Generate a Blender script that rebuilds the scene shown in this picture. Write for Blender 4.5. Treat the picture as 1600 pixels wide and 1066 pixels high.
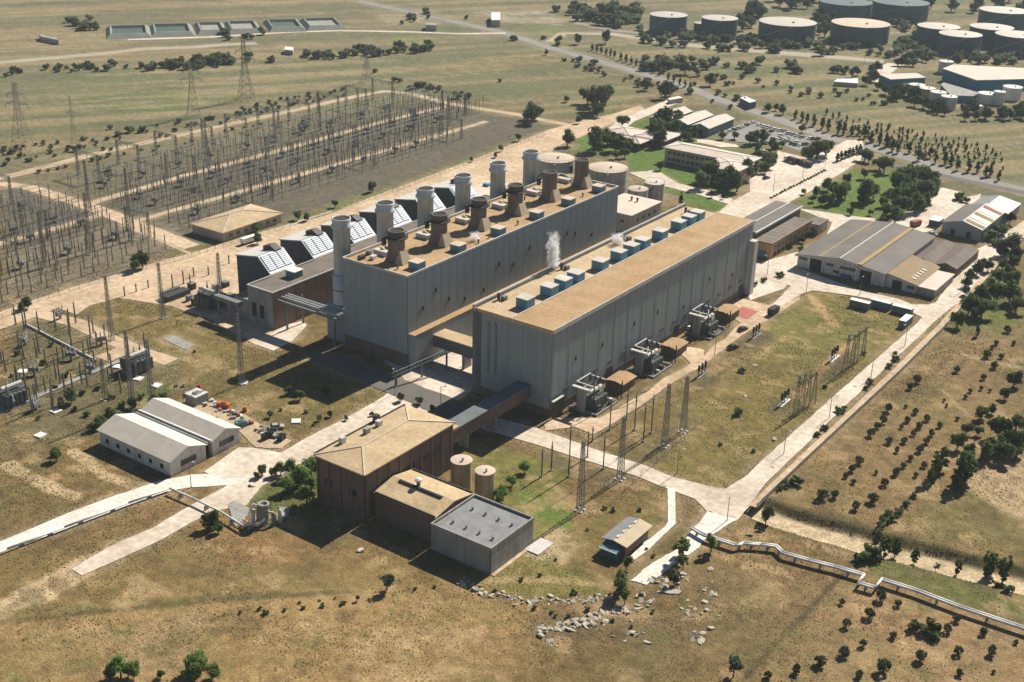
import bpy, math, random
import numpy as np
from mathutils import Vector, Matrix
R = math.radians
rnd = random.Random(7)
S = bpy.context.scene
for o in list(bpy.data.objects): bpy.data.objects.remove(o)
COL = S.collection

# ---------------------------------------------------------------- camera, sky, sun, exposure
F, PITCH, ROLL, YAW, HC = 1988.44, R(23.7106), R(-1.5033), R(-35.1012), 180.0
SUN_EL, SUN_AZ = R(42), R(87)          # sun stands towards +Y, a touch towards +X
EXPOSURE, SUN_STR, SKY_STR = 0.54, 4.9, 0.05
def _rot():
    cy, sy = math.cos(YAW), math.sin(YAW)
    fw = np.array([sy*math.cos(PITCH), cy*math.cos(PITCH), -math.sin(PITCH)])
    r = np.array([cy, -sy, 0.0]); d = np.cross(fw, r)
    c, s = math.cos(ROLL), math.sin(ROLL)
    return np.array([c*r+s*d, -s*r+c*d, fw])
M3 = _rot()
cam = bpy.data.cameras.new('camera'); camo = bpy.data.objects.new('camera', cam); COL.objects.link(camo)
cam.sensor_fit = 'HORIZONTAL'; cam.sensor_width = 36.0; cam.lens = F/1600*36
cam.clip_start = 1; cam.clip_end = 20000
cam.shift_y = -(533-536)/1600
mw = Matrix.Identity(4)
for i in range(3):
    mw[i][0] = M3[0][i]; mw[i][1] = -M3[1][i]; mw[i][2] = -M3[2][i]
mw[2][3] = HC
camo.matrix_world = mw
S.camera = camo
w = bpy.data.worlds.new('World'); S.world = w; w.use_nodes = True
nt = w.node_tree; bg = nt.nodes['Background']
sky = nt.nodes.new('ShaderNodeTexSky'); sky.sky_type = 'NISHITA'; sky.sun_disc = False
sky.sun_elevation = SUN_EL; sky.sun_rotation = math.pi/2 - SUN_AZ
sky.air_density = 0.75; sky.dust_density = 0.2
nt.links.new(sky.outputs[0], bg.inputs[0]); bg.inputs[1].default_value = SKY_STR
sl = bpy.data.lights.new('sun', 'SUN'); sl.energy = SUN_STR; sl.angle = R(0.5); sl.color = (1.0, 0.93, 0.82)
so = bpy.data.objects.new('sun', sl); COL.objects.link(so)
sdir = Vector((math.cos(SUN_EL)*math.cos(SUN_AZ), math.cos(SUN_EL)*math.sin(SUN_AZ), math.sin(SUN_EL)))
so.rotation_euler = sdir.to_track_quat('Z', 'Y').to_euler(); so.location = (-200, 300, 400)
S.view_settings.view_transform = 'Standard'; S.view_settings.look = 'None'
S.view_settings.gamma = 1; S.view_settings.exposure = EXPOSURE; S.view_settings.use_curve_mapping = False
S.render.engine = 'CYCLES'
S.cycles.max_bounces = 4; S.cycles.diffuse_bounces = 1; S.cycles.glossy_bounces = 2
S.cycles.transparent_max_bounces = 8; S.cycles.volume_bounces = 3

def G(x, y, z=0.0):
    "photo pixel -> world point on the level z (direction from the pixel, distance from the level it stands on)"
    v = M3.T @ np.array([(x-800)/F, (y-536)/F, 1.0]); t = (z-HC)/v[2]
    return Vector((v[0]*t, v[1]*t, z))
def zat(px, py, g):
    "height of what is seen at a pixel above the ground point g"
    v = M3.T @ np.array([(px-800)/F, (py-536)/F, 1.0]); t = (g[0]*v[0]+g[1]*v[1])/(v[0]**2+v[1]**2)
    return HC+v[2]*t
def zp(x0, y0, k, pts): return [(x0+p[0]*k, y0+p[1]*k)+tuple(p[2:]) for p in pts]
K9 = 540/1599
Q1 = lambda *p: zp(0, 0, K9, p)
Q2 = lambda *p: zp(530, 0, K9, p)
Q3 = lambda *p: zp(1060, 0, K9, p)
Q4 = lambda *p: zp(0, 350, K9, p)
Q5 = lambda *p: zp(530, 350, K9, p)
Q6 = lambda *p: zp(1060, 350, K9, p)
Q7 = lambda *p: zp(0, 706, K9, p)
Q8 = lambda *p: zp(530, 706, K9, p)
Q9 = lambda *p: zp(1060, 706, K9, p)

# ---------------------------------------------------------------- materials
MATS = {}
def mat(name, c1, c2=None, scale=0.15, rough=0.85, streak=0.0, fine=0.12, bump=0.0, bscale=3.0, metal=0.0, spec=0.3, joints=None, mortar=0.72):
    m = bpy.data.materials.new(name); m.use_nodes = True; t = m.node_tree; n = t.nodes; L = t.links
    bs = n['Principled BSDF']; bs.inputs['Roughness'].default_value = rough; bs.inputs['Metallic'].default_value = metal
    bs.inputs['Specular IOR Level'].default_value = spec
    if c2 is None: c2 = tuple(x*0.78 for x in c1)
    geo = n.new('ShaderNodeNewGeometry')
    n1 = n.new('ShaderNodeTexNoise'); n1.inputs['Scale'].default_value = scale; n1.inputs['Detail'].default_value = 5; n1.inputs['Roughness'].default_value = 0.62
    L.new(geo.outputs['Position'], n1.inputs['Vector'])
    r1 = n.new('ShaderNodeMapRange'); r1.inputs[1].default_value = 0.36; r1.inputs[2].default_value = 0.66
    L.new(n1.outputs[0], r1.inputs[0])
    mx = n.new('ShaderNodeMix'); mx.data_type = 'RGBA'; mx.inputs[6].default_value = (*c1, 1); mx.inputs[7].default_value = (*c2, 1)
    L.new(r1.outputs[0], mx.inputs[0]); out = mx.outputs[2]
    def mult(fac_socket, lo, hi, prev):
        rr = n.new('ShaderNodeMapRange'); rr.inputs[1].default_value = 0.3; rr.inputs[2].default_value = 0.7
        rr.inputs[3].default_value = lo; rr.inputs[4].default_value = hi; L.new(fac_socket, rr.inputs[0])
        mm = n.new('ShaderNodeMix'); mm.data_type = 'RGBA'; mm.blend_type = 'MULTIPLY'; mm.inputs[0].default_value = 1
        L.new(prev, mm.inputs[6]); L.new(rr.outputs[0], mm.inputs[7]); return mm.outputs[2]
    if streak:
        mp = n.new('ShaderNodeMapping'); mp.inputs['Scale'].default_value = (1.1, 1.1, 0.05); L.new(geo.outputs['Position'], mp.inputs[0])
        n2 = n.new('ShaderNodeTexNoise'); n2.inputs['Scale'].default_value = 0.9; n2.inputs['Detail'].default_value = 4; L.new(mp.outputs[0], n2.inputs['Vector'])
        out = mult(n2.outputs[0], 1-streak, 1+streak*0.5, out)
    if fine:
        n3 = n.new('ShaderNodeTexNoise'); n3.inputs['Scale'].default_value = bscale; n3.inputs['Detail'].default_value = 3; L.new(geo.outputs['Position'], n3.inputs['Vector'])
        out = mult(n3.outputs[0], 1-fine, 1+fine, out)
        if bump:
            b = n.new('ShaderNodeBump'); b.inputs['Strength'].default_value = bump; b.inputs['Distance'].default_value = 0.3
            L.new(n3.outputs[0], b.inputs['Height']); L.new(b.outputs[0], bs.inputs['Normal'])
    if joints:
        bt = n.new('ShaderNodeTexBrick'); bt.inputs['Scale'].default_value = 1; bt.offset = 0
        bt.inputs['Color1'].default_value = (1, 1, 1, 1); bt.inputs['Color2'].default_value = (0.93, 0.93, 0.93, 1); bt.inputs['Mortar'].default_value = (mortar, mortar*.975, mortar*.93, 1)
        bt.inputs['Mortar Size'].default_value = joints[2]; bt.inputs['Brick Width'].default_value = joints[0]; bt.inputs['Row Height'].default_value = joints[1]
        L.new(geo.outputs['Position'], bt.inputs['Vector'])
        mm = n.new('ShaderNodeMix'); mm.data_type = 'RGBA'; mm.blend_type = 'MULTIPLY'; mm.inputs[0].default_value = 1
        L.new(out, mm.inputs[6]); L.new(bt.outputs[0], mm.inputs[7]); out = mm.outputs[2]
    L.new(out, bs.inputs['Base Color'])
    MATS[name] = m; return m
mat('wall_grey', (0.29, 0.325, 0.325), (0.26, 0.29, 0.29), 0.08, 0.7, streak=0.07, fine=0.05)
mat('wall_joint', (0.16, 0.18, 0.18))
mat('wall_brown', (0.185, 0.125, 0.10), (0.14, 0.098, 0.08), 0.2, 0.85, streak=0.15)
mat('concrete', (0.36, 0.35, 0.31), (0.26, 0.255, 0.23), 0.25, 0.85, streak=0.25)
mat('pale', (0.62, 0.60, 0.55), (0.52, 0.49, 0.44), 0.5, 0.7, streak=0.1)
mat('white_paint', (0.78, 0.76, 0.72), (0.66, 0.64, 0.6), 0.6, 0.55)
mat('roof_tan', (0.46, 0.31, 0.165), (0.37, 0.235, 0.115), 0.10, 0.9, fine=0.16, bscale=1.2, joints=(30.0, 4.5, 0.035), mortar=0.84)
mat('roof_sand', (0.56, 0.43, 0.26), (0.45, 0.33, 0.19), 0.15, 0.9, fine=0.15, bscale=1.0, joints=(20.0, 3.0, 0.03), mortar=0.86)
mat('roof_brown', (0.20, 0.165, 0.135), (0.15, 0.125, 0.105), 0.2, 0.9)
mat('roof_dark', (0.125, 0.115, 0.105), (0.17, 0.15, 0.125), 0.12, 0.8, fine=0.1)
mat('roof_darkbrown', (0.13, 0.095, 0.085), (0.165, 0.125, 0.11), 0.12, 0.8, fine=0.1)
mat('roof_rust', (0.30, 0.215, 0.11), (0.235, 0.175, 0.10), 0.15, 0.85)
mat('roof_grey', (0.255, 0.26, 0.255), (0.19, 0.195, 0.195), 0.3, 0.85, fine=0.2)
mat('roof_white', (0.66, 0.63, 0.57), (0.55, 0.51, 0.45), 0.3, 0.6)
mat('roof_beige', (0.52, 0.475, 0.40), (0.45, 0.405, 0.34), 0.3, 0.6)
mat('roof_pink', (0.66, 0.56, 0.47), (0.56, 0.47, 0.39), 0.2, 0.8)
mat('stripe', (0.40, 0.28, 0.10), (0.32, 0.22, 0.09), 0.3)
mat('louvre_white', (0.70, 0.75, 0.80), (0.62, 0.67, 0.72), 0.5, 0.5, fine=0.05)
mat('casing_blue', (0.045, 0.075, 0.09), (0.035, 0.06, 0.075), 0.3, 0.6)
mat('vent_blue', (0.13, 0.31, 0.42), (0.10, 0.245, 0.34), 0.5, 0.6)
mat('vent_top', (0.60, 0.56, 0.50))  # lids paler than the housings: sunlit tops put into the colour
mat('stack_grey', (0.56, 0.60, 0.60), (0.46, 0.50, 0.50), 0.25, 0.6, streak=0.18)
mat('stack_rust', (0.155, 0.142, 0.132), (0.20, 0.172, 0.15), 0.3, 0.9, streak=0.3)
mat('soot', (0.035, 0.033, 0.03))  # stack mouths: sooty, and painted dark as the unlit flue
mat('flange', (0.52, 0.42, 0.29), (0.42, 0.33, 0.23), 0.6)
mat('dark_metal', (0.06, 0.062, 0.06), (0.04, 0.042, 0.042), 0.8, 0.6)
mat('steel', (0.22, 0.225, 0.215), (0.16, 0.165, 0.16), 0.6, 0.6)
mat('lattice', (0.21, 0.21, 0.19), (0.16, 0.16, 0.145), 0.4, 0.7)
mat('insulator', (0.20, 0.185, 0.16))
mat('porcelain', (0.62, 0.60, 0.56))
mat('transformer_green', (0.11, 0.125, 0.115), (0.08, 0.09, 0.085), 0.6, 0.6)
mat('tank_cream', (0.46, 0.36, 0.20), (0.38, 0.29, 0.165), 0.3, 0.7, streak=0.25)
mat('tank_pale', (0.44, 0.42, 0.37), (0.36, 0.34, 0.30), 0.2, 0.7, streak=0.25)
mat('tank_top', (0.60, 0.49, 0.37), (0.50, 0.41, 0.32), 0.2, 0.8)
mat('tank_white', (0.66, 0.65, 0.60), (0.56, 0.54, 0.49), 0.3, 0.6, streak=0.15)
mat('tank_teal', (0.085, 0.125, 0.135), (0.065, 0.10, 0.11), 0.05, 0.7, streak=0.2)
mat('wall_teal', (0.03, 0.18, 0.26), (0.025, 0.14, 0.21), 0.1, 0.7)
mat('wall_white', (0.60, 0.585, 0.54), (0.5, 0.48, 0.44), 0.3, 0.8, streak=0.18)
mat('wall_cream', (0.48, 0.42, 0.33), (0.40, 0.345, 0.27), 0.3, 0.8, streak=0.18)
mat('wall_orange', (0.46, 0.29, 0.14), (0.38, 0.24, 0.12), 0.3, 0.8)
mat('wall_red', (0.22, 0.115, 0.075), (0.17,0.10,0.07), 0.5)
mat('door_grey', (0.13, 0.16, 0.19))
mat('wall_bluegreen', (0.12, 0.22, 0.235), (0.09, 0.17, 0.185), 0.4)
mat('glass', (0.03, 0.04, 0.045), rough=0.25, spec=0.5, fine=0)
mat('dark_open', (0.025, 0.027, 0.026))
mat('paving', (0.72, 0.625, 0.51), (0.52, 0.43, 0.33), 0.05, 0.95, fine=0.2, bscale=0.5, joints=(6.0, 6.0, 0.06))
mat('paving_tan', (0.63, 0.475, 0.32), (0.44, 0.32, 0.20), 0.05, 0.95, fine=0.22, bscale=0.5, joints=(5.0, 5.0, 0.05))
mat('paving_white', (0.78, 0.73, 0.65), (0.62, 0.56, 0.47), 0.12, 0.95, fine=0.2, bscale=0.7)
mat('asphalt', (0.23, 0.215, 0.19), (0.28, 0.26, 0.225), 0.05, 0.95)
mat('asphalt_dark', (0.125, 0.115, 0.105), (0.16, 0.145, 0.13), 0.05, 0.95)  # railway bed; also paints shade on the front road of the halls
mat('dirt', (0.52, 0.41, 0.275), (0.36, 0.27, 0.165), 0.12, 0.95, fine=0.25, bscale=1.4)
mat('dirt_far', (0.40, 0.35, 0.26), (0.33, 0.285, 0.2), 0.08, 0.95)
mat('verge', (0.20, 0.18, 0.115), (0.145, 0.14, 0.085), 0.08, 0.95)
mat('kerb', (0.55, 0.50, 0.42))
mat('rock', (0.52, 0.475, 0.39), (0.31, 0.265, 0.20), 0.8, 0.95, fine=0.3, bscale=5)
mat('water_green', (0.075, 0.115, 0.09), rough=0.7, fine=0.05)
mat('basin', (0.27, 0.285, 0.24), (0.21, 0.225, 0.19), 0.1, streak=0.2)
mat('bark', (0.10, 0.08, 0.06))
mat('red_paint', (0.42, 0.07, 0.05)); mat('orange_paint', (0.55, 0.16, 0.04)); mat('blue_paint', (0.05, 0.12, 0.28))
mat('black_paint', (0.02, 0.02, 0.022), rough=0.4); mat('tyre', (0.02, 0.02, 0.02))
mat('silver_paint', (0.45, 0.45, 0.45), rough=0.35); mat('car_white', (0.78, 0.78, 0.76), rough=0.35, fine=0)
mat('pipe_white', (0.74, 0.73, 0.69), (0.60, 0.58, 0.53), 0.8, 0.5)
mat('pipe_grey', (0.40, 0.41, 0.39), (0.33, 0.33, 0.31), 0.6, 0.5)
mat('hip_tan', (0.55, 0.45, 0.30), (0.47, 0.38, 0.26), 0.3)
mat('hedge_gravel', (0.13, 0.11, 0.085), (0.10, 0.085, 0.065), 0.3, 0.95, fine=0.3)
mat('red_pad', (0.45, 0.13, 0.10), (0.36, 0.11, 0.085), 0.4)
mat('terracotta', (0.33, 0.12, 0.09), (0.26, 0.10, 0.075), 0.5)
def translucent(m, sock, f=0.5):
    "thin leaves let part of the light through"
    t = m.node_tree; n = t.nodes; L = t.links; bs = n['Principled BSDF']
    tr = n.new('ShaderNodeBsdfTranslucent'); L.new(sock, tr.inputs['Color']); mx = n.new('ShaderNodeMixShader'); mx.inputs[0].default_value = f
    L.new(bs.outputs[0], mx.inputs[1]); L.new(tr.outputs[0], mx.inputs[2]); L.new(mx.outputs[0], n['Material Output'].inputs['Surface'])
def leafmat(name, c1, c2):
    m = mat(name, c1, c2, 0.5, 0.8, fine=0.25, bscale=1.6, spec=0.15)
    t = m.node_tree; n = t.nodes; L = t.links; bs = n['Principled BSDF']
    oi = n.new('ShaderNodeObjectInfo'); hv = n.new('ShaderNodeHueSaturation')
    a = n.new('ShaderNodeMapRange'); a.inputs[3].default_value = 0.485; a.inputs[4].default_value = 0.515; L.new(oi.outputs['Random'], a.inputs[0]); L.new(a.outputs[0], hv.inputs['Hue'])
    b = n.new('ShaderNodeMapRange'); b.inputs[3].default_value = 0.7; b.inputs[4].default_value = 1.35; L.new(oi.outputs['Random'], b.inputs[0]); L.new(b.outputs[0], hv.inputs['Value'])
    L.new(bs.inputs['Base Color'].links[0].from_socket, hv.inputs['Color']); L.new(hv.outputs[0], bs.inputs['Base Color'])
    translucent(m, hv.outputs[0])
    return m
leafmat('leaf_dark', (0.085, 0.12, 0.055), (0.055, 0.08, 0.038))
leafmat('leaf_mid', (0.14, 0.18, 0.066), (0.085, 0.12, 0.045))
leafmat('leaf_light', (0.18, 0.225, 0.075), (0.13, 0.165, 0.055))
leafmat('leaf_blue', (0.10, 0.13, 0.085), (0.07, 0.095, 0.062))
leafmat('leaf_far', (0.175, 0.195, 0.11), (0.115, 0.135, 0.08))
leafmat('leaf_green', (0.22, 0.31, 0.085), (0.13, 0.20, 0.055))
leafmat('leaf_red', (0.07, 0.03, 0.03), (0.05, 0.02, 0.02))

# ---------------------------------------------------------------- mesh helpers
class MB:
    def __init__(s): s.v = []; s.f = []
    def add(s, vs, fs):
        b = len(s.v); s.v += [tuple(p) for p in vs]; s.f += [tuple(b+i for i in f) for f in fs]; return s
    def box(s, x0, x1, y0, y1, z0, z1):
        return s.add([(x0,y0,z0),(x1,y0,z0),(x1,y1,z0),(x0,y1,z0),(x0,y0,z1),(x1,y0,z1),(x1,y1,z1),(x0,y1,z1)],
                     [(0,3,2,1),(4,5,6,7),(0,1,5,4),(1,2,6,5),(2,3,7,6),(3,0,4,7)])
    def cbox(s, c, sx, sy, sz, rz=0):
        ca, sa = math.cos(rz), math.sin(rz); P = []
        for z in (0, sz):
            for a, b in ((-1,-1),(1,-1),(1,1),(-1,1)):
                x, y = a*sx/2, b*sy/2; P.append((c[0]+x*ca-y*sa, c[1]+x*sa+y*ca, c[2]+z))
        return s.add(P, [(0,3,2,1),(4,5,6,7),(0,1,5,4),(1,2,6,5),(2,3,7,6),(3,0,4,7)])
    def lathe(s, prof, n=20, c=(0,0), cap_top=True, cap_bot=False):
        P = []
        for r, z in prof:
            for i in range(n):
                a = 2*math.pi*i/n; P.append((c[0]+r*math.cos(a), c[1]+r*math.sin(a), z))
        Fc = []
        for j in range(len(prof)-1):
            for i in range(n):
                Fc.append((j*n+i, j*n+(i+1)%n, (j+1)*n+(i+1)%n, (j+1)*n+i))
        if cap_top: Fc.append(tuple((len(prof)-1)*n+i for i in range(n)))
        if cap_bot: Fc.append(tuple(reversed(range(n))))
        return s.add(P, Fc)
    def bar(s, a, b, t=0.2, n=4):
        a, b = Vector(a), Vector(b); d = b-a
        if d.length < 1e-6: return s
        d.normalize(); u = d.cross(Vector((0,0,1)) if abs(d.z) < 0.95 else Vector((1,0,0))).normalized(); w_ = d.cross(u)
        P = []
        for q in (a, b):
            for i in range(n):
                an = 2*math.pi*(i+0.5)/n; P.append(q+(u*math.cos(an)+w_*math.sin(an))*t)
        Fc = [(i, (i+1)%n, n+(i+1)%n, n+i) for i in range(n)]+[tuple(reversed(range(n))), tuple(range(n, 2*n))]
        return s.add(P, Fc)
    def tube(s, pts, t=0.3, n=8):
        for a, b in zip(pts[:-1], pts[1:]): s.bar(a, b, t, n)
        return s
    def prism(s, poly, z0, z1):
        n = len(poly)
        return s.add([(p[0],p[1],z0) for p in poly]+[(p[0],p[1],z1) for p in poly],
                     [tuple(reversed(range(n))), tuple(range(n,2*n))]+[(i,(i+1)%n,n+(i+1)%n,n+i) for i in range(n)])
    def profile(s, poly, axis, a, b):
        "extrude a (h,z) outline along an axis ('x' or 'y') from a to b"
        n = len(poly); f = (lambda q, t: (t, q[0], q[1])) if axis == 'x' else (lambda q, t: (q[0], t, q[1]))
        return s.add([f(p, a) for p in poly]+[f(p, b) for p in poly],
                     [tuple(reversed(range(n))), tuple(range(n,2*n))]+[(i,(i+1)%n,n+(i+1)%n,n+i) for i in range(n)])
    def build(s, name, m, parent=None, smooth=False, wrt=True):
        me = bpy.data.meshes.new(name); V = s.v
        if parent is not None and wrt:
            l = parent.location
            off = Vector(l)
            if parent.parent is not None: off = off + Vector(parent.parent.location)
            V = [(p[0]-off.x, p[1]-off.y, p[2]-off.z) for p in V]
        me.from_pydata(V, [], s.f); me.update()
        import bmesh
        bm = bmesh.new(); bm.from_mesh(me); bmesh.ops.recalc_face_normals(bm, faces=bm.faces); bm.to_mesh(me); bm.free()
        if smooth:
            for p in me.polygons: p.use_smooth = len(p.vertices) == 4
        me.materials.append(MATS[m] if isinstance(m, str) else m)
        o = bpy.data.objects.new(name, me); COL.objects.link(o)
        if parent is not None: o.parent = parent
        return o
def tag(o, label=None, cat=None, group=None, kind=None):
    if label: o['label'] = label
    if cat: o['category'] = cat
    if group: o['group'] = group
    if kind: o['kind'] = kind
    return o
def thing(name, label, cat, loc, group=None):
    o = bpy.data.objects.new(name, None); COL.objects.link(o); o.location = loc; o.empty_display_size = 1
    return tag(o, label, cat, group)
def copy_tree(o, parent=None):
    c = o.copy(); COL.objects.link(c); c.parent = parent
    for ch in o.children: copy_tree(ch, c)
    return c
def place(proto, loc, rz=0, sc=1.0, label=None, group=None):
    if not proto.get('_used'): c = proto; proto['_used'] = 1
    else: c = copy_tree(proto)
    c.location = loc; c.rotation_euler = (0, 0, rz)
    c.scale = sc if isinstance(sc, tuple) else (sc, sc, sc)
    if label: c['label'] = label
    if group: c['group'] = group
    return c
def struct(name, mb, m): return tag(mb.build(name, m), kind='structure')

# ---------------------------------------------------------------- numpy noise and polygon helpers for the ground
_rs = np.random.RandomState(3); _tab = _rs.rand(256, 256)
def vnoise(x, y):
    xi = np.floor(x).astype(int); yi = np.floor(y).astype(int); fx = x-xi; fy = y-yi
    fx = fx*fx*(3-2*fx); fy = fy*fy*(3-2*fy); a = _tab[xi % 256, yi % 256]; b = _tab[(xi+1) % 256, yi % 256]; c = _tab[xi % 256, (yi+1) % 256]; d = _tab[(xi+1) % 256, (yi+1) % 256]
    return (a*(1-fx)+b*fx)*(1-fy)+(c*(1-fx)+d*fx)*fy
def fbm(x, y, o=4):
    r = 0; a = 0.5; t = 0
    for i in range(o): r = r+a*vnoise(x+i*17.3, y-i*9.1); t += a; x = x*2.03; y = y*2.03; a *= 0.55
    return r/t
def segdist(X, Y, a, b):
    dx, dy = b[0]-a[0], b[1]-a[1]; L = dx*dx+dy*dy+1e-9
    t = np.clip(((X-a[0])*dx+(Y-a[1])*dy)/L, 0, 1)
    return np.hypot(X-a[0]-t*dx, Y-a[1]-t*dy)
def polydist(X, Y, poly):
    "signed distance, positive inside"
    ins = np.zeros(X.shape, bool); d = np.full(X.shape, 1e9)
    for i in range(len(poly)):
        a, b = poly[i], poly[(i+1) % len(poly)]
        d = np.minimum(d, segdist(X, Y, a, b))
        c = ((a[1] > Y) != (b[1] > Y)) & (X < (b[0]-a[0])*(Y-a[1])/((b[1]-a[1]) if b[1] != a[1] else 1e-9)+a[0])
        ins ^= c
    return np.where(ins, d, -d)
def linedist(X, Y, pts):
    d = np.full(X.shape, 1e9)
    for a, b in zip(pts[:-1], pts[1:]): d = np.minimum(d, segdist(X, Y, a, b))
    return d
def W(pts): return [tuple(G(p[0], p[1])[:2]) for p in pts]
# ================================================================ GROUND
STREAM = W(Q9((380,262),(470,300),(620,345),(780,390),(920,432),(1060,462),(1250,512),(1400,552),(1600,600),(1900,680)))
def height(X, Y):
    d = linedist(X, Y, STREAM)
    z = -2.0*np.clip((6.2-d)/2.6, 0, 1)
    # low swells in the open fields, kept away from everything that is built
    sw = (fbm(X/60+3, Y/60, 3)-0.5)*2.4
    dist = np.hypot(X, Y)
    m = np.clip((dist-640)/120, 0, 1)*0
    return z + sw*m
def hz(x, y): return float(height(np.array([float(x)]), np.array([float(y)]))[0])
_an = [R(a) for a in np.concatenate([np.arange(-180, -30, 5), np.linspace(-30, 30, 380), np.arange(35, 180, 5)])]
_rr = [4, 20, 45, 70, 95, 115, 130]
while _rr[-1] < 1500: _rr.append(_rr[-1]*1.0036 if _rr[-1] < 600 else _rr[-1]*1.006)
while _rr[-1] < 9000: _rr.append(_rr[-1]*1.06)
AN, RR = np.meshgrid(np.array(_an)+YAW, np.array(_rr)); GX = (RR*np.sin(AN)).ravel(); GY = (RR*np.cos(AN)).ravel()
GZ = height(GX, GY)
# ---- soil and vegetation colours (what grows or lies there; shade painted on the stream banks)
DRY, OLIVE, TAN, RED, GREEN, GRAVEL, SAND, DARK = (.185,.135,.066), (.15,.128,.06), (.27,.20,.105), (.225,.145,.072), (.105,.15,.045), (.128,.114,.09), (.44,.345,.22), (.075,.07,.042)
n1 = fbm(GX/38, GY/38, 5); n2 = fbm(GX/9+50, GY/9, 4); n3 = fbm(GX/120+9, GY/120+4, 4)
C = np.zeros((len(GX), 3)); C[:] = DRY
def lay(mask, col, op=1.0):
    m = np.clip(mask, 0, 1)[:, None]*op; C[:] = C*(1-m)+np.array(col)*m
def zone(pts, col, soft=4.0, op=1.0, wob=10.0):
    d = polydist(GX, GY, W(pts)); d = d+(n2-0.5)*wob+(n1-0.5)*wob*0.8; lay(d/soft+0.5, col, op)
def track(pts, col, wid=0.7, op=0.7, wob=1.0, soft=0.8):
    d = linedist(GX, GY, W(pts)); lay((wid-d-(n2-0.5)*wob)/soft+0.5, col, op)
lay((n3-0.5)*6, OLIVE, 0.8); lay((n1-0.55)*7, RED, 0.55); lay((n2-0.6)*8, DARK, 0.35)
FAR = (.205,.178,.11)
zone([(-300,-20),(2000,-60),(2000,150),(1050,110),(900,120),(620,140),(10,275),(-300,330)], FAR, 20, 0.85)
zone([(10,128),(300,98),(620,82),(640,118),(300,150),(10,165)], (.27,.22,.12), 6, 0.65, 16)
zone([(10,165),(300,140),(560,120),(640,130),(400,165),(10,235)], (.19,.175,.095), 8, 0.7, 16)
zone([(112,155),(215,146),(285,146),(290,172),(215,176),(150,176)], (.11,.155,.055), 5, 0.85, 10)
zone([(320,150),(375,143),(370,158),(322,164)], (.14,.165,.06), 5, 0.7, 10)
zone([(60,172),(180,182),(170,190),(60,184)], (.10,.13,.06), 3, 0.6, 8)
zone([(10,190),(90,190),(230,205),(150,225),(10,240)], (.29,.20,.10), 8, 0.55, 16)
zone([(640,120),(760,82),(850,80),(930,108),(960,128),(850,158),(780,166)], (.29,.215,.115), 8, 0.9, 16)
zone([(700,130),(860,120),(960,128),(900,160),(790,165)], (.235,.205,.095), 8, 0.6, 16)
zone([(860,140),(960,130),(1000,150),(940,180),(870,178)], (.20,.21,.085), 6, 0.6, 10)
zone([(605,52),(680,60),(670,72),(610,68)], (.17,.24,.06), 3, 0.7, 6)
zone([(805,38),(870,42),(900,50),(820,56)], (.21,.23,.09), 4, 0.7, 8)
zone([(590,24),(700,22),(720,36),(600,40)], (.42,.33,.22), 4, 0.6, 10)
zone([(730,18),(860,16),(880,40),(800,36)], (.50,.43,.36), 4, 0.6, 10)
zone([(1060,105),(1180,100),(1340,118),(1400,130),(1420,160),(1300,165),(1180,130)], (.145,.175,.075), 6, 0.8, 14)
zone([(1060,70),(1330,85),(1370,105),(1200,105),(1060,95)], (.21,.20,.105), 6, 0.8, 12)
zone([(1180,135),(1330,160),(1440,170),(1590,190),(1700,300),(1600,285),(1400,225),(1260,190)], (.205,.18,.09), 6, 0.9, 14)
zone([(900,68),(1000,70),(1110,90),(1060,100),(940,90)], (.26,.20,.115), 6, 0.8, 12)
# long strips of different crop, stubble and weed in the far fields
_u = (G(620,100)-G(60,130)).normalized(); _a = GX*_u.x+GY*_u.y; _b = -GX*_u.y+GY*_u.x; _far = np.clip((np.hypot(GX, GY)-560)/60, 0, 1)
_s1 = fbm(_a/160, _b/11, 4); _s2 = fbm(_a/90+40, _b/6+8, 3)
lay((_s1-.53)*12*_far, (.33,.25,.145), .75); lay((.47-_s1)*12*_far, (.115,.135,.07), .75); lay((_s2-.6)*9*_far, (.12,.115,.075), .5); lay((.36-_s2)*9*_far, (.24,.165,.12), .4)
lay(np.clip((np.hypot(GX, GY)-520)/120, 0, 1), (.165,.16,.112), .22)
# around the plant
zone([(10,295),(115,318),(150,312),(600,150),(640,150),(800,185),(860,197),(640,282),(430,350),(300,390),(250,400),(10,490)], GRAVEL, 5, 0.95, 7)
zone([(10,286),(600,147),(640,150),(640,172),(130,312),(60,300)], (.165,.145,.095), 5, 0.8, 8)
zone([(500,160),(640,148),(640,165),(520,175)], (.17,.185,.07), 4, 0.6, 8)
zone([(10,395),(240,330),(300,385),(200,430),(10,485)], (.20,.17,.128), 4, 0.8, 6)
zone([(440,345),(640,282),(760,235),(850,205),(890,210),(640,300),(460,365)], (.16,.165,.065), 3, 0.8, 8)
zone([(300,378),(420,352),(430,362),(310,402),(240,425),(180,445)], (.15,.155,.06), 3, 0.7, 6)
zone([(10,510),(130,480),(270,565),(310,600),(170,670),(10,745)], (.135,.125,.075), 4, 0.85, 8)
zone([(115,480),(175,462),(275,478),(420,545),(420,570),(280,560)], (.165,.135,.058), 4, 0.8, 6)
zone([(280,545),(420,560),(470,580),(610,610),(480,680),(380,660),(300,600)], (.15,.13,.055), 4, 0.7, 8)
zone([(10,700),(150,690),(270,740),(330,742),(260,760),(10,845)], (.17,.125,.062), 4, 0.7, 8)
zone([(160,650),(220,610),(280,600),(250,630),(190,665)], (.08,.125,.04), 3, 0.7, 6)
zone([(370,670),(420,680),(435,700),(400,706)], (.09,.14,.045), 2, 0.8, 4)
zone([(905,195),(960,170),(1100,210),(1090,255),(1145,300),(1120,325),(1010,290),(975,245),(905,235)], (.105,.165,.042), 3, 0.95, 5)
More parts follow.
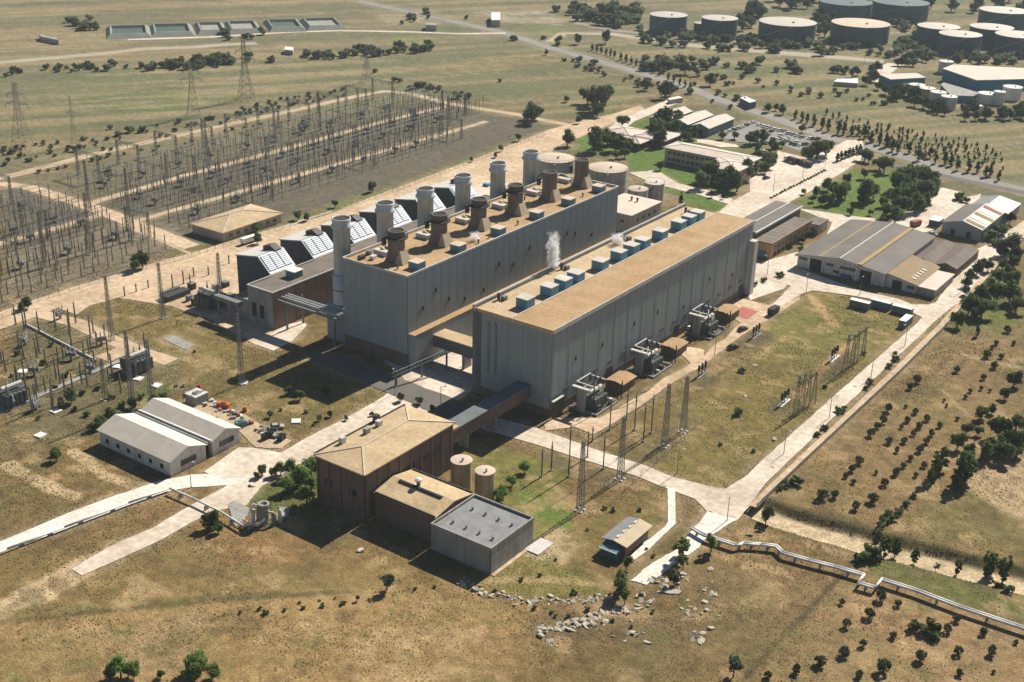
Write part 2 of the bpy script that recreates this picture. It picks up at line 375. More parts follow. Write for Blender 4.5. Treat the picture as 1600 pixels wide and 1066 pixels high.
zone([(1080,290),(1150,318),(1130,335),(1060,315)], (.11,.165,.045), 2, 0.9, 4)
zone([(1245,315),(1335,265),(1430,270),(1465,305),(1400,345),(1345,345),(1270,330)], (.12,.17,.048), 3, 0.95, 6)
zone([(1095,200),(1200,230),(1230,255),(1180,260),(1090,215)], (.14,.15,.06), 3, 0.7, 5)
zone([(1270,450),(1325,455),(1360,480),(1430,500),(1400,530),(1130,765),(1040,742),(985,715),(1120,600)], (.195,.165,.066), 3, 0.95, 5)
zone([(1180,500),(1300,470),(1410,500),(1390,540),(1250,600)], (.175,.165,.062), 8, 0.8, 14)
zone([(1240,700),(1420,545),(1480,480),(1590,430),(1590,900),(1400,830),(1180,790)], (.215,.155,.082), 6, 0.9, 12)
zone([(1450,470),(1590,400),(1590,530),(1480,520),(1420,530)], (.12,.145,.048), 6, 0.85, 14)
zone([(1420,820),(1500,760),(1600,790),(1600,860),(1440,850)], (.15,.145,.062), 6, 0.7, 12)
zone([(1500,760),(1545,720),(1640,680),(1640,830),(1590,812)], (.40,.31,.20), 4, 0.85, 6)
zone([(1330,850),(1590,930),(1640,980),(1560,960),(1380,905)], (.12,.14,.052), 5, 0.8, 12)
zone([(1340,860),(1390,860),(1370,885),(1330,880)], (.085,.13,.042), 2, 0.9, 5)
zone([(1300,905),(1600,985),(1640,1100),(1160,1100)], (.285,.20,.115), 6, 0.85, 14)
zone([(1060,870),(1310,890),(1170,1060),(1000,1060),(1040,960)], (.185,.135,.075), 6, 0.8, 14)
zone([(-60,960),(400,915),(640,905),(850,960),(880,1080),(-60,1130)], (.29,.205,.10), 8, 0.85, 18)
zone([(160,990),(320,960),(330,1030),(180,1060)], (.34,.255,.16), 6, 0.6, 12)
zone([(-60,900),(300,830),(420,880),(700,900),(640,915),(-60,965)], (.19,.145,.066), 8, 0.7, 14)
zone([(300,800),(470,830),(480,880),(330,880)], (.235,.15,.075), 4, 0.7, 8)
zone([(390,740),(500,715),(500,830),(440,830),(400,790)], (.10,.135,.045), 3, 0.85, 6)
zone([(700,680),(880,720),(900,810),(820,850),(760,770)], (.16,.165,.055), 3, 0.8, 6)
zone([(800,760),(900,790),(890,825),(830,810)], (.125,.185,.05), 3, 0.8, 6)
zone([(700,900),(830,860),(920,905),(960,930),(820,935)], (.19,.18,.065), 3, 0.7, 6)
zone([(820,865),(870,830),(910,850),(880,880)], (.42,.34,.215), 3, 0.85, 6)
zone([(830,960),(960,930),(1080,960),(1060,1030),(850,1010)], (.17,.13,.08), 4, 0.8, 10)
zone([(900,800),(1040,755),(1045,800),(1000,870),(900,880)], (.185,.145,.062), 3, 0.7, 6)
zone([(1225,790),(1335,805),(1350,822),(1320,830),(1240,815)], DARK, 2, 0.5, 4)  # paints the shaded stream bank dark
for pts_ in (Q6((395,865),(450,800),(520,760),(560,800),(500,880),(430,885)), Q6((620,730),(680,640),(790,590),(800,650),(720,740),(650,740)), Q6((60,760),(100,690),(190,670),(190,720),(120,780)), Q6((280,570),(330,500),(430,500),(440,540),(370,580))): zone(pts_, (.115,.10,.07), 2.5, .8, 4)
zone(zp(840,580,.2251,[(-20,600),(0,540),(300,640),(560,720),(700,590),(830,420),(1000,290),(1110,360),(1050,420),(880,570),(640,760),(500,790),(330,740)]), (.145,.125,.08), 3, .7, 5)
zone([(-60,975),(10,928),(60,905),(110,878),(160,860),(150,895),(100,912),(60,930),(10,962),(-60,1000)], (.47,.37,.24), 1.5, .9, 10)
# beaten tracks, ruts and furrows
track(Q7((340,0),(430,60),(480,110),(620,155),(760,155)), (.46,.36,.23), 2.2, 0.9, 2.0)
track(Q7((40,60),(150,120),(260,180),(345,205)), (.44,.35,.22), 2.2, 0.9, 2.0)
track(Q7((0,790),(400,745),(800,705),(1200,670),(1600,650)), (.10,.092,.05), 1.0, 0.8, 1.6)
track(Q7((0,755),(400,715),(800,690),(1300,655)), (.13,.115,.055), 1.2, 0.6, 2.0)
track(Q6((90,930),(200,1000),(300,1070)), (.27,.21,.11), 0.8, 0.6)
track(Q6((215,770),(250,690),(330,620),(450,560),(490,520)), (.29,.225,.12), 1.0, 0.6)
track(Q6((190,800),(200,740),(215,690)), (.29,.225,.12), 1.0, 0.6)
track(Q6((610,330),(650,380),(700,440),(715,470)), (.40,.28,.15), 1.8, 0.8, 1.5)
track(Q6((1220,770),(1280,830),(1350,890)), (.33,.26,.16), 0.8, 0.7)
track(Q6((1060,830),(1180,740),(1260,640),(1340,600)), (.26,.20,.12), 1.2, 0.5)
track(Q6((1340,610),(1440,640),(1560,660)), (.42,.35,.24), 1.4, 0.7, 3)
track(Q6((540,800),(620,720),(700,630),(790,560)), (.40,.28,.145), 1.6, 0.9, 1.0)
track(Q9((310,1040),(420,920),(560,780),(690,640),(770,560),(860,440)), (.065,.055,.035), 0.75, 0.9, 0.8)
track(Q9((700,440),(770,500),(840,560)), (.10,.10,.05), 1.5, 0.5)
track(Q8((700,600),(900,590),(1100,600),(1230,620)), (.37,.28,.16), 1.5, 0.7, 2)
track(Q8((700,560),(880,470),(1000,370)), (.36,.27,.155), 1.0, 0.5, 1.5)
for k in range(14):   # plough lines in the near field
    y0 = 955+k*9; track([(-20,y0+18),(420,y0),(860,y0+30)], (.16,.105,.055) if k % 2 else (.33,.24,.13), 0.5, 0.18, 2.0)
for k in range(22):   # mown lines in the dry orchard to the right
    a = 1250+k*16; track([(a,760-k*2),(a+230,520-k*2)], (.15,.11,.06) if k % 2 else (.29,.22,.13), 0.6, 0.22, 2.2)
_near = np.clip((520-np.hypot(GX, GY))/80, 0, 1); _w = fbm(GX/7+21, GY/7+5, 4); _w2 = fbm(GX/4+61, GY/4+15, 3); _w3 = fbm(GX/22+2, GY/22+31, 4)
lay((_w-.60)*14*_near, (.37,.275,.16), .55); lay((.37-_w)*14*_near, (.115,.09,.05), .5); lay((_w2-.66)*14*_near, (.13,.145,.055), .45); lay((_w3-.60)*10*_near, (.14,.13,.058), .32)
d = linedist(GX, GY, STREAM); lay((4.0-d+(n2-0.5)*3)/1.5+0.5, (.52,.43,.30), 0.95); lay(np.clip((d-4.0)/1.2, 0, 1)*np.clip((8.5-d)/2, 0, 1), (.085,.085,.045), 0.75)  # second layer paints shade along the stream banks
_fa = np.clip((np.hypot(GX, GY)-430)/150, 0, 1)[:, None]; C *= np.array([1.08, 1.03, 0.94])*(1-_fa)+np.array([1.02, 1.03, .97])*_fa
C *= (0.80+0.40*fbm(GX/3.1, GY/3.1, 3))[:, None]*(0.86+0.28*n1)[:, None]
nr, na = RR.shape
me = bpy.data.meshes.new('ground')
idx = np.arange(nr*na).reshape(nr, na)
q = np.stack([idx[:-1, :-1], idx[:-1, 1:], idx[1:, 1:], idx[1:, :-1]], -1).reshape(-1, 4)[:, ::-1]
qw = np.stack([idx[:-1, -1], idx[:-1, 0], idx[1:, 0], idx[1:, -1]], -1)[:, ::-1]
q = np.concatenate([q, qw])
me.vertices.add(nr*na); me.vertices.foreach_set('co', np.stack([GX, GY, GZ], -1).astype(np.float32).ravel())
me.loops.add(q.size); me.loops.foreach_set('vertex_index', q.astype(np.int32).ravel())
me.polygons.add(len(q)); me.polygons.foreach_set('loop_start', (np.arange(len(q))*4).astype(np.int32)); me.polygons.foreach_set('loop_total', np.full(len(q), 4, np.int32))
me.update(calc_edges=True)
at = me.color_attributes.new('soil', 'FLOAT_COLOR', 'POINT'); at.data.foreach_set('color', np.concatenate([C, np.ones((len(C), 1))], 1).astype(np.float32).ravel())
gm = bpy.data.materials.new('ground'); gm.use_nodes = True; t = gm.node_tree; n = t.nodes; L = t.links
bs = n['Principled BSDF']; bs.inputs['Roughness'].default_value = 1.0; bs.inputs['Specular IOR Level'].default_value = 0.05
ca = n.new('ShaderNodeVertexColor'); ca.layer_name = 'soil'; geo = n.new('ShaderNodeNewGeometry'); prev = ca.outputs[0]
for sc, det, lo, hi in ((0.35, 6, 0.70, 1.30), (1.7, 4, 0.66, 1.34)):
    nn = n.new('ShaderNodeTexNoise'); nn.inputs['Scale'].default_value = sc; nn.inputs['Detail'].default_value = det; nn.inputs['Roughness'].default_value = 0.7; L.new(geo.outputs['Position'], nn.inputs['Vector'])
    mr = n.new('ShaderNodeMapRange'); mr.inputs[1].default_value = 0.32; mr.inputs[2].default_value = 0.68; mr.inputs[3].default_value = lo; mr.inputs[4].default_value = hi; L.new(nn.outputs[0], mr.inputs[0])
    mm = n.new('ShaderNodeMix'); mm.data_type = 'RGBA'; mm.blend_type = 'MULTIPLY'; mm.inputs[0].default_value = 1; L.new(prev, mm.inputs[6]); L.new(mr.outputs[0], mm.inputs[7]); prev = mm.outputs[2]
bp = n.new('ShaderNodeBump'); bp.inputs['Strength'].default_value = 0.7; bp.inputs['Distance'].default_value = 0.5; L.new(nn.outputs[0], bp.inputs['Height']); L.new(bp.outputs[0], bs.inputs['Normal'])
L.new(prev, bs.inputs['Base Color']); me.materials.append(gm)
go = bpy.data.objects.new('ground', me); COL.objects.link(go); tag(go, kind='structure')

# ================================================================ ROADS, PAVING (flat sheets, each a little above the one below)
PAVED = []; _lev = [0]
def sheet(name, pts, m, jit=0.35, world=False, lift=None):
    P = pts if world else W(pts); out = []
    for i in range(len(P)):
        a, b = P[i], P[(i+1) % len(P)]; L_ = math.hypot(b[0]-a[0], b[1]-a[1]); k = max(1, int(L_/1.1))
        for j in range(k):
            t_ = j/k; x, y = a[0]+(b[0]-a[0])*t_, a[1]+(b[1]-a[1])*t_
            if jit and j:
                nx, ny = -(b[1]-a[1])/L_, (b[0]-a[0])/L_; s_ = (float(fbm(np.array([x/4.3]), np.array([y/4.3]), 4)[0])-0.5)*(1.6 if 'paving' in m else 3.6)*jit
                x += nx*s_; y += ny*s_
            out.append((x, y))
    _lev[0] += 1; z = 0.03+0.005*_lev[0] if lift is None else lift
    PAVED.append(P)
    mb = MB(); mb.add([(x, y, z) for x, y in out], [tuple(range(len(out)))])
    o = mb.build(name, m); 
    if o.data.polygons[0].normal.z < 0: o.data.flip_normals()
    return tag(o, kind='structure')
def ribbon(pts, wid):
    "px centre line, width in m -> world polygon"
    P = [Vector(p) for p in W(pts)]; Lf, Rt = [], []
    for i, p in enumerate(P):
        d_ = (P[min(i+1, len(P)-1)]-P[max(i-1, 0)]).normalized(); nv = Vector((-d_.y, d_.x)); wd = wid[i] if isinstance(wid, (list, tuple)) else wid
        Lf.append(tuple(p+nv*wd/2)); Rt.append(tuple(p-nv*wd/2))
    return Lf+Rt[::-1]
# far roads
HWY = [(560,2),(645,20),(720,36),(787,51),(854,73),(969,105),(1070,135),(1121,155),(1205,182),(1296,216),(1347,226),(1431,250),(1482,270),(1588,294),(1720,325)]
sheet('highway_verge', ribbon(HWY, 17), 'verge', 0.8, True)
sheet('highway', ribbon(HWY, 10), 'asphalt', 0.1, True)
sheet('railway_bed', ribbon([(1250,222),(1357,249),(1465,273),(1588,299),(1720,328)], 6), 'asphalt_dark', 0.3, True)
sheet('road', ribbon([(-20,100),(80,91),(160,84),(220,77),(300,74),(350,70),(400,68)], 10), 'dirt_far', 0.8, True)
sheet('road', ribbon([(200,62),(330,58),(460,50),(530,48),(640,50),(720,53),(790,52)], 5), 'paving', 0.3, True)
sheet('road', ribbon([(860,66),(880,52),(960,54),(1070,70),(1180,80),(1260,86),(1380,96)], [9,9,12,14,14,16,12]), 'dirt_far', 0.6, True)
sheet('road', ribbon([(900,36),(960,48),(1060,58),(1150,66)], 7), 'asphalt', 0.3, True)
sheet('road', ribbon([(1360,130),(1385,108),(1400,100)], 12), 'paving', 0.6, True)
# switchyard service roads
sheet('road', ribbon([(-40,288),(10,277),(160,238),(320,203),(480,168),(560,150),(600,143),(640,146),(700,162),(800,178),(880,194),(905,200)], 6.0), 'dirt', 0.3, True)
sheet('road', ribbon([(-40,290),(10,288),(50,294),(115,315),(160,330),(300,386)], [7,7,7,7,8,8]), 'paving_tan', 0.5, True)
sheet('service_track', ribbon([(135,320),(290,274),(450,232),(600,190),(700,166)], 4.5), 'dirt', 0.5, True)
sheet('service_track', ribbon([(215,345),(385,297),(520,259),(640,225),(760,190)], 4.0), 'dirt', 0.5, True)
sheet('service_track', ribbon([(-30,390),(60,365),(160,335)], 4.0), 'dirt', 0.5, True)
sheet('service_track', ribbon([(190,352),(240,372),(300,398)], 2.0), 'dirt', 0.3, True)
sheet('service_track', ribbon([(-20,497),(60,468),(200,425),(300,398),(430,358),(520,330)], 1.4), 'kerb', 0.2, True)
# main tan apron on the far side of the halls
sheet('apron', [(-40,505),(10,486),(110,450),(180,432),(260,405),(300,396),(400,365),(505,338),(590,305),(690,268),(770,238),(858,203),(905,190),(960,178),(1000,165),(1010,172),(930,205),(880,225),(862,236),(870,245),(855,300),(560,420),(500,440),(450,470),(445,500),(400,540),(330,500),(265,478),(185,466),(140,478),(120,492),(90,482),(10,512),(-40,530)], 'paving_tan', 0.5)
sheet('road', ribbon([(60,490),(120,505),(170,530),(225,552),(268,566)], 6.5), 'paving_tan', 0.4, True)
sheet('pad', ribbon([(160,562),(200,545),(212,540)], 7), 'paving_tan', 0.3, True)
sheet('pad', Q4((755,535),(800,515),(895,560),(870,585),(840,575)), 'concrete', 0.2)
sheet('pad', Q4((1160,550),(1340,465),(1400,450),(1420,470),(1350,545),(1265,588)), 'paving', 0.2)
# front road of the halls, the yard between them and the long road to the left
sheet('road', [(380,745),(436,710),(480,684),(540,654),(600,620),(640,585),(660,570),(700,560),(745,548),(748,602),(700,640),(650,665),(600,655),(510,705),(470,725),(410,760),(385,790),(330,800),(250,845),(200,868),(128,900),(112,890),(170,855),(240,825),(290,795),(340,768)], 'paving', 0.45)
sheet('yard', [(600,565),(660,540),(700,512),(745,490),(775,600),(745,600),(690,642),(640,600)], 'paving', 0.1)
sheet('road', [(-40,862),(10,843),(100,805),(180,775),(250,752),(300,742),(360,740),(390,745),(370,758),(300,762),(265,768),(200,792),(100,830),(10,858),(-40,880)], 'paving_white', 0.35)
sheet('forecourt', [(318,738),(372,700),(392,700),(440,708),(410,735),(380,748),(350,748)], 'paving', 0.3)
sheet('scrapyard', [(275,640),(310,618),(340,628),(400,660),(455,690),(440,702),(400,700),(370,672),(330,650)], 'dirt', 0.6)
sheet('road', [(770,652),(840,670),(934,704),(1011,729),(1054,747),(1120,763.5),(1160,766),(1140,800),(1105,800),(1085,780),(1042,764),(993,744),(914,720),(840,696),(770,676),(700,655),(720,640)], 'paving', 0.3)
sheet('road', [(545,560),(620,590),(700,620),(770,652),(740,668),(660,640),(600,612),(480,560),(500,548)], 'asphalt_dark', 0.3)  # dark colour paints the shade on this stretch of the front road
# road and apron along the right-hand hall
sheet('apron', zp(860,440,.2375,[(-40,925),(50,900),(320,900),(420,850),(650,720),(740,640),(900,560),(1000,500),(1080,420),(1150,380),(1210,310),(1290,250),(1420,170),(1600,60),(1640,60),(1640,120),(1430,260),(1300,330),(1160,430),(1000,560),(820,660),(640,790),(420,930),(280,1010),(160,960),(-40,985)]), 'paving_tan', 0.4)
sheet('apron', zp(860,440,.2375,[(1110,190),(1240,110),(1440,160),(1400,250),(1290,300),(1200,240)]), 'paving_tan', 0.3)
sheet('apron', zp(860,440,.2375,[(850,470),(900,430),(1010,450),(1010,520),(940,560),(900,520)]), 'paving_tan', 0.3)
# right-hand road and its wall lane
sheet('road', [(1104,794),(1125,770),(1165,745),(1202,710),(1300,622),(1426,512),(1460,478),(1500,440),(1530,405),(1545,385),(1560,372),(1600,345),(1640,330),(1640,352),(1600,372),(1570,400),(1535,438),(1500,470),(1465,499),(1400,560),(1300,655),(1244,710),(1195,757),(1172,790),(1150,815),(1125,812)], 'paving', 0.35)
sheet('road', [(1060,858),(1105,800),(1150,812),(1110,838),(1080,865),(1050,885),(1010,915),(985,908),(1020,880)], 'paving_white', 0.8)
sheet('footpath', zp(880,780,.1501,[(1085,-110),(1090,240),(1060,290),(900,420),(850,450),(700,600),(740,640),(880,540),(1170,260),(1165,-110)]), 'paving_white', 0.15)
sheet('wall_lane', ribbon([(1175,792),(1240,730),(1320,655),(1400,580),(1470,510),(1545,425),(1600,365)], 2.2), 'paving_tan', 0.2, True)
# plaza, boulevard and yards at the far right
sheet('plaza', Q3((700,690),(780,650),(850,650),(860,700),(840,745),(760,800),(640,870),(520,935),(480,980),(340,1080),(230,1120),(150,1010),(190,980),(245,935),(330,890),(330,830),(440,770),(460,700),(600,735)), 'paving', 0.3)
sheet('yard', [(1245,326),(1330,338),(1402,346),(1330,352),(1249,397),(1248,420),(1225,452),(1172,470),(1166,450),(1172,420),(1200,416),(1290,372),(1300,348)], 'paving', 0.3)
sheet('street', Q3((-230,800),(-100,790),(0,850),(130,880),(250,920),(240,950),(100,905),(0,880),(-120,850)), 'paving', 0.2)
sheet('road', Q6((340,190),(560,130),(545,200),(700,260),(840,310),(1020,350),(1080,375),(1160,375),(1190,365),(1260,270),(1330,200),(1380,120),(1420,100),(1500,110),(1440,170),(1380,270),(1290,370),(1200,440),(1140,440),(1080,410),(900,350),(780,330),(620,310),(560,330),(420,420),(380,430),(460,350),(520,290),(430,250),(340,275)), 'paving', 0.3)
sheet('yard', Q3((1000,1030),(1060,985),(1130,950),(1220,870),(1300,890),(1270,930),(1400,900),(1390,930),(1280,1010),(1180,1066),(1100,1090)), 'paving', 0.4)
sheet('car_park', zp(1100,160,.15625,[(100,330),(240,270),(420,205),(520,195),(640,225),(800,270),(980,330),(1120,340),(1190,370),(1050,430),(940,490),(780,430),(560,420),(330,400),(170,360)]), 'asphalt', 0.3)
sheet('street', ribbon(Q2((1250,620),(1330,560),(1450,510),(1560,465)), 9), 'paving', 0.5, True)
sheet('path', zp(920,150,.1875,[(900,365),(1000,370),(1230,410),(1250,430),(1100,430),(900,390)]), 'paving', 0.4)

# pale dust and trampled soil beside the paved edges
BASE_C = C.copy()
for P_ in PAVED:
    xs = [p[0] for p in P_]; ys = [p[1] for p in P_]; bb = np.where((GX > min(xs)-4) & (GX < max(xs)+4) & (GY > min(ys)-4) & (GY < max(ys)+4))[0]
    if not len(bb): continue
    dd = -polydist(GX[bb], GY[bb], P_); m_ = (np.clip((2.6-dd-(n2[bb]-.5)*5)/2.4, 0, 1)*(.25+.5*n1[bb]))[:, None]; C[bb] = C[bb]*(1-m_*.75)+np.array((.40,.315,.205))*m_*.75
at.data.foreach_set('color', np.concatenate([C, np.ones((len(C), 1))], 1).astype(np.float32).ravel())
# ================================================================ BUILDING HELPERS
def spread(name, m, mb, parent, offs):
    "alike pieces of one thing: one mesh, one object for each offset"
    o = mb.build(name, m, parent); o.location = offs[0]
    for f in offs[1:]:
        c = o.copy(); COL.objects.link(c); c.parent = parent; c.location = f
    return o
def panels(parent, face, c, a0, a1, z0, z1, n, m, th=0.18, gap=0.16, name='wall_panel'):
    "n cladding panels on a wall; face 'x+','x-','y-','y+', c = wall plane"
    w_ = (a1-a0)/n; mb = MB(); s = 1 if face[1] == '+' else -1
    lo, hi = (c, c+th*s) if s > 0 else (c+th*s, c)
    if face[0] == 'x': mb.box(lo, hi, a0+gap/2, a0+w_-gap/2, z0, z1); offs = [(0, i*w_, 0) for i in range(n)]
    else: mb.box(a0+gap/2, a0+w_-gap/2, lo, hi, z0, z1); offs = [(i*w_, 0, 0) for i in range(n)]
    return spread(name, m, mb, parent, offs)
def wins(parent, face, c, a_list, z0, w_, h_, m='glass', name='window', th=0.12, frame=None):
    mb = MB(); s = 1 if face[1] == '+' else -1; lo, hi = (c-0.05, c+th) if s > 0 else (c-th, c+0.05); a = a_list[0]
    if face[0] == 'x': mb.box(lo, hi, a-w_/2, a+w_/2, z0, z0+h_); offs = [(0, q-a, 0) for q in a_list]
    else: mb.box(a-w_/2, a+w_/2, lo, hi, z0, z0+h_); offs = [(q-a, 0, 0) for q in a_list]
    return spread(name, m, mb, parent, offs)
def parapet(parent, x0, x1, y0, y1, z, h, t, m, sides='NSEW'):
    for k in sides:
        mb = MB()
        if k == 'S': mb.box(x0, x1, y0, y0+t, z, z+h)
        if k == 'N': mb.box(x0, x1, y1-t, y1, z, z+h)
        if k == 'W': mb.box(x0, x0+t, y0+t+.003, y1-t-.003, z, z+h)
        if k == 'E': mb.box(x1-t, x1, y0+t+.003, y1-t-.003, z, z+h)
        mb.build('parapet', m, parent)
def hip(parent, x0, x1, y0, y1, z, zr, m, axis='y', inset=None, ov=0.8, eave='pale', caps=None, th=0.35):
    x0 -= ov; x1 += ov; y0 -= ov; y1 += ov; mb = MB(); zb = z+th
    ins = inset if inset is not None else ((x1-x0)/2 if axis == 'y' else (y1-y0)/2)
    if axis == 'y': r1, r2 = ((x0+x1)/2, y0+ins, zr), ((x0+x1)/2, y1-ins, zr); Fc = [(0,1,4),(1,2,5,4),(2,3,5),(3,0,4,5)]
    else: r1, r2 = (x0+ins, (y0+y1)/2, zr), (x1-ins, (y0+y1)/2, zr); Fc = [(0,1,5,4),(1,2,5),(2,3,4,5),(3,0,4)]
    P = [(x0,y0,zb),(x1,y0,zb),(x1,y1,zb),(x0,y1,zb),r1,r2]
    mb.add(P, Fc+[(3,2,1,0)]); rf = mb.build('roof', m, parent)
    MB().box(x0, x1, y0, y1, z-0.02, z+th-0.02).build('eave', eave, parent)
    if caps:
        pr = [(P[0],r1),(P[1],r1 if axis=='y' else r2),(P[2],r2),(P[3],r2 if axis=='y' else r1),(r1,r2)]
        for a, b in pr: MB().bar((a[0],a[1],a[2]+0.05), (b[0],b[1],b[2]+0.05), 0.22, 4).build('ridge_cap', caps, rf)
    return rf
def gable(parent, x0, x1, y0, y1, ze, zr, m, ridge='x', ov=0.5, th=0.25, name='roof', mid=None, m2=None):
    "two roof slabs, each a part of its own; ridge along 'x' or 'y'"
    m2 = m2 or m
    if ridge == 'x':
        c = (y0+y1)/2 if mid is None else mid; a0, a1 = x0-ov, x1+ov; e0, e1 = y0-ov, y1+ov
        MB().profile([(e0,ze),(c,zr),(c,zr+th),(e0,ze+th)], 'x', a0, a1).build(name, m, parent)
        MB().profile([(c,zr),(e1,ze),(e1,ze+th),(c,zr+th)], 'x', a0, a1).build(name, m2, parent)
    else:
        c = (x0+x1)/2 if mid is None else mid; a0, a1 = y0-ov, y1+ov; e0, e1 = x0-ov, x1+ov
        MB().profile([(e0,ze),(c,zr),(c,zr+th),(e0,ze+th)], 'y', a0, a1).build(name, m, parent)
        MB().profile([(c,zr),(e1,ze),(e1,ze+th),(c,zr+th)], 'y', a0, a1).build(name, m2, parent)
def gable_walls(parent, x0, x1, y0, y1, ze, zr, m, ridge='x', mid=None):
    if ridge == 'x': c = (y0+y1)/2 if mid is None else mid; MB().profile([(y0,0),(y1,0),(y1,ze),(c,zr),(y0,ze)], 'x', x0, x1).build('wall', m, parent)
    else: c = (x0+x1)/2 if mid is None else mid; MB().profile([(x0,0),(x1,0),(x1,ze),(c,zr),(x0,ze)], 'y', y0, y1).build('wall', m, parent)
def fr(a, b, n): return [a+(b-a)*(i+0.5)/n for i in range(n)]

# ================================================================ HALL A (with the stacks)
AX0, AX1, AY0, AY1, AH = -278.7, -250.6, 296.4, 428.0, 32.6
t = thing('boiler_hall', 'tall grey panelled hall carrying six rusty stacks on its tan roof', 'power plant', (AX0, AY0, 0))
MB().box(AX0, AX1, AY0, AY1, 0, AH-0.6).build('wall', 'wall_joint', t)
panels(t, 'x+', AX1, AY0, AY1, 12.7, AH-0.3, 30, 'wall_grey')
panels(t, 'y-', AY0, AX0, AX1, 5.0, AH-0.3, 5, 'wall_grey', gap=0.08)
panels(t, 'x-', AX0, AY0, AY1, 0.2, AH-0.3, 30, 'wall_grey')
panels(t, 'y+', AY1, AX0, AX1, 0.2, AH-0.3, 5, 'wall_grey')
MB().box(AX0-.1, AX1+.1, AY0-0.25, AY0, 0, 4.95).build('plinth', 'wall_brown', t)
MB().box(AX0+.3, AX1-.3, AY0+.3, AY1-.3, AH-0.6, AH-0.35).build('roof', 'roof_tan', t)
parapet(t, AX0-.2, AX1+.2, AY0-.2, AY1+.2, AH-0.25, 0.75, 0.45, 'pale')
lo = MB().box(AX1, AX1+3.0, AY0+.2, AY1, 0, 12.3).build('side_gallery', 'wall_grey', t)
MB().box(AX1+.2, AX1+3.1, AY0, AY1, 12.3, 12.6).build('ledge', 'roof_tan', lo)
for y in (304, 311, 318, 327, 338, 347, 356, 366, 378, 391, 397, 409):
    wins(t, 'x+', AX1+.18, [y], 14+((y*7) % 11)*0.9, 0.9, 1.5, 'dark_open')
for k, (x, y) in enumerate([(-274, 300.5), (-271, 303), (-275.5, 306)]):
    MB().cbox((x, y, AH-0.35), 1.6, 2.4, 1.3, 0.2*k).build('roof_unit', ('dark_metal', 'pale', 'steel')[k], t)
for i in range(6):
    MB().box(-274.5, -269, 307+i*22.5, 309.2+i*22.5, AH-0.35, AH+1.3).build('roof_duct', 'pale', t)
    MB().box(-275.5, -270.5, 314+i*22.5, 317+i*22.5, AH-0.35, AH+0.5).build('roof_hatch', 'roof_sand', t)
# rusty stacks on the roof
sbase = AH-0.35
def roof_stack(i, plat):
    x, y = -263.6, 306.4+22.8*i
    s = thing('roof_stack', ['short rust-streaked stack with sooty platform ring at the hall front corner', 'short rust-streaked stack with sooty ring, second from the hall front', 'short rust-streaked stack with sooty ring, third from the hall front', 'short rust-streaked stack with sooty ring, fourth from the hall front', 'bare brown stack without a ring, second from the far end of the hall roof', 'bare brown stack without a ring at the far end of the hall roof'][i], 'stack', (x, y, sbase), 'rusty stacks on the hall roof')
    MB().lathe([(2.95,sbase),(2.8,sbase+10.6),(2.85,sbase+10.6),(2.85,sbase+11),(2.45,sbase+11),(2.4,sbase+8)], 28, (x,y), cap_top=True).build('shaft', 'stack_rust', s, True); shf = s.children[-1]
    MB().add([(x-.5,y-2.9,sbase),(x+4.6,y-2.2,sbase),(x+4.6,y+2.6,sbase),(x-.5,y+2.9,sbase),(x+.6,y-2.5,sbase+5.2),(x+2.75,y-1.6,sbase+4.6),(x+2.75,y+1.8,sbase+4.6),(x+.6,y+2.5,sbase+5.2)], [(0,1,5,4),(1,2,6,5),(2,3,7,6),(3,0,4,7),(4,5,6,7)]).build('hood', 'flange', s)
    MB().add([(x+.5,y-2.9,sbase),(x-3.5,y-2.2,sbase),(x-3.5,y+2.2,sbase),(x+.5,y+2.9,sbase),(x-.6,y-2.3,sbase+2.4),(x-2.6,y-1.6,sbase+2.0),(x-2.6,y+1.6,sbase+2.0),(x-.6,y+2.3,sbase+2.4)], [(1,0,4,5),(2,1,5,6),(3,2,6,7),(0,3,7,4),(5,4,7,6)]).build('hood', 'stack_rust', s)
    MB().lathe([(2.44,sbase+10.7),(2.43,sbase+10.72)], 24, (x,y)).build('mouth', 'soot', shf)
    if plat:
        p = MB(); p.lathe([(2.8,sbase+8.4),(4.0,sbase+8.4),(4.0,sbase+8.7),(2.8,sbase+8.7)], 20, (x,y), False)
        for k in range(14):
            a = 2*math.pi*k/14; p.bar((x+3.9*math.cos(a),y+3.9*math.sin(a),sbase+8.6), (x+3.9*math.cos(a),y+3.9*math.sin(a),sbase+10), 0.09)
        pts = [(x+3.9*math.cos(2*math.pi*k/20), y+3.9*math.sin(2*math.pi*k/20), sbase+9.9) for k in range(21)]; p.tube(pts, 0.08, 4)
        p.build('platform', 'dark_metal', shf)
    MB().cbox((x-3.6,y-2.2,sbase+5.5), 1.0, 1.3, 2.8).build('junction_box', 'dark_metal', s)
    MB().tube([(x-2.6,y+2.5,sbase+1),(x-6.5,y+2.5,sbase+1),(x-9,y+2.5,sbase+2)], 0.55).build('duct', 'pale', s)
for i in range(6): roof_stack(i, i < 4)
for i, y in enumerate([305.8, 328, 351.3, 375.5, 397, 419]):
    s = thing('roof_vent', 'blue-grey box vent at the parapet beside the '+['first','second','third','fourth','fifth','last'][i]+' rusty roof stack', 'vent', (-254.2, y, sbase), 'box vents along the stack hall parapet')
    MB().box(-256.3, -252.2, y-2, y+2, sbase, sbase+2.3).build('housing', 'vent_blue', s)
    MB().box(-256.5, -252, y-2.2, y+2.2, sbase+2.3, sbase+2.55).build('lid', 'tank_top', s)
